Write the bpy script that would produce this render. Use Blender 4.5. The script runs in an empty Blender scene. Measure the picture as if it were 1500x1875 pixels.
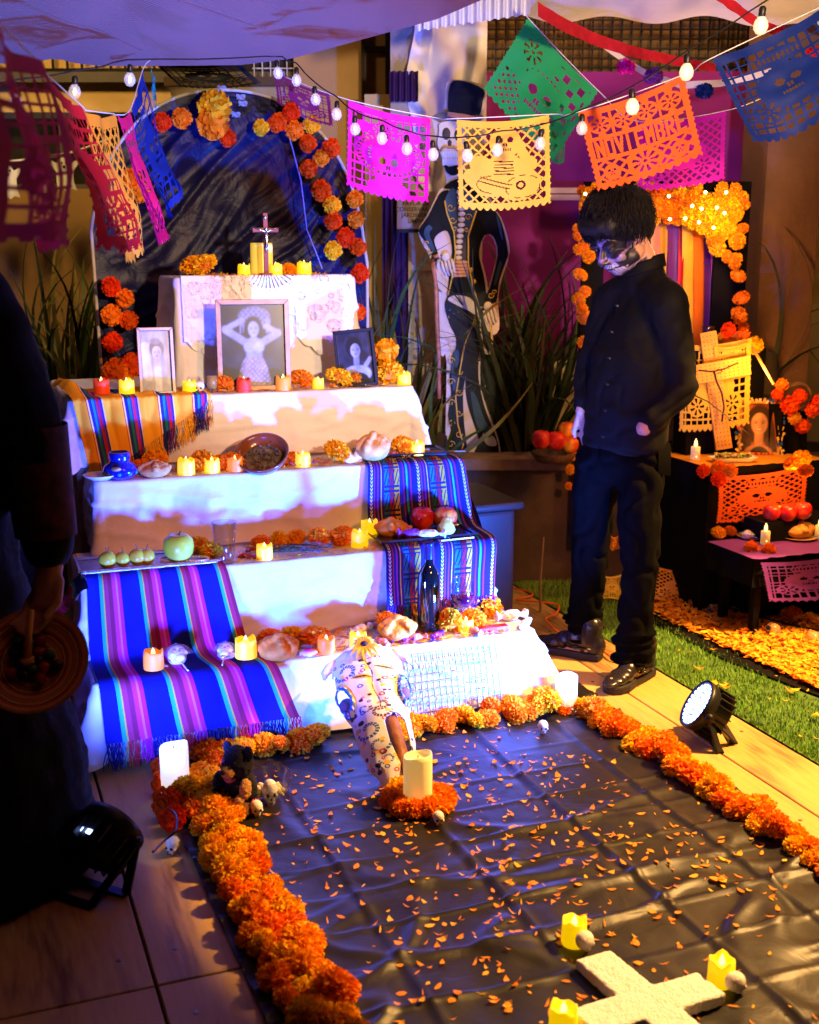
import bpy, bmesh, math, random
import numpy as np
from mathutils import Vector, Matrix, Euler, noise
random.seed(7); np.random.seed(7)
SC = bpy.context.scene
COL = SC.collection
R = math.radians

# ------------------------------------------------------------------ camera
FPX, CX, CY, CAMH = 2187.0, 750.0, 937.5, 1.5
PITCH = math.atan(487 / 2187)
cam = bpy.data.cameras.new('camera'); cam_o = bpy.data.objects.new('camera', cam); COL.objects.link(cam_o)
cam_o.location = (0, 0, CAMH); cam_o.rotation_euler = (math.pi / 2 - PITCH, 0, 0)
cam.sensor_fit = 'HORIZONTAL'; cam.sensor_width = 24; cam.lens = FPX / 1500 * 24
cam.clip_end = 200; cam.clip_start = .05
cam.dof.use_dof = True; cam.dof.focus_distance = 3.75; cam.dof.aperture_fstop = 3.2
SC.camera = cam_o
# ------------------------------------------------------------------ world, exposure
W = bpy.data.worlds.new('World'); SC.world = W; W.use_nodes = True
bg = W.node_tree.nodes['Background']; bg.inputs[0].default_value = (.16, .08, .22, 1); bg.inputs[1].default_value = .009
SC.view_settings.view_transform = 'Standard'; SC.view_settings.look = 'None'
SC.view_settings.exposure = 0; SC.view_settings.gamma = 1; SC.view_settings.use_curve_mapping = False
SC.cycles.use_denoising = True
SC.cycles.max_bounces = 8; SC.cycles.transparent_max_bounces = 12
SC.cycles.sample_clamp_indirect = 4
# ------------------------------------------------------------------ lamps of the place and added fills
def lamp(name, kind, loc, energy, color, target=None, size=.1, angle=60, blend=.3):
    l = bpy.data.lights.new(name, kind); o = bpy.data.objects.new(name, l); COL.objects.link(o)
    o.location = loc; l.energy = energy; l.color = color
    if kind in ('SPOT', 'POINT'): l.shadow_soft_size = size
    if kind == 'SPOT': l.spot_size = R(angle); l.spot_blend = blend
    if kind == 'AREA': l.size = size
    if target is not None:
        o.rotation_euler = (Vector(target) - Vector(loc)).to_track_quat('-Z', 'Y').to_euler()
    return o
WARM = (1.0, .50, .16)
_a = R(21); _U = lambda u, d, z: (u*math.cos(_a) - d*math.sin(_a), u*math.sin(_a) + d*math.cos(_a), z)   # yard axes
lamp('floor_spot_beam', 'SPOT', (.80, 3.36, .21), 1350, (.016, .13, 1.0), (-.72, 4.22, .98), .05, 104, 1.0)
lamp('floor_spot_beam', 'SPOT', (-.73, 2.80, .24), 280, (.05, .10, 1.0), (-.50, 4.2, .90), .05, 112, .8)
lamp('yard_floodlight', 'SPOT', _U(3.6, 2.6, 2.8), 1900, (1, .52, .15), _U(2.3, 2.6, 0), .06, 48, .05)
lamp('turf_fill', 'SPOT', (3.0, 3.0, 2.8), 150, (1, .48, .13), (1.5, 4.3, .1), .08, 52, .5)  # added fill that brightens the turf and petal carpet
lamp('altar_fill', 'SPOT', (1.9, .9, 2.5), 420, (1, .29, .045), (.12, 4.2, .85), .10, 38, .5)  # added warm share of the floodlight for the upper steps
lamp('banner_fill', 'SPOT', (1.2, .8, 1.95), 640, (1, .74, .50), (-.05, 4.3, 2.52), .08, 58, .3)  # added front fill that brightens the hanging papers
lamp('wall_fill', 'SPOT', (-1.7, 5.25, 3.3), 115, (1, .60, .20), (-1.7, 6.4, 1.6), .15, 130, .8)  # added fill, set behind the arch so it reaches only the wall
lamp('wall_fill', 'SPOT', (1.0, 5.3, 3.3), 95, (1, .56, .24), (.9, 6.3, 1.0), .15, 130, .8)  # second added fill, over the purple backdrop
lamp('altar_glow', 'POINT', (1.42, 4.84, 1.02), 9, (1, .40, .08), None, .05)
lamp('altar_glow', 'POINT', (1.55, 4.60, .60), 6, (1, .40, .08), None, .04)
lamp('altar_glow', 'POINT', (1.25, 4.93, 1.60), 9, (1, .46, .10), None, .05)

# ------------------------------------------------------------------ measuring helpers (photograph grid of 1500 x 1875)
_s, _c = math.sin(PITCH), math.cos(PITCH)
def ray(x, y):
    a = (x - CX) / FPX; b = (CY - y) / FPX
    return Vector((a, _c + b * _s, -_s + b * _c))
EYE = Vector((0, 0, CAMH))
def P(x, y, z=0.0):
    r = ray(x, y); return EYE + r * ((z - CAMH) / r.z)
def PY(x, y, Y):
    r = ray(x, y); return EYE + r * (Y / r.y)
AL = R(21)
UU = Vector((math.cos(AL), math.sin(AL), 0)); DD = Vector((-math.sin(AL), math.cos(AL), 0))
def A(u, d, z): return UU * u + DD * d + Vector((0, 0, z))
def PD(x, y, d):
    r = ray(x, y); return EYE + r * ((d - EYE.dot(DD)) / r.dot(DD))
def ud(p): return (p.dot(UU), p.dot(DD))

# ------------------------------------------------------------------ mesh helpers
class MB:
    def __init__(s): s.v = []; s.f = []; s.m = []; s.uv = []; s.hasuv = False
    def add(s, vs, fs, mi=0, uvs=None):
        o = len(s.v); s.v.extend([tuple(v) for v in vs])
        for k, f in enumerate(fs):
            s.f.append(tuple(i + o for i in f)); s.m.append(mi)
            if uvs is not None: s.uv.append([uvs[i] for i in f]); s.hasuv = True
            else: s.uv.append([(0, 0)] * len(f))
        return s
    def box(s, c, size, rot=None, mi=0):
        x, y, z = size[0] / 2, size[1] / 2, size[2] / 2
        vs = [Vector(p) for p in ((-x,-y,-z),(x,-y,-z),(x,y,-z),(-x,y,-z),(-x,-y,z),(x,-y,z),(x,y,z),(-x,y,z))]
        M = rot if isinstance(rot, Matrix) else rot.to_matrix() if isinstance(rot, Euler) else Matrix.Rotation(rot or 0, 3, 'Z')
        vs = [M @ v + Vector(c) for v in vs]
        return s.add(vs, [(0,3,2,1),(4,5,6,7),(0,1,5,4),(1,2,6,5),(2,3,7,6),(3,0,4,7)], mi)
    def lathe(s, prof, n=16, c=(0, 0, 0), mi=0, M=None, wob=0, cap=True):
        vs = []; fs = []; c = Vector(c)
        for k, (r, z) in enumerate(prof):
            for i in range(n):
                a = 2 * math.pi * i / n; rr = r * (1 + wob * math.sin(3 * a + k))
                v = Vector((rr * math.cos(a), rr * math.sin(a), z))
                vs.append((M @ v if M else v) + c)
        for k in range(len(prof) - 1):
            for i in range(n):
                j = (i + 1) % n
                fs.append((k*n+i, k*n+j, (k+1)*n+j, (k+1)*n+i))
        if cap:
            fs.append(tuple(reversed(range(n)))); fs.append(tuple((len(prof)-1)*n + i for i in range(n)))
        return s.add(vs, fs, mi)
    def ball(s, c, r, nu=12, nv=8, mi=0, M=None):
        if not hasattr(r, '__len__'): r = (r, r, r)
        vs = []; fs = []; c = Vector(c)
        for k in range(1, nv):
            t = math.pi * k / nv
            for i in range(nu):
                a = 2 * math.pi * i / nu
                v = Vector((r[0]*math.sin(t)*math.cos(a), r[1]*math.sin(t)*math.sin(a), r[2]*math.cos(t)))
                vs.append((M @ v if M else v) + c)
        t0 = Vector((0, 0, r[2])); b0 = Vector((0, 0, -r[2]))
        vs += [(M @ t0 if M else t0) + c, (M @ b0 if M else b0) + c]
        T = len(vs) - 2; B = T + 1
        for k in range(nv - 2):
            for i in range(nu):
                j = (i + 1) % nu; fs.append((k*nu+i, (k+1)*nu+i, (k+1)*nu+j, k*nu+j))
        for i in range(nu):
            j = (i + 1) % nu; fs.append((T, i, j)); fs.append((B, (nv-2)*nu+j, (nv-2)*nu+i))
        return s.add(vs, fs, mi)
    def tube(s, pts, r, n=6, mi=0, cap=True):
        pts = [Vector(p) for p in pts]; vs = []; fs = []
        if not hasattr(r, '__len__'): r = [r] * len(pts)
        up = Vector((0, 0, 1))
        for k, p in enumerate(pts):
            t = (pts[min(k+1, len(pts)-1)] - pts[max(k-1, 0)])
            if t.length < 1e-9: t = Vector((0, 0, 1))
            t.normalize()
            a = t.cross(up if abs(t.z) < .95 else Vector((1, 0, 0))).normalized(); b = a.cross(t)
            for i in range(n):
                w = 2 * math.pi * i / n; vs.append(p + (a * math.cos(w) + b * math.sin(w)) * r[k])
        for k in range(len(pts) - 1):
            for i in range(n):
                j = (i + 1) % n; fs.append((k*n+i, k*n+j, (k+1)*n+j, (k+1)*n+i))
        if cap:
            fs.append(tuple(reversed(range(n)))); fs.append(tuple((len(pts)-1)*n + i for i in range(n)))
        return s.add(vs, fs, mi)
    def grid(s, fn, nu, nv, mi=0, close=False):
        vs = []; uvs = []; fs = []
        for j in range(nv + 1):
            for i in range(nu + 1):
                vs.append(fn(i / nu, j / nv)); uvs.append((i / nu, j / nv))
        for j in range(nv):
            for i in range(nu):
                a = j * (nu + 1) + i; fs.append((a, a + 1, a + nu + 2, a + nu + 1))
        return s.add(vs, fs, mi, uvs)
    def prism(s, poly, h0, h1, M=None, c=(0,0,0), mi=0):
        n = len(poly); c = Vector(c)
        vs = [Vector((p[0], p[1], h0)) for p in poly] + [Vector((p[0], p[1], h1)) for p in poly]
        vs = [(M @ v if M else v) + c for v in vs]
        fs = [tuple(reversed(range(n))), tuple(range(n, 2*n))] + [(i, (i+1) % n, n+(i+1) % n, n+i) for i in range(n)]
        return s.add(vs, fs, mi)
    def mesh(s, name, mats, smooth=False):
        me = bpy.data.meshes.new(name); me.from_pydata(s.v, [], s.f)
        for m in (mats if isinstance(mats, (list, tuple)) else [mats]): me.materials.append(m)
        if any(s.m): me.polygons.foreach_set('material_index', s.m)
        if s.hasuv:
            l = me.uv_layers.new(name='UVMap'); l.data.foreach_set('uv', [c for f in s.uv for p in f for c in p])
        if smooth: me.polygons.foreach_set('use_smooth', [True] * len(s.f))
        me.update(); return me
def link(name, me, parent=None):
    o = bpy.data.objects.new(name, me); COL.objects.link(o)
    if parent is not None: o.parent = parent
    return o
def obj(name, mb, mats, parent=None, smooth=False): return link(name, mb.mesh(name, mats, smooth), parent)
def tag(o, label, cat, group=None):
    o['label'] = label; o['category'] = cat
    if group: o['group'] = group
    return o
def thing(name, label, cat, loc=(0, 0, 0), rz=0, group=None):
    o = bpy.data.objects.new(name, None); COL.objects.link(o); o.location = loc; o.rotation_euler = (0, 0, rz)
    o.empty_display_size = .02
    return tag(o, label, cat, group)
def struct(o): o['kind'] = 'structure'; return o
def stuff(o): o['kind'] = 'stuff'; return o
def dup(root, loc, rz=0, label=None, group=None, scale=None, rot=None):
    r = root.copy(); COL.objects.link(r); r.location = loc
    r.rotation_euler = rot if rot is not None else (0, 0, rz)
    if scale is not None: r.scale = scale if hasattr(scale, '__len__') else (scale,) * 3
    if label: r['label'] = label
    if group: r['group'] = group
    for ch in list(root.children):
        c = ch.copy(); COL.objects.link(c); c.parent = r
        for g in list(ch.children):
            d = g.copy(); COL.objects.link(d); d.parent = c
    return r
class Maker:
    """first call gives the prototype, later calls give copies of it"""
    def __init__(s, build): s.build = build; s.first = None
    def __call__(s, loc, label, rz=0, group=None, scale=1, rot=None):
        if s.first is None:
            s.first = s.build(); o = s.first
            o.location = loc; o.rotation_euler = rot if rot is not None else (0, 0, rz)
            o.scale = scale if hasattr(scale, '__len__') else (scale,) * 3
            o['label'] = label
            if group: o['group'] = group
            return o
        o = dup(s.first, loc, rz, label, group, scale, rot)
        if not group and 'group' in o: del o['group']
        return o
def remesh_obj(name, mb, voxel, mat, parent=None, smooth_it=4, noise_amp=0, noise_scale=8, fold=0):
    me0 = mb.mesh('tmp', mat); o = link('tmp', me0)
    m = o.modifiers.new('r', 'REMESH'); m.mode = 'VOXEL'; m.voxel_size = voxel
    if smooth_it:
        k = o.modifiers.new('s', 'SMOOTH'); k.iterations = smooth_it; k.factor = .5
    dg = bpy.context.evaluated_depsgraph_get(); dg.update()
    me = bpy.data.meshes.new_from_object(o.evaluated_get(dg)); me.name = name
    bpy.data.objects.remove(o); bpy.data.meshes.remove(me0)
    if noise_amp:
        ns = np.empty(len(me.vertices) * 3); me.vertices.foreach_get('co', ns)
        nn = np.empty(len(me.vertices) * 3); me.vertices.foreach_get('normal', nn)
        ns = ns.reshape(-1, 3); nn = nn.reshape(-1, 3)
        for i in range(len(ns)):
            p = Vector(ns[i]); a = noise.noise(p * noise_scale) + .5 * noise.noise(p * noise_scale * 2.3)
            ns[i] += nn[i] * (a * noise_amp - (fold * math.exp(-(noise.noise(Vector((p.x*7 + p.z*3, p.y*7, p.z*9 - p.x*4)))/.12)**2) if fold else 0))
        me.vertices.foreach_set('co', ns.ravel())
    me.materials.clear(); me.materials.append(mat)
    me.polygons.foreach_set('use_smooth', [True] * len(me.polygons)); me.update()
    return link(name, me, parent)
def capsule(mb, p0, r0, p1, r1, k=None):
    p0 = Vector(p0); p1 = Vector(p1); L = (p1 - p0).length
    k = k or max(3, int(L / (min(r0, r1) * .22)) + 1)
    for i in range(k + 1):
        t = i / k; mb.ball(p0.lerp(p1, t), r0 + (r1 - r0) * t, 12, 8)
def fbm(p, sc=1.0): return noise.noise(Vector(p) * sc) + .5 * noise.noise(Vector(p) * sc * 2.1)

# ------------------------------------------------------------------ materials
def _nt(name):
    m = bpy.data.materials.new(name); m.use_nodes = True
    nt = m.node_tree; b = nt.nodes['Principled BSDF']; return m, nt, b
def mat(name, col, rough=.6, metal=0, var=.12, scale=12, bump=0, bscale=60, emit=None, estr=0, trans=0, hue=0, coat=0, spec=.3, alpha=1, sheen=0, sss=0, backlit=0):
    m, nt, b = _nt(name); N = nt.nodes; L = nt.links
    b.inputs['Roughness'].default_value = rough; b.inputs['Metallic'].default_value = metal
    b.inputs['Specular IOR Level'].default_value = spec
    b.inputs['Coat Weight'].default_value = coat
    tc = N.new('ShaderNodeTexCoord')
    nz = N.new('ShaderNodeTexNoise'); nz.inputs['Scale'].default_value = scale; nz.inputs['Detail'].default_value = 5
    L.new(tc.outputs['Object'], nz.inputs['Vector'])
    mr = N.new('ShaderNodeMapRange'); mr.inputs[1].default_value = .3; mr.inputs[2].default_value = .7
    mr.inputs[3].default_value = 1 - var; mr.inputs[4].default_value = 1 + var
    L.new(nz.outputs['Fac'], mr.inputs[0])
    hs = N.new('ShaderNodeHueSaturation'); hs.inputs['Color'].default_value = (*col, 1)
    L.new(mr.outputs[0], hs.inputs['Value'])
    if hue:
        oi = N.new('ShaderNodeObjectInfo'); hr = N.new('ShaderNodeMapRange')
        hr.inputs[3].default_value = .5 - hue; hr.inputs[4].default_value = .5 + hue
        L.new(oi.outputs['Random'], hr.inputs[0]); L.new(hr.outputs[0], hs.inputs['Hue'])
    L.new(hs.outputs[0], b.inputs['Base Color'])
    if bump:
        n2 = N.new('ShaderNodeTexNoise'); n2.inputs['Scale'].default_value = bscale; n2.inputs['Detail'].default_value = 4
        L.new(tc.outputs['Object'], n2.inputs['Vector'])
        bp = N.new('ShaderNodeBump'); bp.inputs['Strength'].default_value = bump; bp.inputs['Distance'].default_value = .01
        L.new(n2.outputs['Fac'], bp.inputs['Height']); L.new(bp.outputs[0], b.inputs['Normal'])
    if emit: b.inputs['Emission Color'].default_value = (*emit, 1); b.inputs['Emission Strength'].default_value = estr
    if trans: b.inputs['Transmission Weight'].default_value = trans; b.inputs['IOR'].default_value = 1.45
    if sss: b.inputs['Subsurface Weight'].default_value = sss; b.inputs['Subsurface Scale'].default_value = .01
    if sheen: b.inputs['Sheen Weight'].default_value = sheen
    if alpha < 1: b.inputs['Alpha'].default_value = alpha
    if backlit:
        out = N['Material Output']; tr = N.new('ShaderNodeBsdfTranslucent'); L.new(hs.outputs[0], tr.inputs[0])
        mx = N.new('ShaderNodeMixShader'); mx.inputs[0].default_value = backlit
        L.new(b.outputs[0], mx.inputs[1]); L.new(tr.outputs[0], mx.inputs[2]); L.new(mx.outputs[0], out.inputs[0])
    return m
def stripe_mat(name, bands, repeat=1, axis=0, rough=.85, zig=0):
    """woven stripes along one UV axis: bands = [(width, colour), ...]"""
    m, nt, b = _nt(name); N = nt.nodes; L = nt.links
    b.inputs['Roughness'].default_value = rough; b.inputs['Specular IOR Level'].default_value = .2
    uv = N.new('ShaderNodeUVMap'); sp = N.new('ShaderNodeSeparateXYZ'); L.new(uv.outputs[0], sp.inputs[0])
    mu = N.new('ShaderNodeMath'); mu.operation = 'MULTIPLY'; mu.inputs[1].default_value = repeat
    L.new(sp.outputs[axis], mu.inputs[0])
    src = mu
    fr = N.new('ShaderNodeMath'); fr.operation = 'FRACT'; L.new(src.outputs[0], fr.inputs[0])
    tot = sum(w for w, c in bands)
    n_lim = 30; cr = N.new('ShaderNodeValToRGB'); cr.color_ramp.interpolation = 'CONSTANT'
    el = cr.color_ramp.elements; x = 0
    for k, (w, c) in enumerate(bands[:n_lim]):
        e = el[0] if k == 0 else (el[1] if k == 1 else el.new(x / tot))
        e.position = x / tot; e.color = (*c, 1); x += w
    L.new(fr.outputs[0], cr.inputs[0])
    wv = N.new('ShaderNodeTexNoise'); wv.inputs['Scale'].default_value = 220
    L.new(uv.outputs[0], wv.inputs['Vector'])
    hs = N.new('ShaderNodeHueSaturation'); mr = N.new('ShaderNodeMapRange'); mr.inputs[3].default_value = .75; mr.inputs[4].default_value = 1.25
    L.new(wv.outputs['Fac'], mr.inputs[0]); L.new(mr.outputs[0], hs.inputs['Value']); L.new(cr.outputs[0], hs.inputs['Color'])
    L.new(hs.outputs[0], b.inputs['Base Color'])
    bp = N.new('ShaderNodeBump'); bp.inputs['Strength'].default_value = .3; bp.inputs['Distance'].default_value = .003
    L.new(wv.outputs['Fac'], bp.inputs['Height']); L.new(bp.outputs[0], b.inputs['Normal'])
    return m, cr, fr, sp, hs, nt, b
# ================================================================== THE SETTING
M_dark = mat('dark_soil', (.03, .022, .015), .95, var=.3, bump=.4)
M_ply, _nt0, _b0 = _nt('plywood')
def ply_nodes():
    N = _nt0.nodes; L = _nt0.links; b = _b0
    tc = N.new('ShaderNodeTexCoord'); mp = N.new('ShaderNodeMapping'); mp.inputs['Scale'].default_value = (1.6, .38, 1)
    oi = N.new('ShaderNodeObjectInfo'); ad = N.new('ShaderNodeVectorMath'); ad.operation = 'ADD'
    mu = N.new('ShaderNodeMath'); mu.operation = 'MULTIPLY'; mu.inputs[1].default_value = 40
    L.new(oi.outputs['Random'], mu.inputs[0]); L.new(tc.outputs['Object'], mp.inputs[0])
    L.new(mp.outputs[0], ad.inputs[0]); L.new(mu.outputs[0], ad.inputs[1])
    nz = N.new('ShaderNodeTexNoise'); nz.inputs['Scale'].default_value = 1.7; nz.inputs['Detail'].default_value = 3; nz.inputs['Distortion'].default_value = .5
    L.new(ad.outputs[0], nz.inputs['Vector'])
    m2 = N.new('ShaderNodeMath'); m2.operation = 'MULTIPLY'; m2.inputs[1].default_value = 16
    sn = N.new('ShaderNodeMath'); sn.operation = 'SINE'
    L.new(nz.outputs['Fac'], m2.inputs[0]); L.new(m2.outputs[0], sn.inputs[0])
    fine = N.new('ShaderNodeTexNoise'); fine.inputs['Scale'].default_value = 26; fine.inputs['Detail'].default_value = 6
    mp2 = N.new('ShaderNodeMapping'); mp2.inputs['Scale'].default_value = (3, .35, 1); L.new(tc.outputs['Object'], mp2.inputs[0]); L.new(mp2.outputs[0], fine.inputs['Vector'])
    ad2 = N.new('ShaderNodeMath'); ad2.operation = 'MULTIPLY_ADD'; ad2.inputs[1].default_value = .35
    L.new(sn.outputs[0], ad2.inputs[0]); L.new(fine.outputs['Fac'], ad2.inputs[2])
    cr = N.new('ShaderNodeValToRGB'); e = cr.color_ramp.elements
    e[0].position = .1; e[0].color = (.17, .080, .022, 1); e[1].position = .8; e[1].color = (.56, .34, .085, 1)
    k = e.new(.45); k.color = (.44, .26, .065, 1)
    L.new(ad2.outputs[0], cr.inputs[0]); L.new(cr.outputs[0], b.inputs['Base Color'])
    b.inputs['Roughness'].default_value = .6
    bp = N.new('ShaderNodeBump'); bp.inputs['Strength'].default_value = .25; bp.inputs['Distance'].default_value = .004
    L.new(ad2.outputs[0], bp.inputs['Height']); L.new(bp.outputs[0], b.inputs['Normal'])
ply_nodes()
mb = MB(); mb.grid(lambda u, v: Vector((-30 + 60*u, -10 + 60*v, -.05 + .01*noise.noise(Vector((u*40, v*40, 0))))), 40, 40)
struct(obj('ground', mb, M_dark))
floor = struct(bpy.data.objects.new('floor', None)); COL.objects.link(floor)
rows = [(-.3, 2.25), (2.25, 4.72)]; cols = [(-2.16, -.93), (-.93, .30), (.30, 1.52), (1.52, 2.09), (2.09, 2.31)]
M_nail = mat('steel_screw', (.2, .18, .16), .4, 1)
for (u0, u1) in cols:
    for (d0, d1) in rows:
        g = .0035; mb = MB(); c = A((u0+u1)/2, (d0+d1)/2, 0)
        mb.box((0, 0, 0), (u1-u0-2*g, d1-d0-2*g, .02)); 
        o = obj('plywood_sheet', mb, M_ply, floor); o.location = c + Vector((0, 0, -.010 + random.uniform(-.001, .001))); o.rotation_euler = (0, 0, AL)
        bv = o.modifiers.new('b', 'BEVEL'); bv.width = .002; bv.segments = 1
        k = MB()
        for uu in (u0 + .06, u1 - .06):
            for q in range(5):
                dd = d0 + .12 + q * (d1 - d0 - .24) / 4
                k.lathe([(.006, 0), (.006, .0012), (.002, .0016)], 8, Vector(((uu - (u0+u1)/2), dd - (d0+d1)/2, .0101)))
        obj('screw_head', k, M_nail, o)
# artificial turf: a mat with blades
M_turf = mat('turf_mat', (.06, .13, .02), .95, var=.35, scale=30)
M_blade = mat('turf_blade', (.17, .36, .04), .7, var=.35, scale=9, hue=.0)
mb = MB(); pts = [(2.316, .8), (5.6, .8), (5.6, 4.72), (2.316, 4.72)]
mb.grid(lambda u, v: A(2.316 + 3.3*u, .8 + 3.95*v, -.001 + .004*noise.noise(Vector((u*12, v*12, 3)))), 24, 24)
tm = struct(obj('turf_ground', mb, M_turf))
rng = np.random.RandomState(3); mb = MB()
n = 60000
us = 2.316 + rng.rand(n) ** 1.25 * 2.2; ds = 1.9 + rng.rand(n) * 2.8
for u, d in zip(us, ds):
    if 2.62 < u < 3.6 and 2.6 < d < 4.3 and rng.rand() < .85: continue
    p = A(u, d, 0); a = rng.rand() * 6.283; h = .011 + .010 * rng.rand(); w = .0022; t = Vector((math.cos(a), math.sin(a), 0)); q = Vector((-t.y, t.x, 0)) * rng.uniform(-.012, .012)
    o = len(mb.v); mb.v += [tuple(p - t*w), tuple(p + t*w), tuple(p + q + Vector((0, 0, h)))]; mb.f.append((o, o+1, o+2)); mb.m.append(0); mb.uv.append([(0, 0)]*3)
stuff(obj('grass', mb, M_blade))

# building behind: wall, railing, windows
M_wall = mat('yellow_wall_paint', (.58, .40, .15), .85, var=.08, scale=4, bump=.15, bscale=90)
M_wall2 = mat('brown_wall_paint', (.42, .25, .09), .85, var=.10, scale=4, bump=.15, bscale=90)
M_grey = mat('grey_sill', (.12, .11, .10), .8); M_glassd = mat('dark_glass', (.03, .025, .02), .15, var=.3)
M_iron = mat('dark_iron', (.015, .013, .012), .5, .6); M_white_bar = mat('white_bar', (.6, .56, .45), .5)
Yw = 6.4
def wy(x, y, Y=Yw): return PY(x, y, Y)
def panel(mb, x0, y0, x1, y1, Y, th, mi=0):
    a = PY(x0, y1, Y); b = PY(x1, y0, Y); xm = PY(x1, y1, Y)
    mb.box(((a.x + xm.x)/2, Y + th/2, (a.z + b.z)/2), (xm.x - a.x, th, b.z - a.z), None, mi)
wall = struct(bpy.data.objects.new('house_wall', None)); COL.objects.link(wall)
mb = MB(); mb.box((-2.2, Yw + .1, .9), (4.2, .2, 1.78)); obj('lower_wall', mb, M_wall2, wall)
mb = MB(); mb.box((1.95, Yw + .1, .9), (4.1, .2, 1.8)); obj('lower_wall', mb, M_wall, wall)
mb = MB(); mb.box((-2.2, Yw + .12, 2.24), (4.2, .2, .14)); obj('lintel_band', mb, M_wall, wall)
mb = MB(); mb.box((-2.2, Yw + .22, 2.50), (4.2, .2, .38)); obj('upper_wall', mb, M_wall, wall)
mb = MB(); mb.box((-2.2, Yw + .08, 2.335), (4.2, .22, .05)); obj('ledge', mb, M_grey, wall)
mb = MB(); mb.box((1.95, Yw + .3, 2.4), (4.1, .2, 1.2)); obj('upper_wall', mb, mat('brown_upper_wall', (.30, .19, .08), .9), wall)  # upper wall in a darker brown
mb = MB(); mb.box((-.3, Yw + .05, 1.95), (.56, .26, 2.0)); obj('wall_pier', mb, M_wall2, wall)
# strip window on the left
w = tag(bpy.data.objects.new('window', None), 'long dark strip window in the wall behind the ghost garland', 'window'); COL.objects.link(w)
mb = MB(); mb.box((-2.3, Yw + .16, 1.98), (3.4, .04, .36)); obj('pane', mb, M_glassd, w)
mb = MB()
mb.box((-2.3, Yw + .10, 1.80), (3.42, .1, .03)); mb.box((-2.3, Yw + .10, 2.158), (3.42, .1, .03))
for x in (-3.2, -2.5, -1.8, -1.1): mb.box((x, Yw + .10, 1.98), (.03, .08, .33))
obj('frame', mb, M_grey, w)
# railing above it
rl = thing('railing', 'thin dark bars of a railing above the yellow wall at top left', 'railing', (-2.0, Yw + .02, 2.36))
mb = MB(); mb.box((0, 0, .32), (3.4, .02, .02)); mb.box((0, 0, .012), (3.4, .02, .02)); obj('rail', mb, M_iron, rl)
bar = MB(); bar.box((0, 0, .165), (.012, .012, .29)); bm_ = bar.mesh('bar', M_iron)
for i in range(46):
    o = link('bar', bm_, rl); o.location = (-1.65 + i*.0735, 0, 0)
# dark window with white grille in the middle
w = tag(bpy.data.objects.new('window', None), 'dark window with square grille left of the white draped column', 'window'); COL.objects.link(w)
mb = MB(); panel(mb, 300, 40, 655, 152, Yw - .02, .02); obj('pane', mb, M_glassd, w)
mb = MB(); panel(mb, 300, 140, 655, 156, Yw - .07, .05); panel(mb, 640, 40, 662, 140, Yw - .07, .05); obj('frame', mb, mat('brown_frame', (.06, .035, .02), .5), w)
for k in range(12):
    mb = MB(); panel(mb, 465 + k*15, 40, 466.5 + k*15, 140, Yw - .055, .01); obj('bar', mb, M_white_bar if k < 6 else M_iron, w)
for k in range(4):
    mb = MB(); panel(mb, 462, 55 + k*23, 640, 56.6 + k*23, Yw - .045, .008); obj('bar', mb, M_white_bar, w)
w = tag(bpy.data.objects.new('window', None), 'narrow brown shuttered window beside the draped column', 'window'); COL.objects.link(w)
mb = MB(); panel(mb, 668, 30, 712, 182, Yw - .1, .03); obj('pane', mb, mat('brown_shutter', (.22, .13, .05), .7), w)
mb = MB(); panel(mb, 662, 30, 668, 182, Yw - .14, .06); panel(mb, 706, 30, 718, 182, Yw - .14, .06); panel(mb, 668, 84, 706, 94, Yw - .13, .04); obj('frame', mb, M_iron, w)
# grille at upper right
w = tag(bpy.data.objects.new('window_grille', None), 'large black square mesh grille above the purple backdrop', 'window grille'); COL.objects.link(w)
mb = MB(); panel(mb, 880, -10, 1480, 170, Yw + .02, .02); obj('pane', mb, mat('brown_grille_backing', (.16, .09, .035), .8, var=.3, scale=3), w)  # plain brown sheet behind the grille bars
for k in range(34):
    mb = MB(); x = 888 + k*17.6; panel(mb, x, -10, x + 2.6, 165, Yw - .06, .012); obj('bar', mb, M_iron, w)
for k in range(10):
    mb = MB(); y = 0 + k*17.4; panel(mb, 880, y, 1480, y + 2.6, Yw - .075, .012); obj('bar', mb, M_iron, w)
# planter
M_planter = mat('dark_plastered_planter', (.075, .055, .04), .9, var=.3, scale=6, bump=.3)
pl = thing('planter', 'long low dark masonry planter the standing cutout and yuccas rise from', 'planter', (0, 0, 0))
mb = MB(); mb.box((.1, 5.36, .26), (6.2, .14, .56)); obj('front_wall', mb, M_planter, pl)
mb = MB(); mb.box((.1, 5.36, .545), (6.24, .2, .05)); obj('coping', mb, mat('brown_coping', (.20, .115, .06), .8, var=.3), pl)
mb = MB(); mb.grid(lambda u, v: Vector((-3 + 6.2*u, 5.33 + 1.06*v, .47 + .03*noise.noise(Vector((u*30, v*6, 1))))), 60, 10); obj('soil', mb, M_dark, pl)
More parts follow.
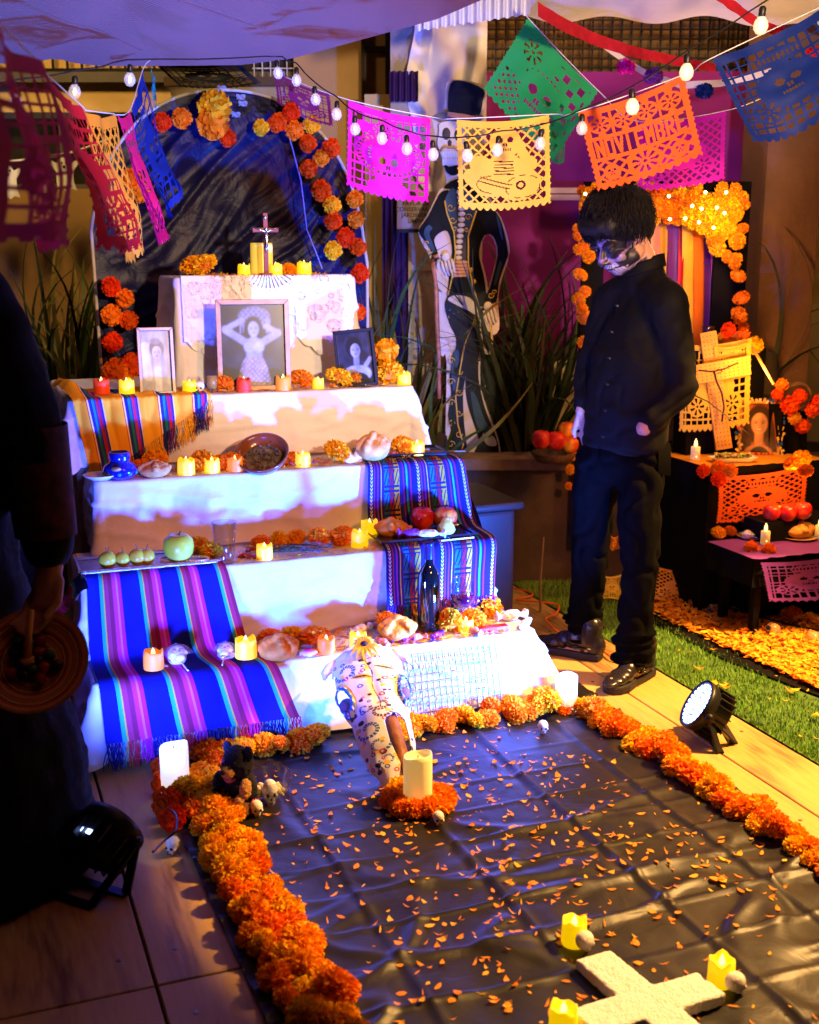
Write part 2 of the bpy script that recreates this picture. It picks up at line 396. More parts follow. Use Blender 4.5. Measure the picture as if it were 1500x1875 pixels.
# concrete column with white cloth round it
M_conc = mat('beige_concrete', (.40, .32, .25), .85, var=.12, scale=5, bump=.2, bscale=70)
cl = thing('column', 'beige concrete column with white cloth draped round its upper half', 'column')
Yc = 5.78
a = PY(716, 400, Yc); b = PY(884, 400, Yc)
mb = MB(); mb.box(((a.x+b.x)/2, Yc + .2, 1.5), (b.x - a.x, .4, 3.2)); obj('shaft', mb, M_conc, cl)
M_wcloth = mat('white_cloth', (.78, .76, .76), .8, var=.04, bump=.08, bscale=300, backlit=.15)
def wrap(u, v):
    x0 = PY(752 + 8*math.sin(v*9), 300, Yc).x; x1 = PY(889, 300, Yc).x
    x = x0 + (x1 - x0) * u; z = 2.64 - v * (.80 + .12*math.sin(u*5))
    return Vector((x, Yc - .02 - .022*math.sin(u*19 + 3*math.sin(v*6 + u*3)) * (.6 + .4*v) - (.03 if u < .25 else 0)*math.sin(v*24)**2, z))
mb = MB(); mb.grid(wrap, 46, 40); obj('cloth_wrap', mb, M_wcloth, cl, True)
# purple backdrop
M_purple = mat('purple_backdrop', (.24, .010, .20), .75, var=.18, scale=3, bump=.1, bscale=200, backlit=.15)
M_violet = mat('violet_drape', (.035, .006, .045), .8, var=.15)
Yp = 6.05
def bd(u, v):
    p0 = PY(884 + 512*u, 132 - 2*u, Yp); p1 = PY(860 + 532*u, 665 - 48*u, Yp)
    p = p0.lerp(p1, v); p.y += .012*math.sin(u*23 + v*2) * (.3 + v) + .02*noise.noise(Vector((u*5, v*5, 0))) - .008*abs(math.sin(v*9)); return p
mb = MB(); mb.grid(bd, 60, 40)
tag(obj('backdrop_cloth', mb, M_purple, None, True), 'large magenta purple cloth hung behind the top hatted cutout', 'backdrop cloth')
def vd(x0, x1, y0, y1, Y):
    def f(u, v):
        p = PY(x0 + (x1-x0)*u, y0 + (y1-y0)*v, Y); p.y += .02*math.sin(u*30); return p
    return f
mb = MB(); mb.grid(vd(713, 766, 130, 186, Yc - .08), 24, 6)
tag(obj('drape', mb, M_violet, None, True), 'small dark violet drape hung on the column beside the cutout hat', 'drape')
mb = MB(); mb.grid(vd(700, 748, 352, 810, Yc - .06), 20, 20)
tag(obj('drape', mb, M_violet, None, True), 'narrow violet drape running down the column left of the notice', 'drape')
mb = MB(); a = PY(672, 300, 5.9); mb.box((a.x + .09, 5.98, 1.35), (.2, .1, 1.7)); 
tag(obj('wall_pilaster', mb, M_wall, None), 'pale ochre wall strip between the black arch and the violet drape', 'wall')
b1 = PY(1000, 352, Yp - .05); b2 = PY(1396, 352, Yp - .05)
mb = MB(); mb.box(((b1.x+b2.x)/2, Yp - .055, b1.z + .008), (b2.x-b1.x, .02, .026)); mb.box(((b1.x+b2.x)/2, Yp - .055, b1.z - .024), (b2.x-b1.x, .02, .026))
tag(obj('wood_batten', mb, mat('pale_pine', (.62, .42, .26), .6)), 'pale double wooden batten nailed across the purple backdrop', 'batten')
# dark pillar on the right and the yellow wall past it
M_pillar = mat('brown_render', (.14, .072, .045), .9, var=.25, scale=5, bump=.3, bscale=40)
a = PY(1392, 500, 5.3); b = PY(1492, 500, 5.3)
mb = MB(); mb.box(((a.x+b.x)/2, 5.5, 1.2), (b.x-a.x, .4, 2.6))
tag(obj('pillar', mb, M_pillar), 'dark brown rendered pillar at the right edge of the yard', 'pillar')
mb = MB(); mb.box((b.x + .62, 5.55, 2.0), (1.2, .3, 1.5))
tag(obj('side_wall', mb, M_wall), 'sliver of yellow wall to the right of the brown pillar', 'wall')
# notice on the column
M_sign = mat('grey_notice', (.30, .24, .20), .6); M_ink = mat('black_ink', (.01, .008, .008), .6)
def text_mesh(body, size, mat_, name='lettering', align='CENTER', space=1.0):
    c = bpy.data.curves.new('t', 'FONT'); c.body = body; c.size = size; c.align_x = align; c.align_y = 'CENTER'; c.space_line = space; c.offset = size*.012
    o = bpy.data.objects.new('t', c); COL.objects.link(o)
    dg = bpy.context.evaluated_depsgraph_get(); dg.update()
    me = bpy.data.meshes.new_from_object(o.evaluated_get(dg)); bpy.data.objects.remove(o); me.materials.clear(); me.materials.append(mat_); me.name = name
    return me
sp = PY(762, 388, Yc - .12); sw = .175; sh = .185
s_ = thing('notice_sign', 'small grey notice in capitals fixed to the column left of the cutout', 'sign', sp)
mb = MB(); mb.box((0, .006, 0), (sw, .008, sh)); obj('plate', mb, M_sign, s_)
t = link('lettering', text_mesh('FAVOR DE\nCONSERVAR LA\nJARDINERA\nLIMPIA', .0265, M_ink, 'lettering', 'CENTER', .98), s_); t.location = (0, .0005, -.002); t.rotation_euler = (math.pi/2, 0, 0)
mb = MB(); mb.box((0, -.001, -sh/2 + .008), (sw, .006, .016)); obj('footer_strip', mb, M_ink, s_)
mb = MB(); mb.lathe([(.022, 0), (.022, .004)], 18, (-.02, .0, sh/2 - .022), 0, Matrix.Rotation(math.pi/2, 3, 'X')); obj('emblem', mb, M_ink, s_)

# shade cloth overhead
M_shade, nts, bs = _nt('shade_net')
def shade_nodes():
    N = nts.nodes; L = nts.links
    uv = N.new('ShaderNodeUVMap'); mp = N.new('ShaderNodeMapping'); mp.inputs['Rotation'].default_value = (0, 0, .9); L.new(uv.outputs[0], mp.inputs[0])
    wv = N.new('ShaderNodeTexWave'); wv.inputs['Scale'].default_value = 150; wv.inputs['Distortion'].default_value = .4; L.new(mp.outputs[0], wv.inputs['Vector'])
    cr = N.new('ShaderNodeValToRGB'); e = cr.color_ramp.elements; e[0].color = (.28, .11, .085, 1); e[1].color = (.40, .17, .12, 1); L.new(wv.outputs['Fac'], cr.inputs[0])
    L.new(cr.outputs[0], bs.inputs['Base Color']); bs.inputs['Roughness'].default_value = .8
    bp = N.new('ShaderNodeBump'); bp.inputs['Strength'].default_value = .35; bp.inputs['Distance'].default_value = .004
    L.new(wv.outputs['Fac'], bp.inputs['Height']); L.new(bp.outputs[0], bs.inputs['Normal'])
shade_nodes()
eb = [(-420, 112, 4.6), (0, 116, 4.6), (230, 121, 4.6), (440, 119, 4.6), (535, 107, 4.5), (700, 62, 4.1), (800, 35, 3.85), (900, -8, 3.5), (1050, -80, 3.0)]
edge = [PY(*e) for e in eb]
def poly(pts, t):
    t = max(0, min(.99999, t)) * (len(pts)-1); i = int(t); return pts[i].lerp(pts[i+1], t-i)
def shade(u, v):
    p = poly(edge, u); q = Vector((-2.2 + 3.4*u, .2, 2.95))
    r = p.lerp(q, v); r.z += -.10*math.sin(math.pi*min(1, v*1.0))*(.5 + .5*math.sin(u*3)) + .02*noise.noise(Vector((u*6, v*5, 2))) * min(1, v*6) + .02*math.exp(-((u - .18 - v*.9)/.02)**2)
    return r
mb = MB(); mb.grid(shade, 80, 50)
tag(obj('shade_canopy', mb, M_shade, None, True), 'sagging brown shade net stretched overhead at upper left', 'canopy')
# white awning with pleated trim on the right
def awn(u, v):
    p = PY(880 + 760*u, 22 + 28*min(1, u*1.3) + 6*math.sin(u*8), 5.0); p.z += .30*v; p.y -= 1.6*v; p.z += .015*math.sin(u*26)*(1-v); return p
mb = MB(); mb.grid(awn, 60, 14)
aw = thing('awning', 'white cloth awning with pleated trim along the top right', 'awning'); obj('cloth', mb, M_wcloth, aw, True)
def pleat(u, v):
    p = PY(765 + 205*u, 40 - 30*u - 12*v + 14*(1-v)*0, 4.6); p.y += .018*math.sin(u*80); p.z += (1-v)*-.03; p.z += v*.10; return p
mb = MB(); mb.grid(pleat, 130, 4); obj('pleated_trim', mb, M_wcloth, aw, True)
# ================================================================== THE STEPPED ALTAR
TIER = {1: (.32, 1.76, 3.40, 3.72, .245), 2: (.33, 1.70, 3.65, 3.98, .50), 3: (.41, 1.655, 3.91, 4.24, .748), 4: (.365, 1.62, 4.17, 4.86, .985), 5: (.785, 1.475, 4.42, 4.74, 1.385)}
M_wood = mat('rough_pine', (.30, .19, .09), .7, var=.25, scale=18)
al = thing('altar_stand', 'stepped wooden stand hidden under the white cloths of the big altar', 'altar stand')
for k, (u0, u1, d0, d1, z) in TIER.items():
    zb = 0.0 if k < 5 else .985
    mb = MB(); mb.box(A((u0+u1)/2, (d0+d1)/2 + .01, (z+zb)/2 - .004), (u1-u0-.03, d1-d0-.03, z-zb-.012), AL); obj('step', mb, M_wood, al)

M_linen = mat('white_linen', (.80, .78, .77), .75, var=.03, bump=.35, bscale=26, backlit=.12)
def cloth_mesh(k, zb, seed, flare=.02, amp=.008, corner=.03, hem_var=.006, lift_l=0, front_only=False, back=0):
    u0, u1, d0, d1, z = TIER[k]; zt = z
    rc = .025; mb = MB()
    path = []
    def seg(pa, pb, nrm, n):
        for i in range(n): 
            t = i/n; path.append((pa[0]+(pb[0]-pa[0])*t, pa[1]+(pb[1]-pa[1])*t, nrm[0], nrm[1], 0))
    def arc(cx, cy, a0, a1, n=12):
        for i in range(n):
            a = a0 + (a1-a0)*i/n; path.append((cx + rc*math.cos(a), cy + rc*math.sin(a), math.cos(a), math.sin(a), math.sin(math.pi*i/n)))
    nS = int((d1-d0)/.014); nF = int((u1-u0)/.012)
    seg((u0, d1), (u0, d0+rc), (-1, 0), nS); arc(u0+rc, d0+rc, math.pi, 1.5*math.pi)
    seg((u0+rc, d0), (u1-rc, d0), (0, -1), nF); arc(u1-rc, d0+rc, 1.5*math.pi, 2*math.pi)
    seg((u1, d0+rc), (u1, d1), (1, 0), nS)
    n = len(path); rowsN = 26; vs = []; uvs = []
    s = 0
    for j in range(rowsN + 1):
        for i, (pu, pd, nu, nd, cw) in enumerate(path):
            s = i * .0127
            if j <= 4:
                a = (j/4) * math.pi/2; off = .012*math.sin(a) - .012; dz = -(1-math.cos(a))*.012; t = 0
            else:
                t = (j-4)/(rowsN-4); off = 0; dz = -.012 - t*(zt - zb - .012)
            w = noise.noise(Vector((s*2.2, seed*7.1, t*.9))); w2 = noise.noise(Vector((s*7, seed*3.3, t*1.1)))
            fold = math.sin(s*9 + 4*w + seed) * .5 + .5*math.sin(s*17 + 3*w2)
            wr = noise.noise(Vector((s*3.1 + t*1.2, t*3.2 - s*1.1, seed*5))); o = off + .004 + flare*t + amp*fold*(t**.7) + corner*cw*t + .008*w2*t + min(1, t*6)*(.009*math.exp(-(wr/.10)**2) + .004*noise.noise(Vector((s*14, t*5, seed))))
            # sagging swags just under the edge
            o += .004*math.exp(-((t-.12)/.1)**2)*w2
            z_ = zt + .004 + dz + (hem_var*w*t if j > 4 else 0) - corner*.4*cw*t*(1 if zb > .05 else 0)
            zc = (.0025*noise.noise(Vector((s*11, seed, 9)))) if j <= 2 else 0
            p = A(pu + nu*o, pd + nd*o, max(.006, z_ + zc)); vs.append(p); uvs.append((s, 1-t))
    fs = []
    for j in range(rowsN):
        for i in range(n-1):
            a = j*n+i; fs.append((a+n, a+n+1, a+1, a))
    mb.add(vs, fs, 0, uvs)
    NU, ND = int((u1-u0)/.02), int((d1-d0)/.02)
    def top(a, b):
        u = u0 - .004 + .014 + (u1-u0-.028+.008)*a; d = d0 + .010 + (d1-d0-.01)*b
        return A(u, d, zt + .0042 + .0015*noise.noise(Vector((u*14, d*14, seed))) * min(1, b*10, a*30, (1-a)*30))
    mb.grid(top, NU, ND)
    return mb
CL = {}
def cloth(k, zb, label, **kw):
    o = obj('tablecloth', cloth_mesh(k, zb, k*1.7, **kw), M_linen, None, True); tag(o, label, 'tablecloth'); CL[k] = o
cloth(1, .02, 'white cloth on the bottom step, hem touching the marigold row', flare=.045, amp=.014, corner=.085)
cloth(2, .253, 'white cloth on the second step, behind the wine bottle', flare=.012, amp=.012, corner=.02)
cloth(3, .508, 'white cloth on the third step, below the clay incense bowl', flare=.012, amp=.012, corner=.02)
cloth(4, .756, 'white cloth on the fourth step, under the three portraits', flare=.016, amp=.013, corner=.07)
cloth(5, .993, 'white cloth over the top box behind the large framed portrait', flare=.012, amp=.012, corner=.02)
# lace over the top box: openwork doily, real holes
M_lace = mat('white_lace', (.86, .85, .84), .8, var=.02)
def lace():
    W_, H_ = 260, 170
    uu, vv = np.meshgrid((np.arange(W_)+.5)/W_, (np.arange(H_)+.5)/H_)
    x = (uu - .5) * .66; y = vv * .42                      # metres, y downwards over the edge
    edge_low = .30 + .05*np.cos(x*2*math.pi/.66*1) * -1 + .018*np.abs(np.sin(x*42)) - .10*np.clip(np.abs(x)-.10, 0, 1)*0
    edge_low = np.where(np.abs(x) < .10, .17 + .02*np.abs(np.sin(x*50)), .34 - .9*(np.abs(np.abs(x) - .215))**1.15 + .012*np.abs(np.sin(x*60)))
    solid = (y < edge_low) & (np.abs(x) < .325)
    hole = np.zeros_like(solid)
    rng = np.random.RandomState(5)
    for _ in range(75):                                     # scroll work: rings of small holes
        cx, cy, r = rng.uniform(-.3, .3), rng.uniform(.03, .30), rng.uniform(.008, .030)
        rr = np.hypot(x-cx, y-cy); th = np.arctan2(y-cy, x-cx)
        for q in (1, .68):
            hole |= (np.abs(rr - r*q) < .0022) & (np.sin(th*int(3 + r*q*2*math.pi/.009)) > .0) & (np.abs(x) > .09)
    net = (np.sin(x*2*math.pi/.009) * np.sin(y*2*math.pi/.009) > .45)
    patch = (np.sin(x*31 + 2*np.sin(y*17)) * np.sin(y*27 + 2*np.sin(x*13)) > .45)
    hole |= net & patch & (np.abs(x) > .10)
    rr = np.hypot(x, y*1.25); th = np.arctan2(y, x)
    hole |= (np.abs(x) < .115) & (rr > .05) & (rr < .112) & (np.sin(th*34) > .25)
    hole |= (rr > .118) & (rr < .122) & (np.sin(th*70) > 0)
    keep = solid & ~hole
    u0, u1, d0, d1, z = TIER[5]; uc = (u0+u1)/2
    mb = MB(); idx = {}
    def vid(i, j):
        if (i, j) not in idx:
            X = (i/W_ - .5)*.66; Y = j/H_*.42
            fold = .012*.5*(math.sin(X*22) )*min(1, Y*4)
            if Y < .04: p = A(uc + X, d0 + .045 - Y - .006, z + .0105)
            else: p = A(uc + X, d0 - .0115 - .013*min(1, (Y-.04)/.2) + fold*.35 - .006*min(1, (Y-.04)/.03), z + .0105 - (Y - .04))
            idx[(i, j)] = len(mb.v); mb.v.append(tuple(p))
        return idx[(i, j)]
    for j in range(H_):
        for i in range(W_):
            if keep[j, i]:
                mb.f.append((vid(i, j), vid(i, j+1), vid(i+1, j+1), vid(i+1, j))); mb.m.append(0); mb.uv.append([(0, 0)]*4)
    tag(obj('lace_doily', mb, M_lace, None, True), 'openwork white lace draped over the front of the top box', 'lace cloth')
lace()
# grid of the covered crate, built as bars over the bottom cloth
M_crate = mat('crate_grid_line', (.20, .20, .50), .7, var=.03)
def crate_lines():
    mb = MB(); u0, u1 = 1.245, 1.60; n = 17; m = 9
    for i in range(n+1):
        u = u0 + (u1-u0)*i/n
        mb.tube([A(u, TIER[1][2] - .014 - .062*t**.8, .225 - .20*t) for t in (0, .25, .5, .75, 1)], .0022, 4)
    for j in range(m+1):
        t = j/m
        mb.tube([A(u0 + (u1-u0)*q/14, TIER[1][2] - .014 - .062*t**.8, .225 - .20*t) for q in range(15)], .0022, 4)
    tag(obj('crate_grid', mb, M_crate), 'square grid of a crate showing at the right of the bottom white cloth', 'mesh panel')
crate_lines()
# ------------------------------------------------------------------ striped cloths
def strip_cloth(name, prof, ul, ur, mats_, label, cat, fringe=None, nu=90, nv=70, wob=.006, vshift=0, ufan=None):
    """cloth laid over a step profile of (d, z); ul/ur give the side edges along its length"""
    pr = [Vector((p[0], p[1], 0)) for p in prof]
    L = [0]
    for a, b in zip(pr, pr[1:]): L.append(L[-1] + (b-a).length)
    def at(t):
        s = t * L[-1]
        for i in range(len(pr)-1):
            if s <= L[i+1] + 1e-9:
                q = pr[i].lerp(pr[i+1], (s - L[i]) / max(1e-9, L[i+1]-L[i])); return q
        return pr[-1]
    def f(u, v):
        q = Vector((0, 0, 0))
        for w in (-.03, -.015, 0, .015, .03): q += at(min(1, max(0, v + w))) / 5
        uu = ul(v) + (ur(v) - ul(v)) * u
        h = wob * (math.sin(u*11 + 3*noise.noise(Vector((v*2, u*2, 4)))) + .6*noise.noise(Vector((u*9, v*5, 1)))) * (.25 + .75*v)
        return A(uu, q.x - abs(h) - .004, q.y + .003 + (.3*abs(h)))
    mb = MB(); mb.grid(f, nu, nv)
    root = thing(name, label, cat)
    obj('cloth', mb, mats_[0], root, True)
    return root, f
def fringe_mesh(f, n, length, colfun, mats_, root, sway=.012, out=Vector((0, 0, 0)), edge='bottom', drop=Vector((0, 0, -1))):
    mb = MB(); rng = random.Random(5)
    for k in range(n):
        u = (k + .5)/n + rng.uniform(-.3, .3)/n
        p = f(min(1, max(0, u)), 1) if edge == 'bottom' else (f(1, min(1, max(0, u))) if edge == 'right' else f(0, min(1, max(0, u))))
        mi = colfun(u); Ls = length * rng.uniform(.75, 1.15); sx = rng.uniform(-sway, sway); sy = rng.uniform(-sway, sway)*.6
        pts = [p + drop*(Ls*t) + out*t + UU*(sx*t + .004*math.sin(5*t + k)) - DD*(abs(sy)*t + .003*math.sin(4*t + k*2)) for t in (0, .25, .5, .75, 1)]
        for q in pts: q.z = max(q.z, .008)
        mb.tube(pts, [.0016]*4 + [.0008], 3, mi, False)
    o = obj('fringe', mb, mats_, root); return o
RY, GR, TU = (.85, .42, .02), (.02, .22, .10), (.02, .40, .42)
b_blue, b_cyan, b_mag, b_mar, b_gold = (.002, .004, .13), (.01, .30, .36), (.50, .01, .24), (.22, .010, .03), (.55, .30, .02)
bands = [(.30, b_blue), (.05, b_cyan), (.03, (.03, .30, .10)), (.03, b_gold), (.10, (.35, .02, .05)), (.10, b_mar), (.09, (.60, .02, .32)), (.05, (.62, .10, .36)), (.08, b_mag), (.17, b_blue)]
M_serape, *_ = stripe_mat('blue_serape_weave', bands, 3.6)
fr_m = [mat('yarn_blue', b_blue, .9), mat('yarn_cyan', b_cyan, .9), mat('yarn_red', (.55, .02, .03), .9), mat('yarn_magenta', b_mag, .9), mat('yarn_gold', b_gold, .9)]
prof = [(3.80, .51), (3.66, .512), (3.64, .50), (3.60, .36), (3.57, .27), (3.52, .256), (3.40, .256), (3.375, .24), (3.34, .12), (3.325, .085)]
ser, fser = strip_cloth('serape', prof, lambda v: .345 - .03*v + .045*max(0, v-.55), lambda v: .745 + .13*v + .10*max(0, v-.6), [M_serape], 'blue striped serape running down the two lowest steps at left', 'serape', wob=.010)
def bcol(u):
    x = (u*3.6) % 1
    return 0 if x < .30 or x > .83 else (1 if x < .36 else (4 if x < .41 else (2 if x < .61 else 3)))
fringe_mesh(fser, 330, .075, bcol, fr_m, ser)
# its folded flap over the left side of the second step
def flap(u, v):
    p = A(.345 - .012 - .13*v - .02*math.sin(u*6)*v, 3.52 + .21*u - .06*v, .508 - .10*v**1.3 - .06*u*v); p.z += .008*math.sin(v*9 + u*5); return p
mb = MB(); mb.grid(flap, 24, 24); M_serape2, *_ = stripe_mat('blue_serape_flap_weave', bands, 1.3, 1); obj('flap', mb, M_serape2, ser, True)
# yellow serape
yb = [(.34, (.80, .34, .012)), (.03, (.5, .03, .02)), (.04, (.75, .60, .40)), (.09, (.015, .02, .20)), (.06, (.01, .20, .10)), (.06, (.02, .05, .32)), (.06, (.5, .015, .03)), (.05, (.20, .02, .22)), (.05, (.015, .02, .20)), (.03, (.7, .5, .3)), (.19, (.82, .40, .015))]
M_yser, *_ = stripe_mat('yellow_serape_weave', yb, 3.9)
def yf(u, v):
    # lies on the left of the fourth step and hangs over the edge, longer at the left
    top = .20; drop = .27*(1-u)**.9 + .02
    s = v * (top + drop)
    uu = .375 + .47*u - .05*max(0, s-top)*0 + .16*max(0, s - top)*(1 - u) ; d0 = TIER[4][2]
    h = .006*math.sin(u*30 + v*3) + .010*noise.noise(Vector((u*7, v*4, 8)))
    if s < top: return A(uu - .05*(top - s)/top*(1-u), d0 + (top - s) - .012, TIER[4][4] + .0125 + .022*max(0, noise.noise(Vector((u*6, s*20, 2))))*min(1, (top-s)*20) + .05*math.exp(-((u-.06)/.07)**2)*min(1, (top-s)*12))
    return A(uu, d0 - .024 - abs(h) - .03*(1-u)*(s-top)/.2, TIER[4][4] + .0125 - (s - top))
mb = MB(); mb.grid(yf, 120, 50)
ys = thing('serape', 'yellow serape with blue and green stripes at the left end of the fourth step', 'serape'); obj('cloth', mb, M_yser, ys, True)
ym = [mat('yarn_yellow', (.82, .42, .02), .9), mat('yarn_navy', (.015, .02, .16), .9), mat('yarn_plum', (.22, .015, .16), .9), mat('yarn_orange', (.75, .20, .01), .9), fr_m[1]]
def ycol(u):
    x = (u*3.9) % 1; return 0 if x < .34 or x > .81 else (3 if x < .38 else (1 if x < .62 else (2 if x < .76 else 4)))
fringe_mesh(yf, 380, .085, ycol, ym, ys, .018)
# embroidered cloth at the right of steps three and two
eb_ = [(.05, (.012, .012, .22)), (.012, (.25, .02, .28)), (.03, (.02, .02, .10)), (.012, (.45, .03, .05)), (.03, (.015, .015, .25)), (.02, (.30, .03, .40)), (.03, (.012, .012, .10)), (.014, (.60, .40, .05)), (.03, (.03, .01, .15)),
       (.075, (.01, .16, .28)), (.012, (.01, .01, .06)), (.055, (.38, .012, .02)), (.012, (.01, .01, .06)), (.075, (.62, .34, .015)), (.012, (.01, .01, .06)), (.04, (.02, .015, .25)), (.02, (.28, .02, .35)), (.03, (.015, .015, .12)), (.014, (.02, .45, .50)), (.012, (.02, .3, .08)), (.03, (.015, .012, .28)), (.02, (.30, .02, .30)), (.05, (.01, .01, .08))]
eb_ = [(w, tuple(q*.62 for q in c)) for w, c in eb_]
M_emb, cr, fr, sp_, hs, nte, be = stripe_mat('embroidered_weave', eb_, 2.15)
def emb_pattern():
    N = nte.nodes; L = nte.links
    def M(op, a, b=None):
        n = N.new('ShaderNodeMath'); n.operation = op
        for k, q in enumerate((a, b)):
            if q is None: continue
            if isinstance(q, (int, float)): n.inputs[k].default_value = q
            else: L.new(q, n.inputs[k])
        return n.outputs[0]
    u, v = sp_.outputs[0], sp_.outputs[1]; x = fr.outputs[0]
    # woven figures inside the wide bands: blocks that repeat along the length
    vv = M('FRACT', M('MULTIPLY', v, 9.0)); blk = M('GREATER_THAN', vv, .62)
    zz = M('FRACT', M('MULTIPLY', v, 46.0)); fine = M('GREATER_THAN', zz, .5)
    inband = M('MULTIPLY', M('GREATER_THAN', x, .34), M('LESS_THAN', x, .66))
    dia = M('GREATER_THAN', M('ABSOLUTE', M('SUBTRACT', M('FRACT', M('ADD', M('MULTIPLY', v, 18.0), M('MULTIPLY', x, 14.0))), .5)), .33)
    k = M('MULTIPLY', inband, M('MULTIPLY', blk, fine)); k2 = M('MULTIPLY', inband, M('MULTIPLY', M('SUBTRACT', 1, blk), dia))
    tot = M('MAXIMUM', k, k2)
    # white chevron stitching
    c1 = M('MULTIPLY', M('GREATER_THAN', x, .055), M('LESS_THAN', x, .105))
    chev = M('GREATER_THAN', M('FRACT', M('ADD', M('MULTIPLY', v, 60.0), M('MULTIPLY', M('ABSOLUTE', M('SUBTRACT', x, .08)), 26.0))), .55)
    wch = M('MULTIPLY', c1, chev)
    mx = N.new('ShaderNodeMixRGB'); mx.inputs[2].default_value = (.012, .008, .05, 1); L.new(tot, mx.inputs[0]); L.new(hs.outputs[0], mx.inputs[1])
    m2 = N.new('ShaderNodeMixRGB'); m2.inputs[2].default_value = (.55, .50, .50, 1); L.new(wch, m2.inputs[0]); L.new(mx.outputs[0], m2.inputs[1])
    L.new(m2.outputs[0], be.inputs['Base Color'])
emb_pattern()
prof = [(4.04, .760), (3.93, .760), (3.885, .750), (3.872, .60), (3.84, .525), (3.80, .516), (3.66, .516), (3.632, .50), (3.615, .40), (3.585, .32)]
em, fem = strip_cloth('embroidered_cloth', prof, lambda v: 1.345 - .05*v, lambda v: 1.665 + .05*math.sin(v*3.14) + .02*v, [M_emb], 'dark blue embroidered cloth hung over the right end of the third and second steps', 'embroidered cloth', wob=.007)
efm = [mat('yarn_dark_blue', (.015, .015, .28), .9), mat('yarn_teal', (.01, .22, .30), .9), mat('yarn_crimson', (.38, .012, .03), .9), mat('yarn_amber', (.6, .34, .02), .9), mat('yarn_violet', (.28, .02, .34), .9)]
def ecol(u):
    x = (u*2.15) % 1; return 1 if .34 < x < .44 else (2 if .45 < x < .51 else (3 if .52 < x < .61 else (4 if (x*17) % 1 < .4 else 0)))
fringe_mesh(fem, 300, .07, ecol, efm, em, .014)
def efl(u, v):   # the part that falls down the side of the steps
    p = A(1.665 + .05*math.sin(v*3.14) + .012 + .045*u + .02*math.sin(v*5)*u, 4.02 - .42*v + .06*u, .758 - .16*u**1.2 - .42*v*.95 + .0*u); p.z += .012*math.sin(v*14)*u; return p
mb = MB(); mb.grid(lambda a, b: efl(a, b), 20, 60); M_emb2, *_ = stripe_mat('embroidered_side_weave', eb_[:9] + eb_[15:], 1.3); obj('side_fall', mb, M_emb2, em, True)
fringe_mesh(lambda u, v: efl(1, v), 220, .03, lambda u: 0, efm, em, .008, edge='right')
# ================================================================== FLOWERS, CANDLES, OFFERINGS
def flower_mesh(name, seed, n, wid, flat, mats, curl=.12, core=.62, ragged=.14):
    rng = random.Random(seed); mb = MB()
    mb.ball((0, 0, 0), (core, core, core*flat), 10, 7, 1)
    ga = math.pi*(3 - math.sqrt(5))
    for k in range(n):
        zz = 1 - 2*(k+.5)/n
        if zz < -.75: continue
        r = math.sqrt(1 - zz*zz); a = ga*k + rng.uniform(-.25, .25)
        d = Vector((r*math.cos(a), r*math.sin(a), zz)); d += Vector((rng.uniform(-.1, .1), rng.uniform(-.1, .1), rng.uniform(-.1, .1))); d.normalize()
        t = d.cross(Vector((rng.uniform(-1, 1), rng.uniform(-1, 1), rng.uniform(-1, 1)))).normalized(); q = d.cross(t)
        L = 1 + rng.uniform(-ragged, ragged); w = wid*rng.uniform(.7, 1.25)
        S = lambda p: Vector((p.x, p.y, p.z*flat))
        o = len(mb.v)
        a0 = d*.50; a1 = d*(L*.82) + q*curl*rng.uniform(-.6, 1); a2 = d*L + q*curl*rng.uniform(-.5, 1.8)
        for p, ww in ((a0 - t*w*.35, 0), (a0 + t*w*.35, 0), (a1 - t*w, 0), (a1 + q*w*.35, 0), (a1 + t*w, 0), (a2 - t*w*.75 + d*rng.uniform(-.05, .04), 0), (a2 + q*w*.3, 0), (a2 + t*w*.75 + d*rng.uniform(-.05, .04), 0)):
            mb.v.append(tuple(S(p)))
        for f in ((0, 3, 2), (0, 1, 3), (1, 4, 3), (2, 3, 6, 5), (3, 4, 7, 6)):
            mb.f.append(tuple(i+o for i in f)); mb.m.append(0); mb.uv.append([(0, 0)]*len(f))
    return mb.mesh(name, mats)
M_mar = mat('marigold_petal', (.93, .40, .008), .75, var=.25, scale=3, hue=.03, backlit=.25, spec=.08)
M_marc = mat('marigold_core', (.70, .17, .004), .9)
M_pr = mat('red_tissue_paper', (.82, .07, .003), .7, var=.12, scale=2, hue=.006, backlit=.3, spec=.08)
M_py = mat('yellow_tissue_paper', (.95, .52, .012), .7, var=.12, scale=2, hue=.015, backlit=.3, spec=.08)
M_po = mat('orange_tissue_paper', (.92, .24, .01), .7, var=.12, scale=2, hue=.015, backlit=.3, spec=.08)
MAR = [flower_mesh('marigold', s, 300, .115, .84, [M_mar, M_marc], .10, .70, .07) for s in (1, 2, 3, 4, 5, 6)]
PAP = {c: [flower_mesh('paper_flower', s, 95, .26, .82, [m, m], .20, .7, .10) for s in (11, 12)] for c, m in (('red', M_pr), ('yellow', M_py), ('orange', M_po))}
def marigold(p, r, label, group=None, name='marigold', tilt=.5):
    o = link(name, random.choice(MAR)); o.location = p; o.scale = (r*random.uniform(.80, 1.2), r*random.uniform(.80, 1.2), r*random.uniform(.72, 1.12))
    o.rotation_euler = (random.uniform(-tilt, tilt), random.uniform(-tilt, tilt), random.uniform(0, 6.28))
    return tag(o, label, 'marigold', group)
def paper_flower(p, r, col, label, group=None, face=Vector((0, -1, .2))):
    o = link('paper_flower', random.choice(PAP[col])); o.location = p; o.scale = (r, r, r)
    o.rotation_euler = (Vector(face) + Vector((random.uniform(-.4, .4), 0, random.uniform(-.3, .3)))).to_track_quat('Z', 'Y').to_euler()
    return tag(o, label, 'paper flower', group)

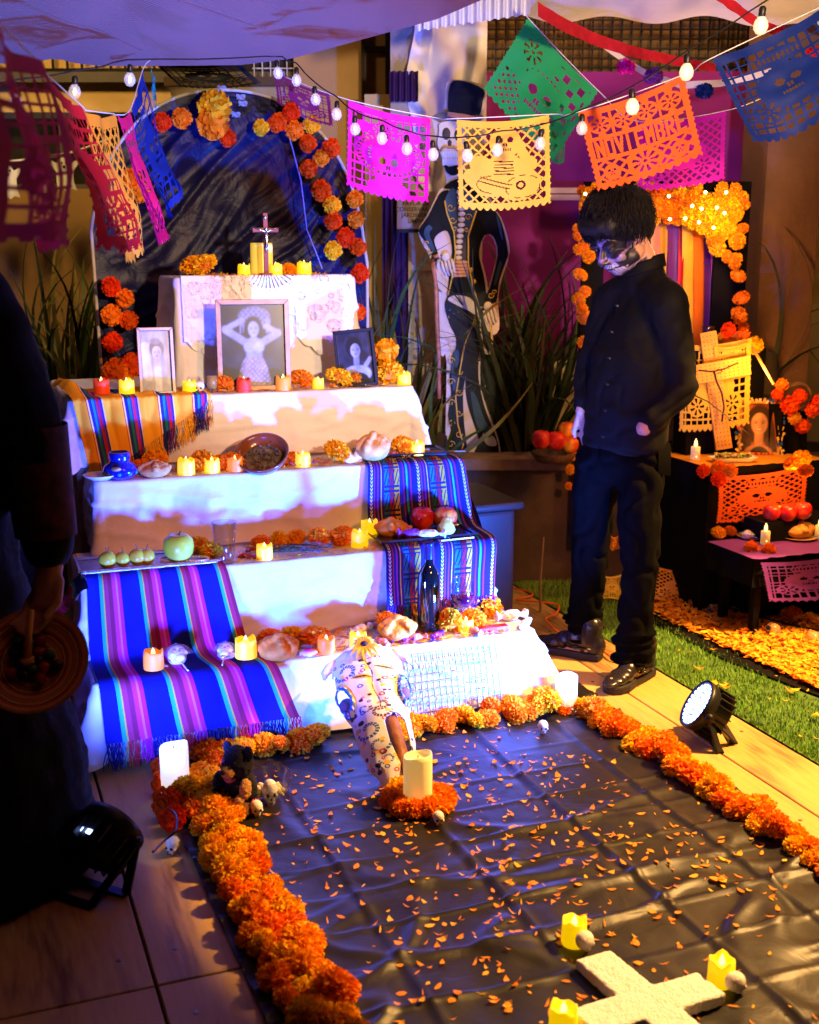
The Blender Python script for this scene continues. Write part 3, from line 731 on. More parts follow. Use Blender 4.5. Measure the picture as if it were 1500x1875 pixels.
M_ledwax = mat('yellow_candle_wax', (.90, .62, .03), .45, var=.05, emit=(1, .60, .0), estr=.8)
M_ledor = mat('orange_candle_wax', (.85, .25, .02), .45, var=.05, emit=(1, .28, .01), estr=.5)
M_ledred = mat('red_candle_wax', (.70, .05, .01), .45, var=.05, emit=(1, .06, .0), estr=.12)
M_flame = mat('candle_flame_bulb', (1, .85, .5), .3, emit=(1, .80, .35), estr=1.6)
def tealight(wax):
    def build():
        o = thing('candle', '', 'candle'); mb = MB(); n = 20; rin = .021
        prof = [(.0265, 0, 0), (.027, .004, 0), (.026, .036, 0), (.0255, .046, 1), (.0225, .047, 1), (.0215, .036, 0), (.0, .035, 0)]
        vs = []; fs = []
        for r, z, w in prof:
            for i in range(n):
                a = 2*math.pi*i/n; zz = z + (w*.0034*(math.sin(3*a+1) + .9*math.sin(5*a)) if w else 0); vs.append((r*math.cos(a), r*math.sin(a), zz))
        for k in range(len(prof)-1):
            for i in range(n): j = (i+1) % n; fs.append((k*n+i, k*n+j, (k+1)*n+j, (k+1)*n+i))
        mb.add(vs, fs); obj('wax', mb, wax, o, True)
        mb = MB(); mb.lathe([(.002, .034), (.006, .038), (.006, .044), (.003, .051), (.0008, .056)], 10); obj('flame', mb, M_flame, o, True)
        return o
    return build
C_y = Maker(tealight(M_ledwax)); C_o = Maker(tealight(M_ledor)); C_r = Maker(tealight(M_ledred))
def put(maker, px, py, z, label, group=None, s=1, rz=None, lift=0):
    return maker(PT(px, py, z) + Vector((0, 0, lift)), label, random.uniform(0, 6.28) if rz is None else rz, group, s)
Z1, Z2, Z3, Z4, Z5 = (TIER[k][4] + .005 for k in (1, 2, 3, 4, 5))

def PT(x, y, z=0.0):
    p = P(x, y, z)
    for k in (1, 2, 3, 4):
        if abs(z - TIER[k][4]) < .03:
            m = TIER[k][2] + .034 - p.dot(DD)
            if m > 0: r = ray(x, y); r.z = 0; p = p + r*(m/r.dot(DD))
    return p
# --- top box
def T5(px, d=4.50): u = PD(px, 500, d); q = ud(u); return A(q[0], d, Z5)
marigold(T5(353, 4.50) + Vector((0, 0, .043)), .052, 'red orange marigold at the left corner of the lace topped box')
marigold(T5(374, 4.47) + Vector((0, 0, .040)), .049, 'yellow orange marigold second from the left corner of the lace topped box')
C_y(T5(447, 4.46), 'small yellow candle left of the big candle on the lace topped box', 0, None, .9)
C_y(T5(505, 4.45), 'small bright candle right of the crucifix on the lace topped box', 1, None, .95)
C_y(T5(557, 4.47), 'small yellow candle at the right end of the lace topped box', 2, None, 1.05)
marigold(T5(530, 4.50) + Vector((0, 0, .022)), .032, 'flattened yellow marigold between two candles on the lace topped box')
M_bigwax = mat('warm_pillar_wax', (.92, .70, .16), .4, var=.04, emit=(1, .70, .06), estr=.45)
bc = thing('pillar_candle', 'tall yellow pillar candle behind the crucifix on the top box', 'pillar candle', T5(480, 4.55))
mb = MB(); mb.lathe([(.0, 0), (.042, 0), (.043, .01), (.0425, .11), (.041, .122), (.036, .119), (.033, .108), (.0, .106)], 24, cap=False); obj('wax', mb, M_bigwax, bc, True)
mb = MB(); mb.tube([(0, 0, .105), (.001, 0, .116)], .0012, 5); obj('wick', mb, M_ink, bc)
M_crosswood = mat('red_brown_wood', (.22, .018, .03), .35, coat=.3); M_silver = mat('silver_metal', (.75, .72, .70), .25, 1)
cr_ = thing('crucifix', 'small dark red wooden crucifix with silver figure on the top box', 'crucifix', T5(488, 4.435), AL)
mb = MB(); mb.box((0, 0, .115), (.017, .008, .23)); mb.box((0, -.0005, .168), (.098, .007, .016)); mb.box((0, 0, .006), (.04, .03, .012)); b_ = obj('cross', mb, M_crosswood, cr_)
bv = b_.modifiers.new('b', 'BEVEL'); bv.width = .001; bv.segments = 1
mb = MB(); mb.box((0, -.006, .215), (.014, .003, .010)); mb.tube([(-.04, -.008, .176), (-.02, -.009, .168), (0, -.010, .160), (.02, -.009, .168), (.04, -.008, .176)], [.0025, .003, .004, .003, .0025], 6)
mb.ball((0, -.011, .171), (.0055, .0055, .007), 8, 6); mb.tube([(0, -.010, .163), (0, -.011, .145), (.001, -.011, .125), (-.001, -.013, .105), (0, -.010, .088)], [.006, .008, .0065, .005, .003], 8)
obj('figure', mb, M_silver, cr_, True)
# petals as stuff
M_pet = mat('loose_petal', (.92, .40, .01), .7, var=.3, scale=40, hue=.02, backlit=.2); M_pet2 = mat('dark_petal', (.85, .25, .008), .7, backlit=.2); M_pet3 = mat('yellow_petal', (.92, .48, .02), .7, backlit=.2)
def petals(name, label_pts, size, zfun=None, rng=None, parent=None):
    rng = rng or random.Random(3); mb = MB()
    for p in label_pts:
        a = rng.uniform(0, 6.28); L = size*rng.uniform(.45, 1.5); w = L*rng.choice((.07, .10, .18, .25, .32)); t = Vector((math.cos(a), math.sin(a), 0)); q = Vector((-t.y, t.x, 0))
        cv = rng.uniform(.05, .45)*L; tw = rng.uniform(-.3, .3)*w; mi = rng.choice((0, 0, 1, 2)); p = Vector(p); Zv = Vector((0, 0, 1))
        vs = [p - t*L*.5 + Zv*cv*.6, p - t*L*.1 - q*w + Zv*(.001+max(0, tw)), p - t*L*.1 + q*w + Zv*(.001+max(0, -tw)), p + t*L*.25 - q*w*.9 + Zv*(.001 + cv*.2), p + t*L*.25 + q*w*.9 + Zv*(.002 + cv*.3), p + t*L*.5 + q*w*.2 + Zv*cv]
        mb.add(vs, [(0, 1, 2), (1, 3, 4, 2), (3, 5, 4)], mi)
    return stuff(obj(name, mb, [M_pet, M_pet2, M_pet3], parent))
rp = random.Random(9)
for k, n, dd in ((1, 560, .24), (2, 330, .21), (3, 330, .22), (4, 300, .2), (5, 150, .2)):
    u0, u1, d0, d1, z = TIER[k]; pts = []
    for _ in range(n):
        u = rp.uniform(u0 + (.5 if k == 1 else (.45 if k == 4 else .1)), u1 - .1); pts.append(A(u, d0 + .012 + dd*rp.random()**1.6, z + .008))
    tag(petals('scattered_petals', pts, .026, rng=rp), 'orange petals strewn on the ' + ('bottom', 'second', 'third', 'fourth', 'top')[k-1] + ' step of the big altar', 'petals')

# --- fourth step
put(C_r, 187, 727, Z4, 'red candle at the left end of the yellow serape', s=1.05, lift=.012)
put(C_y, 233, 727, Z4, 'bright yellow candle left of the slim portrait on the fourth step', s=1.0, lift=.012)
put(C_y, 348, 727, Z4, 'yellow candle between the slim portrait and the little skull', s=.95)
put(C_r, 447, 728, Z4, 'orange red candle in front of the large portrait', s=1.0)
put(C_o, 519, 724, Z4, 'orange candle at the right foot of the large portrait', s=1.05)
put(C_y, 583, 722, Z4, 'yellow candle between marigolds right of the large portrait', s=.8)
put(C_y, 740, 704, Z4, 'bright small candle at the right corner of the fourth step', s=.95)
for px, py, r, l in ((410, 728, .036, 'round marigold between the shot glass and the large portrait'), (551, 722, .045, 'wide marigold right of the large portrait'), (621, 720, .045, 'marigold below the black framed portrait'), (648, 718, .034, 'smaller marigold leaning on the black framed portrait'), (711, 712, .055, 'large marigold right of the black framed portrait')):
    marigold(PT(px, py, Z4) + Vector((0, .03, r*.8)), r, l)
paper_flower(PT(706, 712, Z4) + Vector((0, .06, .12)), .05, 'yellow', 'yellow tissue flower behind the black framed portrait')
def glass(name, label, loc, prof, liquid, liqmat, cat):
    g = thing(name, label, cat, loc); mb = MB(); mb.lathe(prof, 28, cap=False); obj('bowl', mb, M_glass, g, True)
    if liquid: mb = MB(); mb.lathe(liquid, 24); obj('drink', mb, liqmat, g, True)
    return g
def clear_glass():
    m, nt, b = _nt('clear_glass'); N = nt.nodes; L = nt.links; lw = N.new('ShaderNodeLayerWeight'); lw.inputs[0].default_value = .5; fr = N.new('ShaderNodeMath'); fr.operation = 'POWER'; fr.inputs[1].default_value = 3.5; L.new(lw.outputs[1], fr.inputs[0])
    mu = N.new('ShaderNodeMath'); mu.operation = 'MULTIPLY_ADD'; mu.inputs[1].default_value = .55; mu.inputs[2].default_value = .05; L.new(fr.outputs[0], mu.inputs[0])
    tr = N.new('ShaderNodeBsdfTransparent'); tr.inputs[0].default_value = (.90, .92, .96, 1); gl = N.new('ShaderNodeBsdfGlossy'); gl.inputs['Roughness'].default_value = .06; mx = N.new('ShaderNodeMixShader')
    L.new(mu.outputs[0], mx.inputs[0]); L.new(tr.outputs[0], mx.inputs[1]); L.new(gl.outputs[0], mx.inputs[2]); L.new(mx.outputs[0], N['Material Output'].inputs[0]); return m
M_glass = clear_glass()
M_teq = mat('amber_spirit', (.85, .40, .06), .05, var=0, alpha=.6); M_water = mat('water', (.05, .06, .08), .02, var=0, alpha=.15)
glass('shot_glass', 'shot glass of amber spirit on the fourth step', PT(389, 727, Z4), [(.0, .004), (.017, .004), (.0185, .01), (.0235, .082), (.0225, .082), (.0175, .016), (0, .016)], [(.0165, .0175), (.0205, .062)], M_teq, 'shot glass')
def skull_mesh(mb, s=1, jaw=True):
    mb.ball((0, 0, .62*s), (.40*s, .46*s, .40*s), 16, 12)
    mb.ball((0, -.20*s, .34*s), (.27*s, .22*s, .22*s), 12, 8); mb.ball((0, -.22*s, .15*s), (.22*s, .18*s, .16*s), 12, 8)
    for x in (-.27, .27): mb.ball((x*s, -.24*s, .42*s), (.12*s, .14*s, .10*s), 8, 6)
M_sugar = mat('white_sugar', (.80, .76, .74), .7, bump=.3, bscale=200, sss=.05); M_pinkd = mat('pink_icing', (.75, .08, .20), .5)
def sugar_skull(deco):
    def build():
        o = thing('sugar_skull', '', 'sugar skull'); mb = MB(); skull_mesh(mb, .05); o2 = remesh_obj('skull', mb, .0022, M_sugar, o, 3)
        mb = MB()
        for x in (-.0085, .0085): mb.ball((x, -.0195, .0245), (.0042, .004, .0044), 8, 6)
        mb.ball((0, -.0235, .0165), (.0022, .002, .0030), 6, 5)
        for q in range(5): mb.box((-.006 + q*.003, -.0195, .0075), (.0008, .002, .005))
        obj('eye_sockets', mb, M_ink, o)
        if deco:
            mb = MB(); 
            for q in range(9): a = q/9*6.28; mb.ball((.0125*math.cos(a), .002 + .014*math.sin(a), .046 + .002*math.sin(a)), .0028, 6, 5)
            obj('icing', mb, M_pinkd, o)
        return o
    return build
SK = Maker(sugar_skull(False)); SKP = Maker(sugar_skull(True))
SKP(PT(366, 727, Z4), 'tiny white sugar skull beside the shot glass', 0, None, .9)
# portraits: frame, mat, photograph with a plain generic sitter drawn as flat print
M_goldf = mat('bronze_frame_wood', (.34, .20, .12), .4, .3, var=.2, scale=30); M_blackf = mat('black_frame_wood', (.012, .011, .013), .35); M_silf = mat('pewter_frame', (.26, .20, .17), .4, .4)
def portrait(name, label, loc, w, h, fw, fm, rz, lean, kind):
    o = thing(name, label, 'framed portrait', loc); o.rotation_euler = Euler((-lean, 0, rz))
    mb = MB()
    for s in (-1, 1):
        mb.prism([(s*(w/2), 0), (s*(w/2-fw), fw), (s*(w/2-fw), h-fw), (s*(w/2), h)] [::(1 if s < 0 else -1)], -.008, .010, Matrix(((1, 0, 0), (0, 0, -1), (0, 1, 0))))
    mb.prism([(-w/2, 0), (w/2, 0), (w/2-fw, fw), (-w/2+fw, fw)], -.008, .010, Matrix(((1, 0, 0), (0, 0, -1), (0, 1, 0))))
    mb.prism([(-w/2, h), (-w/2+fw, h-fw), (w/2-fw, h-fw), (w/2, h)], -.008, .010, Matrix(((1, 0, 0), (0, 0, -1), (0, 1, 0))))
    f_ = obj('frame', mb, fm, o); bv = f_.modifiers.new('b', 'BEVEL'); bv.width = .0015; bv.segments = 1
    iw, ih = w-2*fw, h-2*fw; nx = 84; ny = int(nx*ih/iw)
    X, Y = np.meshgrid((np.arange(nx+1)/nx - .5)*2, np.arange(ny+1)/ny*2 - 1)   # x -1..1, y -1 bottom..1 top
    asp = ih/iw
    yy = Y*asp
    def ell(cx, cy, rx, ry, soft=.06, rot=0):
        c, s = math.cos(rot), math.sin(rot); dx, dy = X-cx, yy-cy*asp
        q = np.sqrt(((dx*c+dy*s)/rx)**2 + ((-dx*s+dy*c)/ry)**2); return np.clip((1-q)/soft*.5+.5, 0, 1)
    def cap(x0, y0, x1, y1, r, soft=.3):
        ax, ay, bx, by = x0, y0*asp, x1, y1*asp; L2 = (bx-ax)**2+(by-ay)**2
        t = np.clip(((X-ax)*(bx-ax)+(yy-ay)*(by-ay))/L2, 0, 1); d = np.hypot(X-ax-t*(bx-ax), yy-ay-t*(by-ay)); return np.clip((r-d)/(r*soft)+.5, 0, 1)
    img = np.zeros(X.shape + (3,)); 
    def put_(m, c): 
        for k in range(3): img[..., k] = img[..., k]*(1-m) + c[k]*m
    nz = np.array([[noise.noise(Vector((x*3, y*3, w*50))) for x in np.linspace(-1, 1, nx+1)] for y in np.linspace(-1, 1, ny+1)])
    if kind == 'dancer':
        put_(np.ones_like(X), (.045, .045, .055)); put_(np.clip(nz*2, 0, 1)*.5, (.09, .09, .11))
        put_(np.clip(-Y - .35, 0, 1)*.7, (.02, .016, .016))
        crown = ell(.05, .66, .52, .38) * (.45 + .55*(np.sin(X*38)*np.sin(yy*34) > -.15)); put_(crown, (.36, .35, .36))
        for s in (-1, 1): put_(cap(.05 + s*.42, .60, .05 + s*.42, .36, .09)*(np.sin(X*60) > -.3), (.42, .40, .40))
        skin = (.52, .50, .50)
        put_(ell(.02, .36, .30, .46), (.03, .03, .035))
        put_(cap(-.20, .05, -.88, .40, .12), skin); put_(cap(-.88, .40, -.34, .62, .09), skin); put_(cap(.26, .05, .80, .30, .12), skin); put_(cap(.80, .30, .42, .46, .09), skin)
        put_(cap(.02, .30, .02, .08, .10), (.42, .40, .40)); put_(ell(.02, .02, .33, .22), skin); put_(ell(.02, .40, .175, .245), (.62, .60, .60))
        put_(cap(.02, -.02, .02, -.40, .25), skin)
        for s in (-1, 1): put_(ell(.02 + s*.16, -.05, .17, .17) * (.55 + .45*(np.sin(X*50+yy*50) > 0)), (.70, .69, .72))
        sk = np.clip((.26 + .30*np.clip((-.30 - Y)/.6, 0, 1)**.6 - np.abs(X - .0))/.03, 0, 1)*(Y < -.30); put_(sk*(.7 + .3*(nz > 0)), (.46, .34, .26)); put_(sk*(np.sin(X*44 + 5*nz)*np.sin(yy*40) > .55), (.85, .72, .62))
        fx, fy, fr = .02, .40, .175
    elif kind == 'pale':
        put_(np.ones_like(X), (.48, .44, .40)); put_(np.clip(nz+.3, 0, 1)*.4, (.66, .60, .55)); put_(cap(-.7, .5, -.6, -.5, .3), (.88, .82, .76))
        put_(ell(.08, .42, .50, .62), (.20, .15, .12)); put_(ell(.0, .66, .34, .22), (.36, .28, .24))
        put_(cap(.1, .1, .08, -.3, .20), (.62, .50, .42)); put_(ell(.05, -1.0, .98, .75), (.40, .30, .22)); put_(cap(.1, -.25, .1, -1, .22), (.80, .74, .70)); put_(ell(.08, .28, .33, .47), (.74, .62, .54))
        fx, fy, fr = .08, .28, .33
    elif kind == 'dark':
        put_(np.ones_like(X), (.05, .05, .075)); put_(np.clip(nz+.2, 0, 1)*.5, (.12, .12, .17))
        put_(ell(-.06, .44, .48, .60), (.03, .025, .035)); put_(ell(.34, .10, .30, .36), (.05, .04, .05))
        put_(cap(.05, .1, .02, -.2, .17), (.46, .43, .43)); put_(ell(.0, -.62, .86, .52), (.60, .56, .55)); put_(ell(.06, -.98, .66, .62)*((nz > -.25)*.3+.7), (.02, .018, .02))
        put_(ell(.02, .30, .29, .42), (.64, .60, .60)); put_(cap(.55, -.3, .85, -.05, .13), (.52, .49, .49)); fx, fy, fr = .02, .30, .29
    else:
        put_(np.ones_like(X), (.45, .10, .03)); put_(ell(.0, .15, .75, 1.1), (.05, .022, .012)); put_(cap(-.55, .1, -.75, -.9, .3), (.06, .026, .014)); put_(cap(.5, .1, .7, -.9, .3), (.06, .026, .014))
        put_(cap(.0, -.2, .0, -.6, .24), (.60, .27, .13)); put_(ell(.0, -1.05, .8, .5), (.55, .24, .12)); put_(ell(.05, -1.15, .55, .55), (.02, .012, .012)); put_(ell(.0, .18, .44, .60), (.72, .35, .18))
        fx, fy, fr = .0, .18, .44
    for s in (-1, 1):
        put_(ell(fx + s*fr*.42, fy + fr*.10/asp, fr*.17, fr*.08, .6), (.05, .035, .035)); put_(ell(fx + s*fr*.42, fy + fr*.34/asp, fr*.24, fr*.045, .8)*.8, (.10, .07, .06))
    put_(ell(fx + fr*.05, fy - fr*.30/asp, fr*.10, fr*.20, .9)*.5, (.30, .22, .20)); 
    if kind == 'smile': put_(ell(fx, fy - fr*.72/asp, fr*.44, fr*.17, .3), (.50, .08, .05)); put_(ell(fx, fy - fr*.70/asp, fr*.36, fr*.09, .3), (.9, .82, .75))
    else: put_(ell(fx, fy - fr*.72/asp, fr*.24, fr*.08, .6)*.85, (.16, .06, .06))
    img *= (.88 + .30*nz + .10*np.random.RandomState(3).randn(*X.shape))[..., None]
    sh_ = np.clip((X - fx)/fr*.9, -1, 1)*np.clip(1.6 - np.hypot((X-fx)/fr, (yy-fy*asp)/(fr*1.4)), 0, 1); img *= (1 - .38*np.clip(sh_, -.3, 1))[..., None]
    for _ in range(2):
        pd_ = np.pad(img, ((1, 1), (1, 1), (0, 0)), 'edge'); img = (pd_[:-2, 1:-1] + pd_[2:, 1:-1] + pd_[1:-1, :-2] + pd_[1:-1, 2:] + 2*img)/6
    img = np.clip(img**(1.0 if kind == 'smile' else 1.25)*(1.0 if kind == 'smile' else .62), .003, .9); H2, W2 = X.shape
    mb = MB(); mb.grid(lambda a, b: Vector(((a-.5)*iw, .004, fw + b*ih)), nx, ny)
    me = mb.mesh('photo', M_photo); ca = me.color_attributes.new('print', 'FLOAT_COLOR', 'POINT')
    ca.data.foreach_set('color', np.concatenate([img.reshape(-1, 3), np.ones((img.shape[0]*img.shape[1], 1))], 1).ravel())
    link('photo', me, o)
    mb = MB(); mb.box((0, .0115, h/2), (w-.004, .003, h-.004)); 
    mb.box((0, .045, h*.22), (.05, .07, .004), Euler((-.9, 0, 0))); obj('back_board', mb, M_blackf, o)
    return o
M_photo, ntp, bp_ = _nt('glossy_photo_print'); vc = ntp.nodes.new('ShaderNodeVertexColor'); vc.layer_name = 'print'; ntp.links.new(vc.outputs[0], bp_.inputs[0]); bp_.inputs['Roughness'].default_value = .3; bp_.inputs['Coat Weight'].default_value = .12; bp_.inputs['Coat Roughness'].default_value = .06
portrait('framed_portrait', 'large bronze framed picture of a dancer in a tall headdress', PT(470, 727, Z4) + DD*.02, .262, .325, .018, M_goldf, AL - .16, .10, 'dancer')
portrait('framed_portrait', 'slim pewter framed pale portrait at the left of the fourth step', PT(288, 730, Z4) + Vector((0, .02, 0)), .125, .235, .012, M_silf, .30, .16, 'pale')
portrait('framed_portrait', 'black framed portrait tilted at the right of the fourth step', PT(657, 718, Z4), .150, .212, .012, M_blackf, .02, .14, 'dark').rotation_euler[1] = -.10

# --- breads, fruit and small gifts
M_bread = mat('golden_bread_crust', (.62, .25, .03), .6, spec=.1, var=.25, scale=25, bump=.25, bscale=90); M_bread2 = mat('sugared_bread_crust', (.66, .32, .07), .7, spec=.1, var=.25, scale=30, bump=.35, bscale=260)
def bread(m, s=1):
    def build():
        o = thing('dead_bread', '', 'bread'); mb = MB(); mb.ball((0, 0, .028), (.062, .062, .036), 20, 12)
        for a in (0, math.pi/2, math.pi/4*3):
            dx, dy = math.cos(a), math.sin(a)
            for t in np.linspace(-1, 1, 9): mb.ball((dx*.055*t, dy*.055*t, .024 + .046*math.sqrt(max(0, 1-(t*.9)**2))), .011 + .006*abs(t)**2, 8, 6)
        mb.ball((0, 0, .076), (.018, .018, .015), 10, 8); remesh_obj('loaf', mb, .004, m, o, 3, .0015, 60); return o
    return build
BR = Maker(bread(M_bread)); BS = Maker(bread(M_bread2))
BR(PT(510, 1208, Z1), 'golden bread of the dead loaf left on the bottom step', .4, None, (1.0, .9, .92))
BR(PT(728, 1170, Z1), 'golden bread of the dead loaf beside the wine bottle', .9, None, (1.0, .9, .92))
BS(PT(284, 880, Z3), 'sugared pale bread beside the blue jar on the third step', .3, None, (.82, .7, .66))
BS(PT(684, 850, Z3) + Vector((0, 0, .012)), 'large sugared bread on the black tray of the third step', 1.2, None, (1.12, .9, 1.1), )
BR(PT(716, 988, Z2) + Vector((0, 0, .014)), 'round bread at the left end of the black tray', .1, None, (.85, .75, .75))
for px, py, r, l in ((495, 1172, .040, 'left marigold of three behind the golden loaf on the bottom step'), (537, 1170, .042, 'middle marigold of three behind the golden loaf'), (577, 1172, .048, 'large right marigold of three behind the golden loaf'),
                     (716, 1146, .046, 'marigold behind the golden loaf next to the wine bottle'), (823, 1144, .050, 'round marigold between wine bottle and wine glass'), (866, 1138, .046, 'marigold right of the wine glass'), (889, 1114, .052, 'highest marigold at the right end of the bottom step')):
    marigold(PT(px, py+14, Z1) + Vector((0, 0, r*.8)), r, l)
put(C_o, 598, 1203, Z1, 'orange candle between marigolds and cow skull on the bottom step', s=1.05)
put(C_y, 853, 1157, Z1, 'small yellow candle behind the foot of the wine glass', s=.95)
put(C_y, 656, 1190, Z1, 'yellow candle standing right behind the painted cow skull', s=1.05, lift=.0)
M_cookie = mat('white_icing_cookie', (.80, .66, .60), .6); M_jam = mat('pink_jam', (.60, .02, .15), .3)
def cookie():
    o = thing('cookie', '', 'cookie'); mb = MB(); mb.lathe([(0, 0), (.021, 0), (.026, .005), (.025, .011), (.016, .014), (0, .013)], 18, cap=False, wob=.04); obj('biscuit', mb, M_cookie, o, True)
    mb = MB(); mb.lathe([(.010, .013), (.011, .0155), (.006, .018), (0, .0185)], 12, cap=False); obj('jam', mb, M_jam, o, True); return o
CK = Maker(cookie)
CK(PT(566, 1220, Z1), 'round iced cookie with pink jam at the edge of the bottom step', 0, None, 1.1); CK(PT(563, 1203, Z1), 'iced jam cookie behind the other near the golden loaf', 1, None, 1.05)
# bottle and wine glass
M_bottle = mat('dark_wine_bottle', (.004, .006, .006), .04, var=0, coat=1, spec=.7); M_foil = mat('blue_black_foil', (.02, .02, .08), .3, .5); M_wine = mat('red_wine', (.08, .002, .02), .03, var=0, spec=.6)
bo = thing('wine_bottle', 'dark wine bottle standing on the bottom step', 'wine bottle', PT(785, 1155, Z1))
mb = MB(); mb.lathe([(0, .004), (.034, 0), (.0375, .006), (.038, .04), (.038, .175), (.035, .198), (.024, .218), (.0155, .232), (.0145, .25)], 32, cap=False); obj('body', mb, M_bottle, bo, True)
mb = MB(); mb.lathe([(.015, .248), (.0155, .25), (.0150, .292), (.0165, .294), (.0165, .302), (.015, .304), (0, .304)], 24, cap=False); obj('neck_foil', mb, M_foil, bo, True)
g = glass('wine_glass', 'stemmed glass of red wine right of the bottle', PT(846, 1168, Z1), [(.0, .0), (.034, .0), (.034, .002), (.008, .006), (.0035, .014), (.0032, .075), (.006, .085), (.022, .098), (.036, .118), (.040, .142), (.038, .170), (.034, .194), (.0330, .194), (.0370, .170), (.0388, .142), (.035, .119), (.021, .100), (0, .091)], [(.004, .093), (.021, .1005), (.0345, .119), (.0380, .140)], M_wine, 'wine glass')
glass('drinking_glass', 'tall empty drinking glass on the second step', PT(413, 1046, Z2), [(0, .0), (.028, 0), (.029, .006), (.041, .135), (.0398, .135), (.0270, .012), (0, .012)], None, M_water, 'drinking glass')
# small sweets on the bottom step
M_redfoil = mat('red_wrapper', (.55, .01, .02), .25, var=.1); M_white = mat('white_paper', (.8, .78, .76), .6); M_cello = mat('cellophane', (.85, .80, .80), .15, var=.4, scale=60, bump=.8, bscale=120)
cb = thing('candy_box', 'small red candy box with a white letter mark on the bottom step', 'candy box', PT(903, 1160, Z1), .35)
mb = MB(); mb.box((0, 0, .010), (.10, .032, .020)); obj('box', mb, M_redfoil, cb)
t = link('lettering', text_mesh('E', .018, M_white), cb); t.location = (-.028, -.0165, .010); t.rotation_euler = (math.pi/2, 0, 0)
mb = MB(); mb.box((.022, -.0004, .010), (.03, .0324, .016)); obj('label_strip', mb, mat('dark_red_print', (.20, .005, .01), .4), cb)
def wrapped(m):
    def build():
        o = thing('wrapped_candy', '', 'candy'); mb = MB(); mb.ball((0, 0, .012), (.024, .015, .012), 12, 8)
        for s in (-1, 1): mb.lathe([(.003, 0), (.008, .010), (.014, .016)], 8, (s*.021, 0, .012), 0, Matrix.Rotation(s*math.pi/2, 3, 'Y'), .2)
        remesh_obj('wrapper', mb, .0025, m, o, 1, .002, 90); return o
    return build
WC = Maker(wrapped(M_cello)); WR = Maker(wrapped(mat('pink_wrapper', (.60, .20, .18), .3, var=.3, scale=50))); WP = Maker(wrapped(mat('purple_wrapper', (.22, .03, .28), .3, var=.3, scale=50)))
WC(PT(936, 1136, Z1), 'clear wrapped sugar sweet at the right corner of the bottom step', .4, None, (1.6, 1.5, 1.6)); WC(PT(962, 1148, Z1), 'second clear wrapped sweet nearest the right corner', 1.2, None, 1.1)
WR(PT(760, 1188, Z1), 'pinkish sweet in front of the second loaf', .3, None, 1.1); WP(PT(738, 1200, Z1), 'purple sweet near the front edge before the second loaf', .1, None, 1.0)
WR(PT(702, 1195, Z1), 'pink wrapped sweet right of the cow skull on the step', 2.0, None, 1.0); WC(PT(660, 1160, Z1), 'crumpled clear sweet behind the skull candle', .8, None, 1.3); WR(PT(690, 1150, Z1), 'pink sweet among petals left of the second loaf', .8, None, 1.0)
WP(PT(800, 1183, Z1), 'purple sweet in front of the wine bottle', 1.1, None, 1.0); WR(PT(868, 1172, Z1), 'orange pink sweet between wine glass and red box', 2.1, None, 1.1)
# second step right: black tray
M_tray = mat('black_lacquer', (.015, .013, .015), .25, coat=.4); M_sil2 = mat('hammered_silver', (.50, .46, .42), .28, 1, var=.2, scale=80, bump=.5, bscale=160)
def tray(label, c, w, d, m, rz, lip=.012):
    o = thing('tray', label, 'tray', c, rz); mb = MB(); mb.box((0, 0, .004), (w, d, .006)); obj('base', mb, m, o)
    mb = MB()
    for s in (-1, 1): mb.box((0, s*(d/2 + .004), .010), (w + .02, .010, .005), Euler((s*.5, 0, 0))); mb.box((s*(w/2 + .004), 0, .010), (.010, d, .005), Euler((0, -s*.5, 0)))
    obj('rim', mb, m, o); return o
q = PT(785, 990, Z2 + .012); tray('black tray of fruit and bread on the embroidered cloth', q + DD*.06, .34, .14, M_tray, AL)
q = PT(745, 855, Z3 + .012); tray('black tray with bread and nuts at the right end of the third step', q + DD*.06, .30, .15, M_tray, AL - .1)
q = PT(275, 1062, Z2 + .012); tray('hammered silver tray of small fruit on the left of the second step', q + DD*.04, .42, .15, M_sil2, AL - .02)
M_stalk = mat('fruit_stalk', (.08, .05, .02), .8)
def fruit(name, cat, prof, m, stalk=True, n=24, wob=0):
    def build():
        o = thing(name, '', cat); mb = MB(); mb.lathe(prof, n, cap=False, wob=wob); obj('flesh', mb, m, o, True)
        if stalk: mb = MB(); top = prof[-1][1]; mb.tube([(0, 0, top - .002), (.002, 0, top + .008), (.006, .001, top + .016)], .0014, 5); obj('stalk', mb, M_stalk, o)
        return o
    return build
ap = [(0, .004), (.012, .0), (.024, .006), (.034, .022), (.0375, .040), (.035, .056), (.024, .068), (.012, .070), (.004, .066), (0, .062)]
pe = [(0, .004), (.012, 0), (.028, .010), (.034, .028), (.029, .050), (.018, .068), (.013, .082), (.008, .090), (0, .092)]
gu = [(0, 0), (.010, .001), (.020, .008), (.0255, .023), (.023, .038), (.013, .048), (.004, .051), (0, .050)]
def blend_mat(name, c0, c1, sc, rough=.3):
    m = mat(name, c0, rough, var=.1, coat=.05, spec=.25); N = m.node_tree.nodes; L = m.node_tree.links
    hs = [n for n in N if n.type == 'HUE_SAT'][0]; tc = [n for n in N if n.type == 'TEX_COORD'][0]
    nz = N.new('ShaderNodeTexNoise'); nz.inputs['Scale'].default_value = sc; L.new(tc.outputs['Object'], nz.inputs['Vector'])
    cr = N.new('ShaderNodeValToRGB'); cr.color_ramp.elements[0].position = .42; cr.color_ramp.elements[1].position = .58
    cr.color_ramp.elements[0].color = (*c0, 1); cr.color_ramp.elements[1].color = (*c1, 1); L.new(nz.outputs['Fac'], cr.inputs[0]); L.new(cr.outputs[0], hs.inputs['Color']); return m
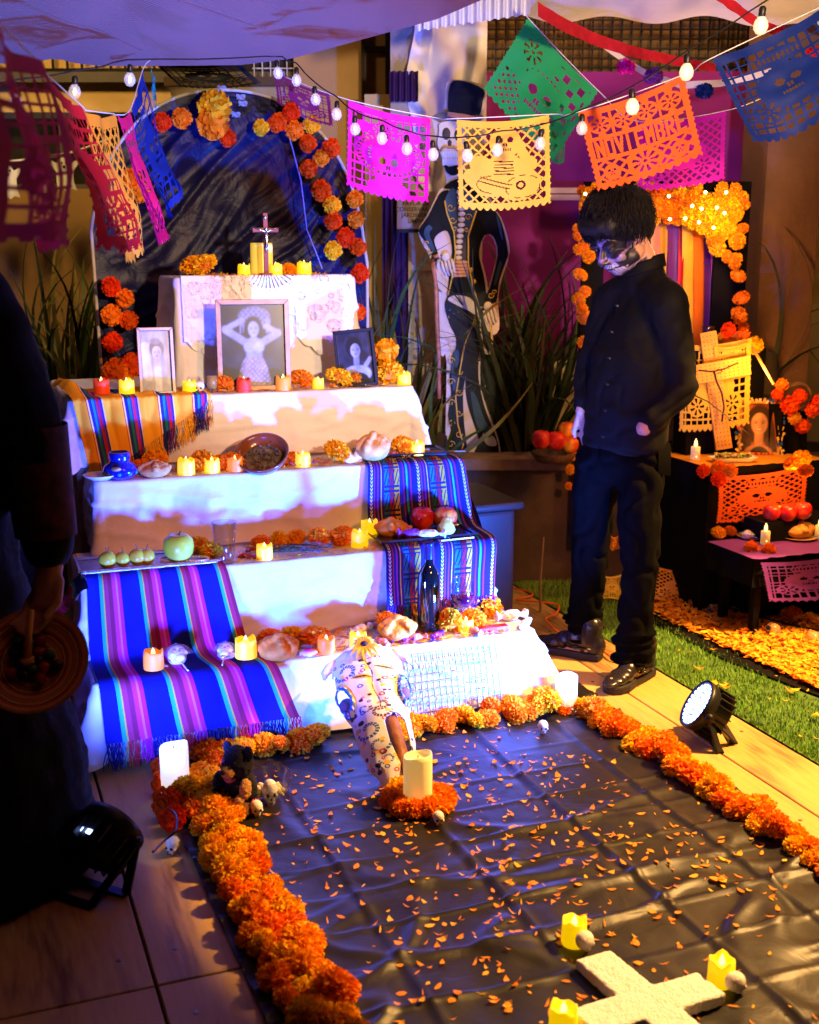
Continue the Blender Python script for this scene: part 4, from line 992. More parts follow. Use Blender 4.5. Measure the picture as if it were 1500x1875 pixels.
F_red = Maker(fruit('apple', 'apple', ap, blend_mat('red_apple_skin', (.45, .008, .012), (.60, .05, .02), 30)))
F_grn = Maker(fruit('apple', 'apple', ap, blend_mat('green_apple_skin', (.42, .50, .02), (.52, .52, .05), 20)))
F_man = Maker(fruit('mango', 'mango', ap, blend_mat('mango_skin', (.62, .06, .02), (.80, .42, .03), 18)))
F_pea = Maker(fruit('pear', 'pear', pe, blend_mat('pear_skin', (.62, .46, .06), (.55, .50, .10), 40)))
F_gua = Maker(fruit('guava', 'guava', gu, blend_mat('guava_skin', (.50, .42, .02), (.58, .34, .02), 30), True, 18))
zt = Z2 + .02
marigold(PT(733, 962, zt) + Vector((0, .02, .035)), .045, 'marigold between loaf and red apple on the black tray')
F_red(PT(777, 972, zt) + DD*.02, 'shiny red apple in the middle of the black tray', 0, None, 1.12); F_man(PT(820, 972, zt) + DD*.02, 'red and yellow mango at the back of the black tray', 2, None, (1.2, 1.1, 1.12)); F_pea(PT(817, 980, zt), 'yellow pear in front of the mango', 1, None, (.95, .95, .72))
WP(PT(755, 985, zt), 'purple wrapped sweet on the black tray', .2, None, 1.4); WR(PT(742, 978, zt), 'red striped sweet by the loaf on the black tray', 1.2, None, 1.1); WC(PT(783, 990, zt), 'clear wrapped skull sweet at the front of the black tray', .1, None, (1.7, 1.3, 1.3))
lp = MB(); lp.tube([PT(808, 990, zt + .01), PT(868, 984, zt + .012)], .0025, 6); tag(obj('lolly_stick', lp, M_white), 'white lolly stick lying at the front right of the black tray', 'stick')
put(C_y, 659, 1000, Z2, 'yellow candle left of the black tray, front one', s=1.1); put(C_y, 677, 985, Z2, 'yellow candle by the embroidered cloth, taller looking rear one', s=1.15, lift=.006)
for px, py, r, l in ((361, 1022, .040, 'marigold behind the green apple'), (386, 1030, .043, 'marigold left of the drinking glass'), (476, 1008, .034, 'first marigold right of the drinking glass'), (510, 1004, .034, 'second marigold right of the drinking glass'), (541, 1000, .033, 'marigold above the rosemary bunch'), (583, 1003, .042, 'large marigold right of the rosemary bunch'), (626, 1000, .040, 'marigold left of two yellow candles on the second step')):
    marigold(PT(px, py, Z2) + Vector((0, .02, r*.75)), r, l)
put(C_y, 485, 1035, Z2, 'single yellow candle near the front of the second step', s=1.0)
F_grn(PT(329, 1045, Z2 + .016), 'large green apple on the silver tray', 0, None, 1.3)
for px, py, s, l in ((200, 1062, 1.05, 'front guava at the left end of the silver tray'), (196, 1042, 1.0, 'yellowish guava behind at the left end of the silver tray'), (226, 1048, .95, 'second guava from the left on the silver tray'), (253, 1046, 1.05, 'brownish orange guava in the middle of the silver tray'), (271, 1060, 1.0, 'bruised guava nearest the pearl string')):
    F_gua(PT(px, py, Z2 + .018), l, random.uniform(0, 6), None, s)
SK(PT(319, 1060, Z2 + .018), 'tiny skull beside the green apple', .3, None, .75)
pn = thing('pearl_necklace', 'string of white pearls on the silver tray', 'necklace', PT(340, 1056, Z2 + .022)); mb = MB()
for k in range(44):
    a = k/44*6.283; mb.ball((.075*math.cos(a), .030*math.sin(a) + .006*math.sin(3*a), .003), .0042, 8, 6)
obj('pearls', mb, mat('pearl', (.85, .80, .76), .2, coat=.5), pn, True)
# rosemary bunch, dried chillies
M_rose = mat('rosemary_green', (.05, .075, .03), .8, var=.3, backlit=.1); M_flow = mat('lavender_flower', (.16, .12, .42), .7)
def rosemary():
    o = thing('rosemary_bunch', 'bunch of green and violet rosemary lying on the second step', 'herb bunch', PT(540, 1024, Z2 + .006)); mb = MB(); m2 = MB(); rng = random.Random(4)
    for s in range(13):
        y = rng.uniform(-.03, .04); x0 = rng.uniform(-.10, -.04); L = rng.uniform(.12, .20); a = rng.uniform(-.25, .25); pts = [Vector((x0 + L*t*math.cos(a), y + L*t*math.sin(a), .006 + .018*rng.random() + .008*math.sin(t*3))) for t in (0, .33, .66, 1)]
        mb.tube(pts, .0014, 4)
        for k in range(26):
            t = .12 + .88*k/26; p = poly(pts, t); b = rng.uniform(0, 6.28); d = Vector((.6, math.cos(b), math.sin(b))).normalized(); q = d.cross(Vector((0, 0, 1))).normalized()*.0013
            tgt = m2 if (t > .62 and rng.random() < .55) else mb
            tgt.add([p - q, p + q, p + d*rng.uniform(.009, .016)], [(0, 1, 2)])
    obj('stems', mb, M_rose, o); obj('blossom', m2, M_flow, o)
rosemary()
M_chili = mat('dried_chili', (.28, .015, .01), .35, var=.3, scale=40)
for k, (px, py, a, l) in enumerate(((452, 1022, .3, 'dark red dried chilli left of the single candle'), (462, 1012, 1.0, 'dried chilli under the marigolds of the second step'), (467, 1030, -.2, 'small dried chilli at the front of the second step'))):
    mb = MB(); mb.tube([Vector((.045*(t-.5)*1.3, .012*math.sin(t*3), .004 + .004*math.sin(t*3))) for t in np.linspace(0, 1, 7)], [.002, .007, .0085, .008, .006, .004, .001], 8); o = tag(obj('chili', mb, M_chili, None, True), l, 'chili'); o.location = PT(px, py, Z2); o.rotation_euler = (0, 0, a)
# third step
M_jar = mat('cobalt_glaze', (.006, .012, .20), .12, var=.5, scale=40, coat=.6); 
j = thing('blue_jar', 'glossy cobalt blue jar at the left end of the third step', 'jar', PT(221, 884, Z3)); mb = MB(); mb.lathe([(0, 0), (.032, 0), (.050, .012), (.056, .03), (.050, .046), (.034, .056), (.030, .062), (.034, .070), (.034, .088), (.030, .090), (.028, .064), (0, .060)], 28, cap=False); obj('pot', mb, M_jar, j, True)
mb = MB(); mb.ball((.0, -.050, .040), (.017, .008, .008), 10, 6); obj('medallion', mb, mat('gold_glaze', (.55, .38, .12), .3, .5), j, True)
mb = MB(); 
for k in range(9): a = k/9*6.283; mb.ball((.052*math.cos(a), .052*math.sin(a), .022), (.007, .007, .006), 6, 5, 0)
obj('painted_dots', mb, mat('teal_glaze', (.02, .25, .28), .3), j)
sp_o = thing('saucer', 'white oval saucer left of the blue jar', 'saucer', PT(185, 884, Z3), .4); mb = MB(); mb.lathe([(0, .002), (.03, .002), (.055, .016), (.058, .018), (.054, .02), (.03, .007), (0, .007)], 26, cap=False); obj('dish', mb, mat('white_glaze', (.8, .76, .70), .2), sp_o, True)
for px, py, r, l in ((281, 862, .042, 'dark red marigold in shade behind the sugared bread'), (334, 866, .030, 'small dark marigold left of the white topped candle'), (371, 866, .044, 'dark red marigold behind the third step candles'), (405, 864, .034, 'dim marigold between two candles on the third step'), (428, 862, .040, 'orange marigold behind the candle left of the clay bowl'), (530, 862, .032, 'marigold beside the clay bowl on the right'), (618, 856, .056, 'big marigold between clay bowl and sugared bread'), (737, 842, .048, 'marigold behind the nuts on the third step tray'), (255, 868, .030, 'orange marigold tucked behind the blue jar')):
    marigold(PT(px, py, Z3) + Vector((0, .03, r*.75)), r, l)
put(C_y, 342, 882, Z3, 'white topped candle left of centre on the third step', s=1.1); put(C_y, 389, 878, Z3, 'yellow candle second from the clay bowl', s=1.0); put(C_o, 431, 875, Z3, 'amber candle next to the clay bowl on its left', s=1.0); put(C_y, 555, 864, Z3, 'yellow candle right of the clay bowl', s=1.0); put(C_y, 764, 842, Z3, 'bright candle at the right end of the third step', s=1.0, lift=.014)
M_clay = mat('brown_glazed_clay', (.20, .06, .02), .2, var=.2, coat=.5); M_ash = mat('resin_and_ash', (.16, .13, .10), .95, var=.6, scale=40, bump=.5)
bw = thing('incense_bowl', 'brown clay bowl of copal tipped towards the viewer on the third step', 'incense bowl', PT(482, 868, Z3) + Vector((0, .03, .012))); bw.rotation_euler = (.62, -.06, 0)
mb = MB(); mb.lathe([(0, 0), (.04, 0), (.072, .018), (.090, .045), (.094, .060), (.088, .062), (.082, .048), (.064, .024), (0, .012)], 36, cap=False); obj('bowl', mb, M_clay, bw, True)
mb = MB(); mb.lathe([(0, .034), (.04, .034), (.066, .030)], 28, cap=False)
for k in range(60): a, r = random.uniform(0, 6.28), .060*math.sqrt(random.random()); mb.box((r*math.cos(a), r*math.sin(a), .036), (random.uniform(.006, .022), .006, .006), Euler((random.random()*3, random.random(), random.random()*3)))
obj('copal', mb, M_ash, bw)
M_onion = mat('purple_onion_skin', (.45, .10, .22), .4, var=.3, scale=40, backlit=.2)
for k, (px, py) in enumerate(((560, 873), (575, 868), (592, 862), (546, 878))):
    mb = MB(); mb.grid(lambda u, v: Vector(((u-.5)*.06, (v-.5)*.025*(1-abs(u-.5)*1.5), .004 + .012*(u-.5)**2*4 + .006*math.sin(v*3.14))), 8, 4); o = tag(obj('onion_skin', mb, M_onion, None, True), 'curled purple onion skin in front of the clay bowl on the third step', 'onion skin', 'onion skins before the clay bowl'); o.location = PT(px, py, Z3); o.rotation_euler = (0, 0, random.random()*3)
M_garlic = mat('garlic_skin', (.72, .60, .48), .5, var=.1)
for px, py, l in ((640, 860, 'pale garlic bulb left of the sugared bread'), (653, 866, 'smaller garlic bulb at the foot of the sugared bread')):
    g_ = thing('garlic', l, 'garlic', PT(px, py, Z3)); mb = MB(); mb.lathe([(0, 0), (.014, 0), (.022, .010), (.020, .022), (.009, .031), (.004, .042), (0, .044)], 16, cap=False, wob=.12); obj('bulb', mb, M_garlic, g_, True)
nutm = [mat('walnut_shell', (.26, .10, .04), .5, bump=.5, bscale=200), mat('red_nut', (.35, .04, .02), .4)]
for k in range(16):
    mb = MB(); mb.ball((0, 0, .010), (.013, .011, .010), 10, 7); o = tag(obj('nut', mb, nutm[k % 2], None, True), 'brown or reddish nut heaped beside the sugared bread on the tray', 'nut', 'nuts on the third step tray'); o.location = PT(712 + (k % 8)*7, 850 - (k % 8)*1.2 + (k//8)*4, Z3 + .018) + Vector((0, random.uniform(0, .03), .010*(k % 3 == 0))); o.rotation_euler = (random.random()*3, random.random()*3, 0)
kn = thing('wooden_spoon', 'thin wooden stick laid across the right edge of the third step', 'spoon', PT(815, 843, Z3 + .016)); mb = MB(); mb.tube([(-.06, 0, .004), (.075, .01, .004)], [.004, .003], 6); mb.ball((-.07, 0, .005), (.018, .011, .004), 10, 6); obj('spoon', mb, mat('dark_stick', (.16, .09, .05), .6), kn, True)

# --- things on the blue serape
zs = Z1 + .018
C_o(PT(283, 1246, zs), 'amber candle on the left of the blue serape', 0, None, 1.15); put(C_y, 452, 1240, zs, 'white hot candle on the right part of the blue serape', s=1.25)
M_lolly = mat('candy_skull_white', (.80, .66, .52), .5, sss=.05)
def lolly():
    o = thing('skull_lollipop', '', 'lollipop'); mb = MB(); M = Matrix.Rotation(-1.2, 3, 'X')
    mb2 = MB(); skull_mesh(mb2, .075); remesh_obj('candy', mb2, .003, M_lolly, o, 3).rotation_euler = (-1.25, 0, 0)
    m3 = MB()
    for x in (-.012, .012): m3.ball((x, .028, .040), (.007, .007, .004), 8, 6)
    m3.ball((0, .016, .040), (.003, .004, .003), 6, 5); obj('icing', m3, M_jam, o)
    m3 = MB(); m3.tube([(0, .0, .01), (.0, -.075, .006)], .0025, 6); obj('stick', m3, M_white, o)
    m3 = MB(); m3.grid(lambda u, v: Vector(((u-.5)*.085, .005 + v*.075, .030 + .022*math.sin(u*3.14)*math.sin(v*3.14) + .003*math.sin(u*40)*math.sin(v*33))), 16, 16); obj('wrapper', m3, M_cellof, o, True)
    return o
M_cellof = mat('clear_film', (.95, .95, .95), .08, var=0, alpha=.22)
LO = Maker(lolly); LO(PT(333, 1246, zs), 'big skull lollipop with red hearts on the blue serape', .45, None, 1.0); LO(PT(412, 1236, zs), 'round skull lollipop beside the white hot candle', .05, None, .85); 
ba = thing('candy_bar', 'crackled peanut bar at the right edge of the blue serape', 'candy bar', PT(432, 1203, zs), .3); mb = MB()
for k in range(40): mb.ball((random.uniform(-.048, .048), random.uniform(-.018, .018), random.uniform(.004, .014)), random.uniform(.006, .010), 7, 5)
remesh_obj('bar', mb, .003, mat('nut_brittle', (.55, .34, .20), .35, var=.5, scale=120, coat=.4), ba, 1)
for k in range(6):
    mb = MB(); mb.tube([(-.02, 0, .004), (.02, random.uniform(-.006, .006), .006)], [.004, .0035], 6); o = tag(obj('cinnamon_stick', mb, mat('cinnamon_bark', (.36, .16, .06), .7), None, True), 'short cinnamon stick in the little heap beside the amber candle', 'cinnamon stick', 'cinnamon sticks by the amber candle'); o.location = PT(277 + k*4, 1262 - (k % 3)*4, zs); o.rotation_euler = (0, .1*(k % 2), random.uniform(-.6, .6))
# ================================================================== THE BLACK CARPET AND WHAT STANDS ON THE FLOOR
M_tarp, ntt, bt = _nt('black_plastic_film')
def tarp_nodes():
    N = ntt.nodes; L = ntt.links
    bt.inputs['Base Color'].default_value = (.011, .0085, .006, 1); bt.inputs['Roughness'].default_value = .44; bt.inputs['Specular IOR Level'].default_value = .32
    tc = N.new('ShaderNodeTexCoord'); nz = N.new('ShaderNodeTexNoise'); nz.inputs['Scale'].default_value = 6; nz.inputs['Detail'].default_value = 9; nz.inputs['Distortion'].default_value = 1.2
    L.new(tc.outputs['Object'], nz.inputs['Vector'])
    bp = N.new('ShaderNodeBump'); bp.inputs['Strength'].default_value = .35; bp.inputs['Distance'].default_value = .012
    L.new(nz.outputs['Fac'], bp.inputs['Height']); L.new(bp.outputs[0], bt.inputs['Normal'])
tarp_nodes()
def tarp_z(u, d):
    z = .006
    k = d + .03*noise.noise(Vector((u*1.1, d*1.7, 3))) - .02*u*0
    s = (k / .152); fr = s - math.floor(s); i = math.floor(s)
    q = noise.noise(Vector((i*3.7, u*.8, 1)))*.5 + .5
    z += (.005*fr**2.0 + .0065*math.exp(-((fr-.95)/.035)**2)) * (.15 + 1.7*q*q)
    for uc, a in ((.80, .6), (1.12, .8), (1.46, 1.0), (1.74, .7)):
        x = u - uc - .012*noise.noise(Vector((d*1.1, uc*9, 0))); z += a*(.0065*math.exp(-(x/.009)**2) - .004*math.exp(-((x+.022)/.014)**2))
    # loose diagonal wrinkles, stronger towards the open end
    w = max(0, min(1, (2.75 - d)/.7)); r = noise.noise(Vector((u*2.2 + d*1.8, d*5 - u*2.6, 5)))
    z += w*.012*math.exp(-(r/.09)**2) + w*.006*noise.noise(Vector((u*9, d*7, 2)))
    r2 = noise.noise(Vector((u*1.3 - d*.8, d*2.7 + u*1.2, 15))); z += .007*math.exp(-(r2/.05)**2)
    e = max(0, (u - 1.70)/.2); z += w*e*.018*abs(math.sin(d*14 + 3*u)) 
    cq = A(u, d, 0) - Vector((.5, 2.2, 0)); z = .004 + (z - .004)*min(1, .25 + max(0, cq.length - .12)*4)
    return max(.0035, z + .0015*noise.noise(Vector((u*20, d*20, 7))))
mb = MB(); mb.grid(lambda a, b: A(.475 + 1.50*a - .01*math.sin(b*9), -.3 + 3.82*b, tarp_z(.475 + 1.50*a, -.3 + 3.82*b)), 170, 430)
tag(obj('plastic_sheet', mb, M_tarp, None, True), 'creased black plastic sheet laid as a carpet before the altar', 'plastic sheet')
# petals thrown on it: clumps
rng = random.Random(21); pts = []
clumps = [(1.45, 2.9, .22, 70), (1.2, 3.05, .2, 40), (1.05, 2.15, .20, 60), (1.3, 2.45, .25, 60), (1.15, 2.55, .25, 50), (1.55, 2.5, .22, 50), (.85, 2.6, .2, 40), (1.25, 2.0, .3, 45), (1.0, 2.9, .25, 40), (.8, 3.0, .15, 25), (1.6, 2.2, .2, 35), (1.1, 1.8, .4, 40)]
for u, d, s, n in clumps:
    for _ in range(int(n*1.5)):
        a, b = rng.gauss(u, s), rng.gauss(d, s*.8)
        if .62 < a < 1.86 and 1.2 < b < 3.3: pts.append(A(a, b, tarp_z(a, b) + .001))
for _ in range(110):
    a, b = rng.uniform(.66, 1.84), rng.uniform(1.3, 3.28); pts.append(A(a, b, tarp_z(a, b) + .001))
tag(petals('scattered_petals', pts, .020, rng=rng), 'orange marigold petals scattered over the black plastic sheet', 'petals')
# marigold rows
def row(pts, n_across, width, r, label, group, step=.058, segs=None):
    rng = random.Random(len(label)); L = sum((b-a).length for a, b in zip(pts, pts[1:])); m = int(L/step)
    for i in range(m):
        for k in range(n_across):
            t = (i + .5 + rng.uniform(-.25, .25))/m; p = poly(pts, t); q = poly(pts, min(.999, t + .01)) - poly(pts, max(0, t - .01)); nrm = Vector((-q.y, q.x, 0)).normalized()
            off = ((k + .5)/n_across - .5)*width + rng.uniform(-.012, .012); rr = r*rng.uniform(.82, 1.18)
            marigold(p + nrm*off + Vector((0, 0, rr*.72 + (.022 if rng.random() < .18 else 0))), rr, label + (segs[min(2, int(t*3))] if segs else ''), group)
row([A(.565, 3.18, 0), A(.555, 2.9, 0), A(.565, 2.4, 0), A(.585, 2.0, 0), A(.60, 1.55, 0)], 3, .125, .040, 'orange marigold in the thick left border of the black carpet', 'marigolds of the left border', .058, (', near the plush dog', ', middle stretch', ', near the bottom edge'))
row([A(.60, 3.29, 0), A(.98, 3.285, 0)], 2, .07, .040, 'shaded marigold head in the back row under the hem of the white cloth', 'marigolds of the back row, shaded half', .052)
row([A(1.12, 3.26, 0), A(1.30, 3.275, 0), A(1.62, 3.27, 0), A(1.82, 3.27, 0)], 2, .075, .040, 'brightly lit marigold head in the back row right of the cow skull', 'marigolds of the back row, bright half', .052)
row([A(1.84, 3.27, 0), A(1.885, 3.0, 0), A(1.895, 2.6, 0), A(1.90, 2.2, 0), A(1.92, 1.9, 0)], 2, .068, .040, 'orange marigold in the right border of the black carpet', 'marigolds of the right border', .062, (', near the white candle', ', near the stage light', ', at the picture edge'))
for k, (px, py, r) in enumerate(((306, 1496, .042), (318, 1522, .036), (300, 1455, .036), (296, 1420, .03))):
    paper_flower(P(px, py, 0) + Vector((0, 0, r)), r, 'red', 'smooth red tissue ball on the outer side of the left marigold border', 'red tissue balls by the left pillar candle', Vector((-.3, -.6, .5)))
# pillar candles
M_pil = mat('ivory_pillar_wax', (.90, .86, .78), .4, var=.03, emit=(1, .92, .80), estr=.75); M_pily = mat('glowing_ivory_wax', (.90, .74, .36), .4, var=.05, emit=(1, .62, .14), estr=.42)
def pillar(m):
    def build():
        o = thing('pillar_candle', '', 'pillar candle'); n = 36; mb = MB()
        prof = [(.0, 0, 0), (.0385, 0, 0), (.0395, .004, 0), (.0395, .140, .4), (.0385, .150, 1), (.035, .1515, 1), (.033, .145, .6), (.030, .139, 0), (0, .1385, 0)]
        vs = []; fs = []
        for r, z, w in prof:
            for i in range(n): a = 2*math.pi*i/n; vs.append((r*math.cos(a), r*math.sin(a), z + w*.006*(math.sin(a + 1.9) + .3*math.sin(3*a))))
        for k in range(len(prof)-1):
            for i in range(n): j_ = (i+1) % n; fs.append((k*n+i, k*n+j_, (k+1)*n+j_, (k+1)*n+i))
        mb.add(vs, fs); obj('wax', mb, m, o, True); mb = MB(); mb.tube([(0, 0, .138), (.001, 0, .149)], .0014, 5); obj('wick', mb, M_ink, o); return o
    return build
PW = Maker(pillar(M_pil)); PYL = Maker(pillar(M_pily))
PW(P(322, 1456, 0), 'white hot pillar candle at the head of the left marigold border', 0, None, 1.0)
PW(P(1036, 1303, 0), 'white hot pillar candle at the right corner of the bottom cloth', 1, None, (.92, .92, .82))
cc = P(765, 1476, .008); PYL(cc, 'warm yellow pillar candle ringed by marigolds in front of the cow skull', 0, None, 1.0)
for k in range(11):
    a = k/11*6.283; marigold(cc + Vector((.072*math.cos(a), .066*math.sin(a), .024)), .036*random.uniform(.9, 1.1), 'marigold head in the ring around the warm pillar candle', 'marigolds ringing the warm pillar candle')
# tiny sugar skulls on the floor
SK(P(495, 1473, .006), 'long pale sugar skull beside the glass bowl', .3, None, (1.05, 1.0, 1.45)); SKP(P(470, 1493, .006), 'tiny sugar skull with pink icing at the toy paws', .4, None, .85)
SK(P(803, 1510, .008), 'tiny white skull in front of the marigold ring', .2, None, .75); SK(P(994, 1342, .006), 'tiny white skull by the back marigold row', .1, None, .82)
SK(P(318, 1563, .0), 'pale little skull outside the left marigold border', -.5, None, .9); SK(P(1070, 1745, .008), 'pale little skull at the head of the white cross', 2.6, None, 1.0); SK(P(1345, 1822, .008), 'pale little skull at the right arm of the white cross', 2.2, None, 1.0)
# candles round the white cross
C_big = C_y
C_y(P(1051, 1726, .008), 'yellow candle above the head of the white cross', 0, None, (1.05, 1.05, 1.2)); C_y(P(1320, 1800, .008), 'yellow candle at the right arm of the white cross', 1, None, (1.05, 1.05, 1.2)); C_y(P(1031, 1890, .008), 'yellow candle cut by the bottom edge left of the white cross', 2, None, (1.05, 1.05, 1.2))
# white cross
M_foam = mat('white_fuzzy_foam', (.82, .80, .80), .95, var=.06, scale=60, bump=.6, bscale=220)
c = P(1188, 1838, .03); e1 = P(1086, 1752, .03) - c; e2 = P(1303, 1804, .03) - c
crs = thing('white_cross', 'thick white cross lying on the black carpet', 'cross', (c.x, c.y, .010)); mb = MB()
x1, x2 = e1.normalized(), e2.normalized(); hw = .043
l1, l2 = e1.length, e2.length; out = [(x1*l1 + x2*hw*s) for s in (1, -1)]
P2 = [x1*l1 - x2*hw, x1*hw - x2*hw, -x2*l2*1.0 + x1*hw, -x2*l2*1.0 - x1*hw, -x1*hw - x2*hw, -x1*l1*2.0 - x2*hw, -x1*l1*2.0 + x2*hw, -x1*hw + x2*hw, x2*l2 - x1*hw, x2*l2 + x1*hw, x1*hw + x2*hw, x1*l1 + x2*hw]
mb.prism([(p.x, p.y) for p in P2], 0, .026); 
remesh_obj('slab', mb, .004, M_foam, crs, 1, .0016, 90)
# cow skull leaning on the bottom step
def cow_skull():
    nose = P(732, 1446, .012); crown = PD(662, 1192, 3.335)
    yl = (nose - crown); Ls = yl.length; yv = yl.normalized(); zv = Vector((.16, -.95, .28)); zv = (zv - yv*zv.dot(yv)).normalized(); xv = yv.cross(zv)
    if xv.x < 0: xv = -xv
    o = thing('cow_skull', 'painted cow skull with a yellow flower leaning on the bottom step', 'cow skull', crown)
    Wk = [(0, .066), (.06, .096), (.16, .108), (.27, .114), (.36, .114), (.44, .100), (.55, .084), (.70, .080), (.82, .070), (.93, .048), (1, .028)]
    Hk = [(0, .030), (.08, .050), (.2, .060), (.35, .066), (.5, .064), (.7, .052), (.85, .036), (1, .014)]
    def lin(K, t):
        for (a, x), (b, y) in zip(K, K[1:]):
            if t <= b: s = (t-a)/(b-a); s = s*s*(3-2*s); return x + (y-x)*s
        return K[-1][1]
    NU, NV = 150, 260; V = []; C = []; idx = {}
    def cut(u, t):
        th = (u-.5)*2
        x = th*lin(Wk, t)
        nas = .56 < t < .97 and abs(x - .026) < (.024 if t < .74 else .024*(1 - (t-.74)/.24*.75)) * min(1, (t-.56)/.06 + .25 + .3*noise.noise(Vector((t*40, u*9, 0))))
        eye = ((abs(th)-.76)/.20)**2 + ((t-.39)/.078)**2 < 1
        temp = abs(th) > .80 and .17 < t < .30
        return nas or eye or temp
    white = np.array((.80, .77, .74)); blue = np.array((.01, .12, .34)); yel = np.array((.85, .52, .05)); blk = np.array((.02, .015, .02)); red = np.array((.55, .03, .05)); cream = np.array((.84, .70, .36)); lil = np.array((.60, .52, .70))
    rng = random.Random(8); dots = [(rng.uniform(-.85, .85), rng.uniform(.12, .92), rng.choice((0, 1, 2, 3)), rng.uniform(.004, .0075)) for _ in range(120)]
    scrolls = [(-.48, .20, .026, 1, blue), (-.42, .63, .024, 1, blue), (.0, .66-.12, .018, -1, blk), (-.25, .74, .020, -1, blue), (.62, .30, .020, 1, blue), (.45, .46, .012, 1, blue), (-.35, .50, .012, -1, blue), (-.15, .83, .014, 1, blue), (.02, .50, .017, 1, np.array((.16, .05, .02)))]
    for j in range(NV+1):
        t = j/NV; w = lin(Wk, t); h = lin(Hk, t)
        for i in range(NU+1):
            u = i/NU; th = (u-.5)*2; ang = th*1.75
            x = w*math.sin(min(math.pi/2, max(-math.pi/2, th*1.45)))/1.0; z = h*math.cos(ang*.92)
            ed = math.hypot((abs(th)-.76)/.20, (t-.39)/.078); z += .014*math.exp(-((ed-1.1)/.25)**2)
            z += .004*noise.noise(Vector((th*3, t*7, 0))) - .006*math.exp(-(x/.012)**2)*(t < .5) 
            V.append(xv*x + yv*(t*Ls) + zv*z)
            c_ = white.copy(); X, T = th*w, t*Ls
            if .10 < t < .44 and abs(th) < .55 and noise.noise(Vector((th*4, t*9, 2))) > -.05: c_ = cream.copy()
            if t > .60: c_ = lil*.25 + c_*.75
            if 1.0 < ed < 1.50: c_ = blue.copy()
            if 1.16 < ed < 1.36 and math.sin(math.atan2((t-.39)/.078, (abs(th)-.76)/.2)*12) > .45: c_ = white.copy()
            if 1.50 < ed < 1.72: c_ = yel.copy()
            for (sx, st, sr, sg, sc) in scrolls:
                dx, dy = X - sx*w, T - st*Ls; r = math.hypot(dx, dy)
                if r < sr*1.6:
                    a = math.atan2(dy, dx*sg); k = (a/6.283 + .5); rr = sr*(.35 + .9*k)
                    if abs(r - rr) < sr*.20: c_ = sc.copy() if math.sin(a*16) < .75 else white.copy()
            for (dx_, dt, k, rd) in dots:
                r = math.hypot(X - dx_*w, T - dt*Ls)
                if r < rd: c_ = (blue, red, yel, blk)[k].copy() if r > rd*.45 or k > 1 else white.copy()
            if abs(X - .004*math.sin(t*30)) < .0011 and .12 < t < .52: c_ = blk.copy()
            for (lx, lt, lr) in ((-.18, .28, .020), (.30, .235, .018)):
                dx, dy = X - lx*w*1.0, T - lt*Ls; q = abs(dy - .3*dx)/(.010*max(.05, 1 - (dx/.024)**2)) if abs(dx) < .024 else 9
                if q < 1: c_ = yel*.75
                if q < .35: c_ = blk.copy()
            C.append((*c_, 1))
    F = []
    for j in range(NV):
        for i in range(NU):
            if not cut((i+.5)/NU, (j+.5)/NV): a = j*(NU+1)+i; F.append((a, a+1, a+NU+2, a+NU+1))
    m, nts_, b = _nt('painted_bone'); vc = nts_.nodes.new('ShaderNodeVertexColor'); vc.layer_name = 'paint'; nts_.links.new(vc.outputs[0], b.inputs[0]); b.inputs['Roughness'].default_value = .55
    me = bpy.data.meshes.new('cranium'); me.from_pydata([tuple(v) for v in V], [], F); me.materials.append(m)
    ca = me.color_attributes.new('paint', 'FLOAT_COLOR', 'POINT'); ca.data.foreach_set('color', np.array(C).ravel()); me.polygons.foreach_set('use_smooth', [True]*len(F)); me.update()
    b_ = link('cranium', me, o); sd = b_.modifiers.new('s', 'SOLIDIFY'); sd.thickness = .005; sd.offset = 0
    Mb = mat('raw_brown_bone', (.24, .085, .03), .6, var=.3, scale=40, bump=.3)
    mb = MB(); mb.tube([xv*.026 + yv*(Ls*t) + zv*(.028 - .02*(t-.5)) for t in (.54, .62, .72, .82, .92, .99)], [.018, .024, .022, .018, .014, .008], 10); mb.tube([xv*.040 + yv*(Ls*t) + zv*(.016 - .03*(t-.6)) for t in (.66, .8, .9, 1.0)], [.010, .012, .010, .006], 8); obj('nasal_bone', mb, Mb, o, True)
    Ms_ = mat('socket_bone', (.16, .10, .16), .8)
    for s in (-1, 1): mb = MB(); mb.ball(xv*s*.086 + yv*Ls*.39 + zv*.004, (.024, .034, .024), 12, 8); obj('socket_lining', mb, Ms_, o, True)
    Mh = mat('pale_bone', (.74, .70, .72), .6)
    for s in (-1, 1): mb = MB(); mb.tube([xv*s*.084 + yv*.035, xv*s*.108 + yv*.045 + zv*.004, xv*s*.128 + yv*.062, xv*s*.132 + yv*.080], [.020, .017, .013, .006], 10); obj('horn_core', mb, Mh, o, True)
    mb = MB()
    for k in range(6): mb.ball(xv*(-.030 + .004*k) + yv*(Ls*(.74 + .035*k)) + zv*(-.012), .007, 6, 5)
    obj('teeth', mb, Mh, o)
    fl = obj('flower_centre', (lambda q: q.ball(yv*.030 + zv*.072 + xv*.004, (.011, .011, .008), 10, 7) and q)(MB()), M_ink, o, True)
    mb = MB(); my = mat('yellow_cloth_petal', (.85, .50, .03), .6, var=.15, backlit=.2)
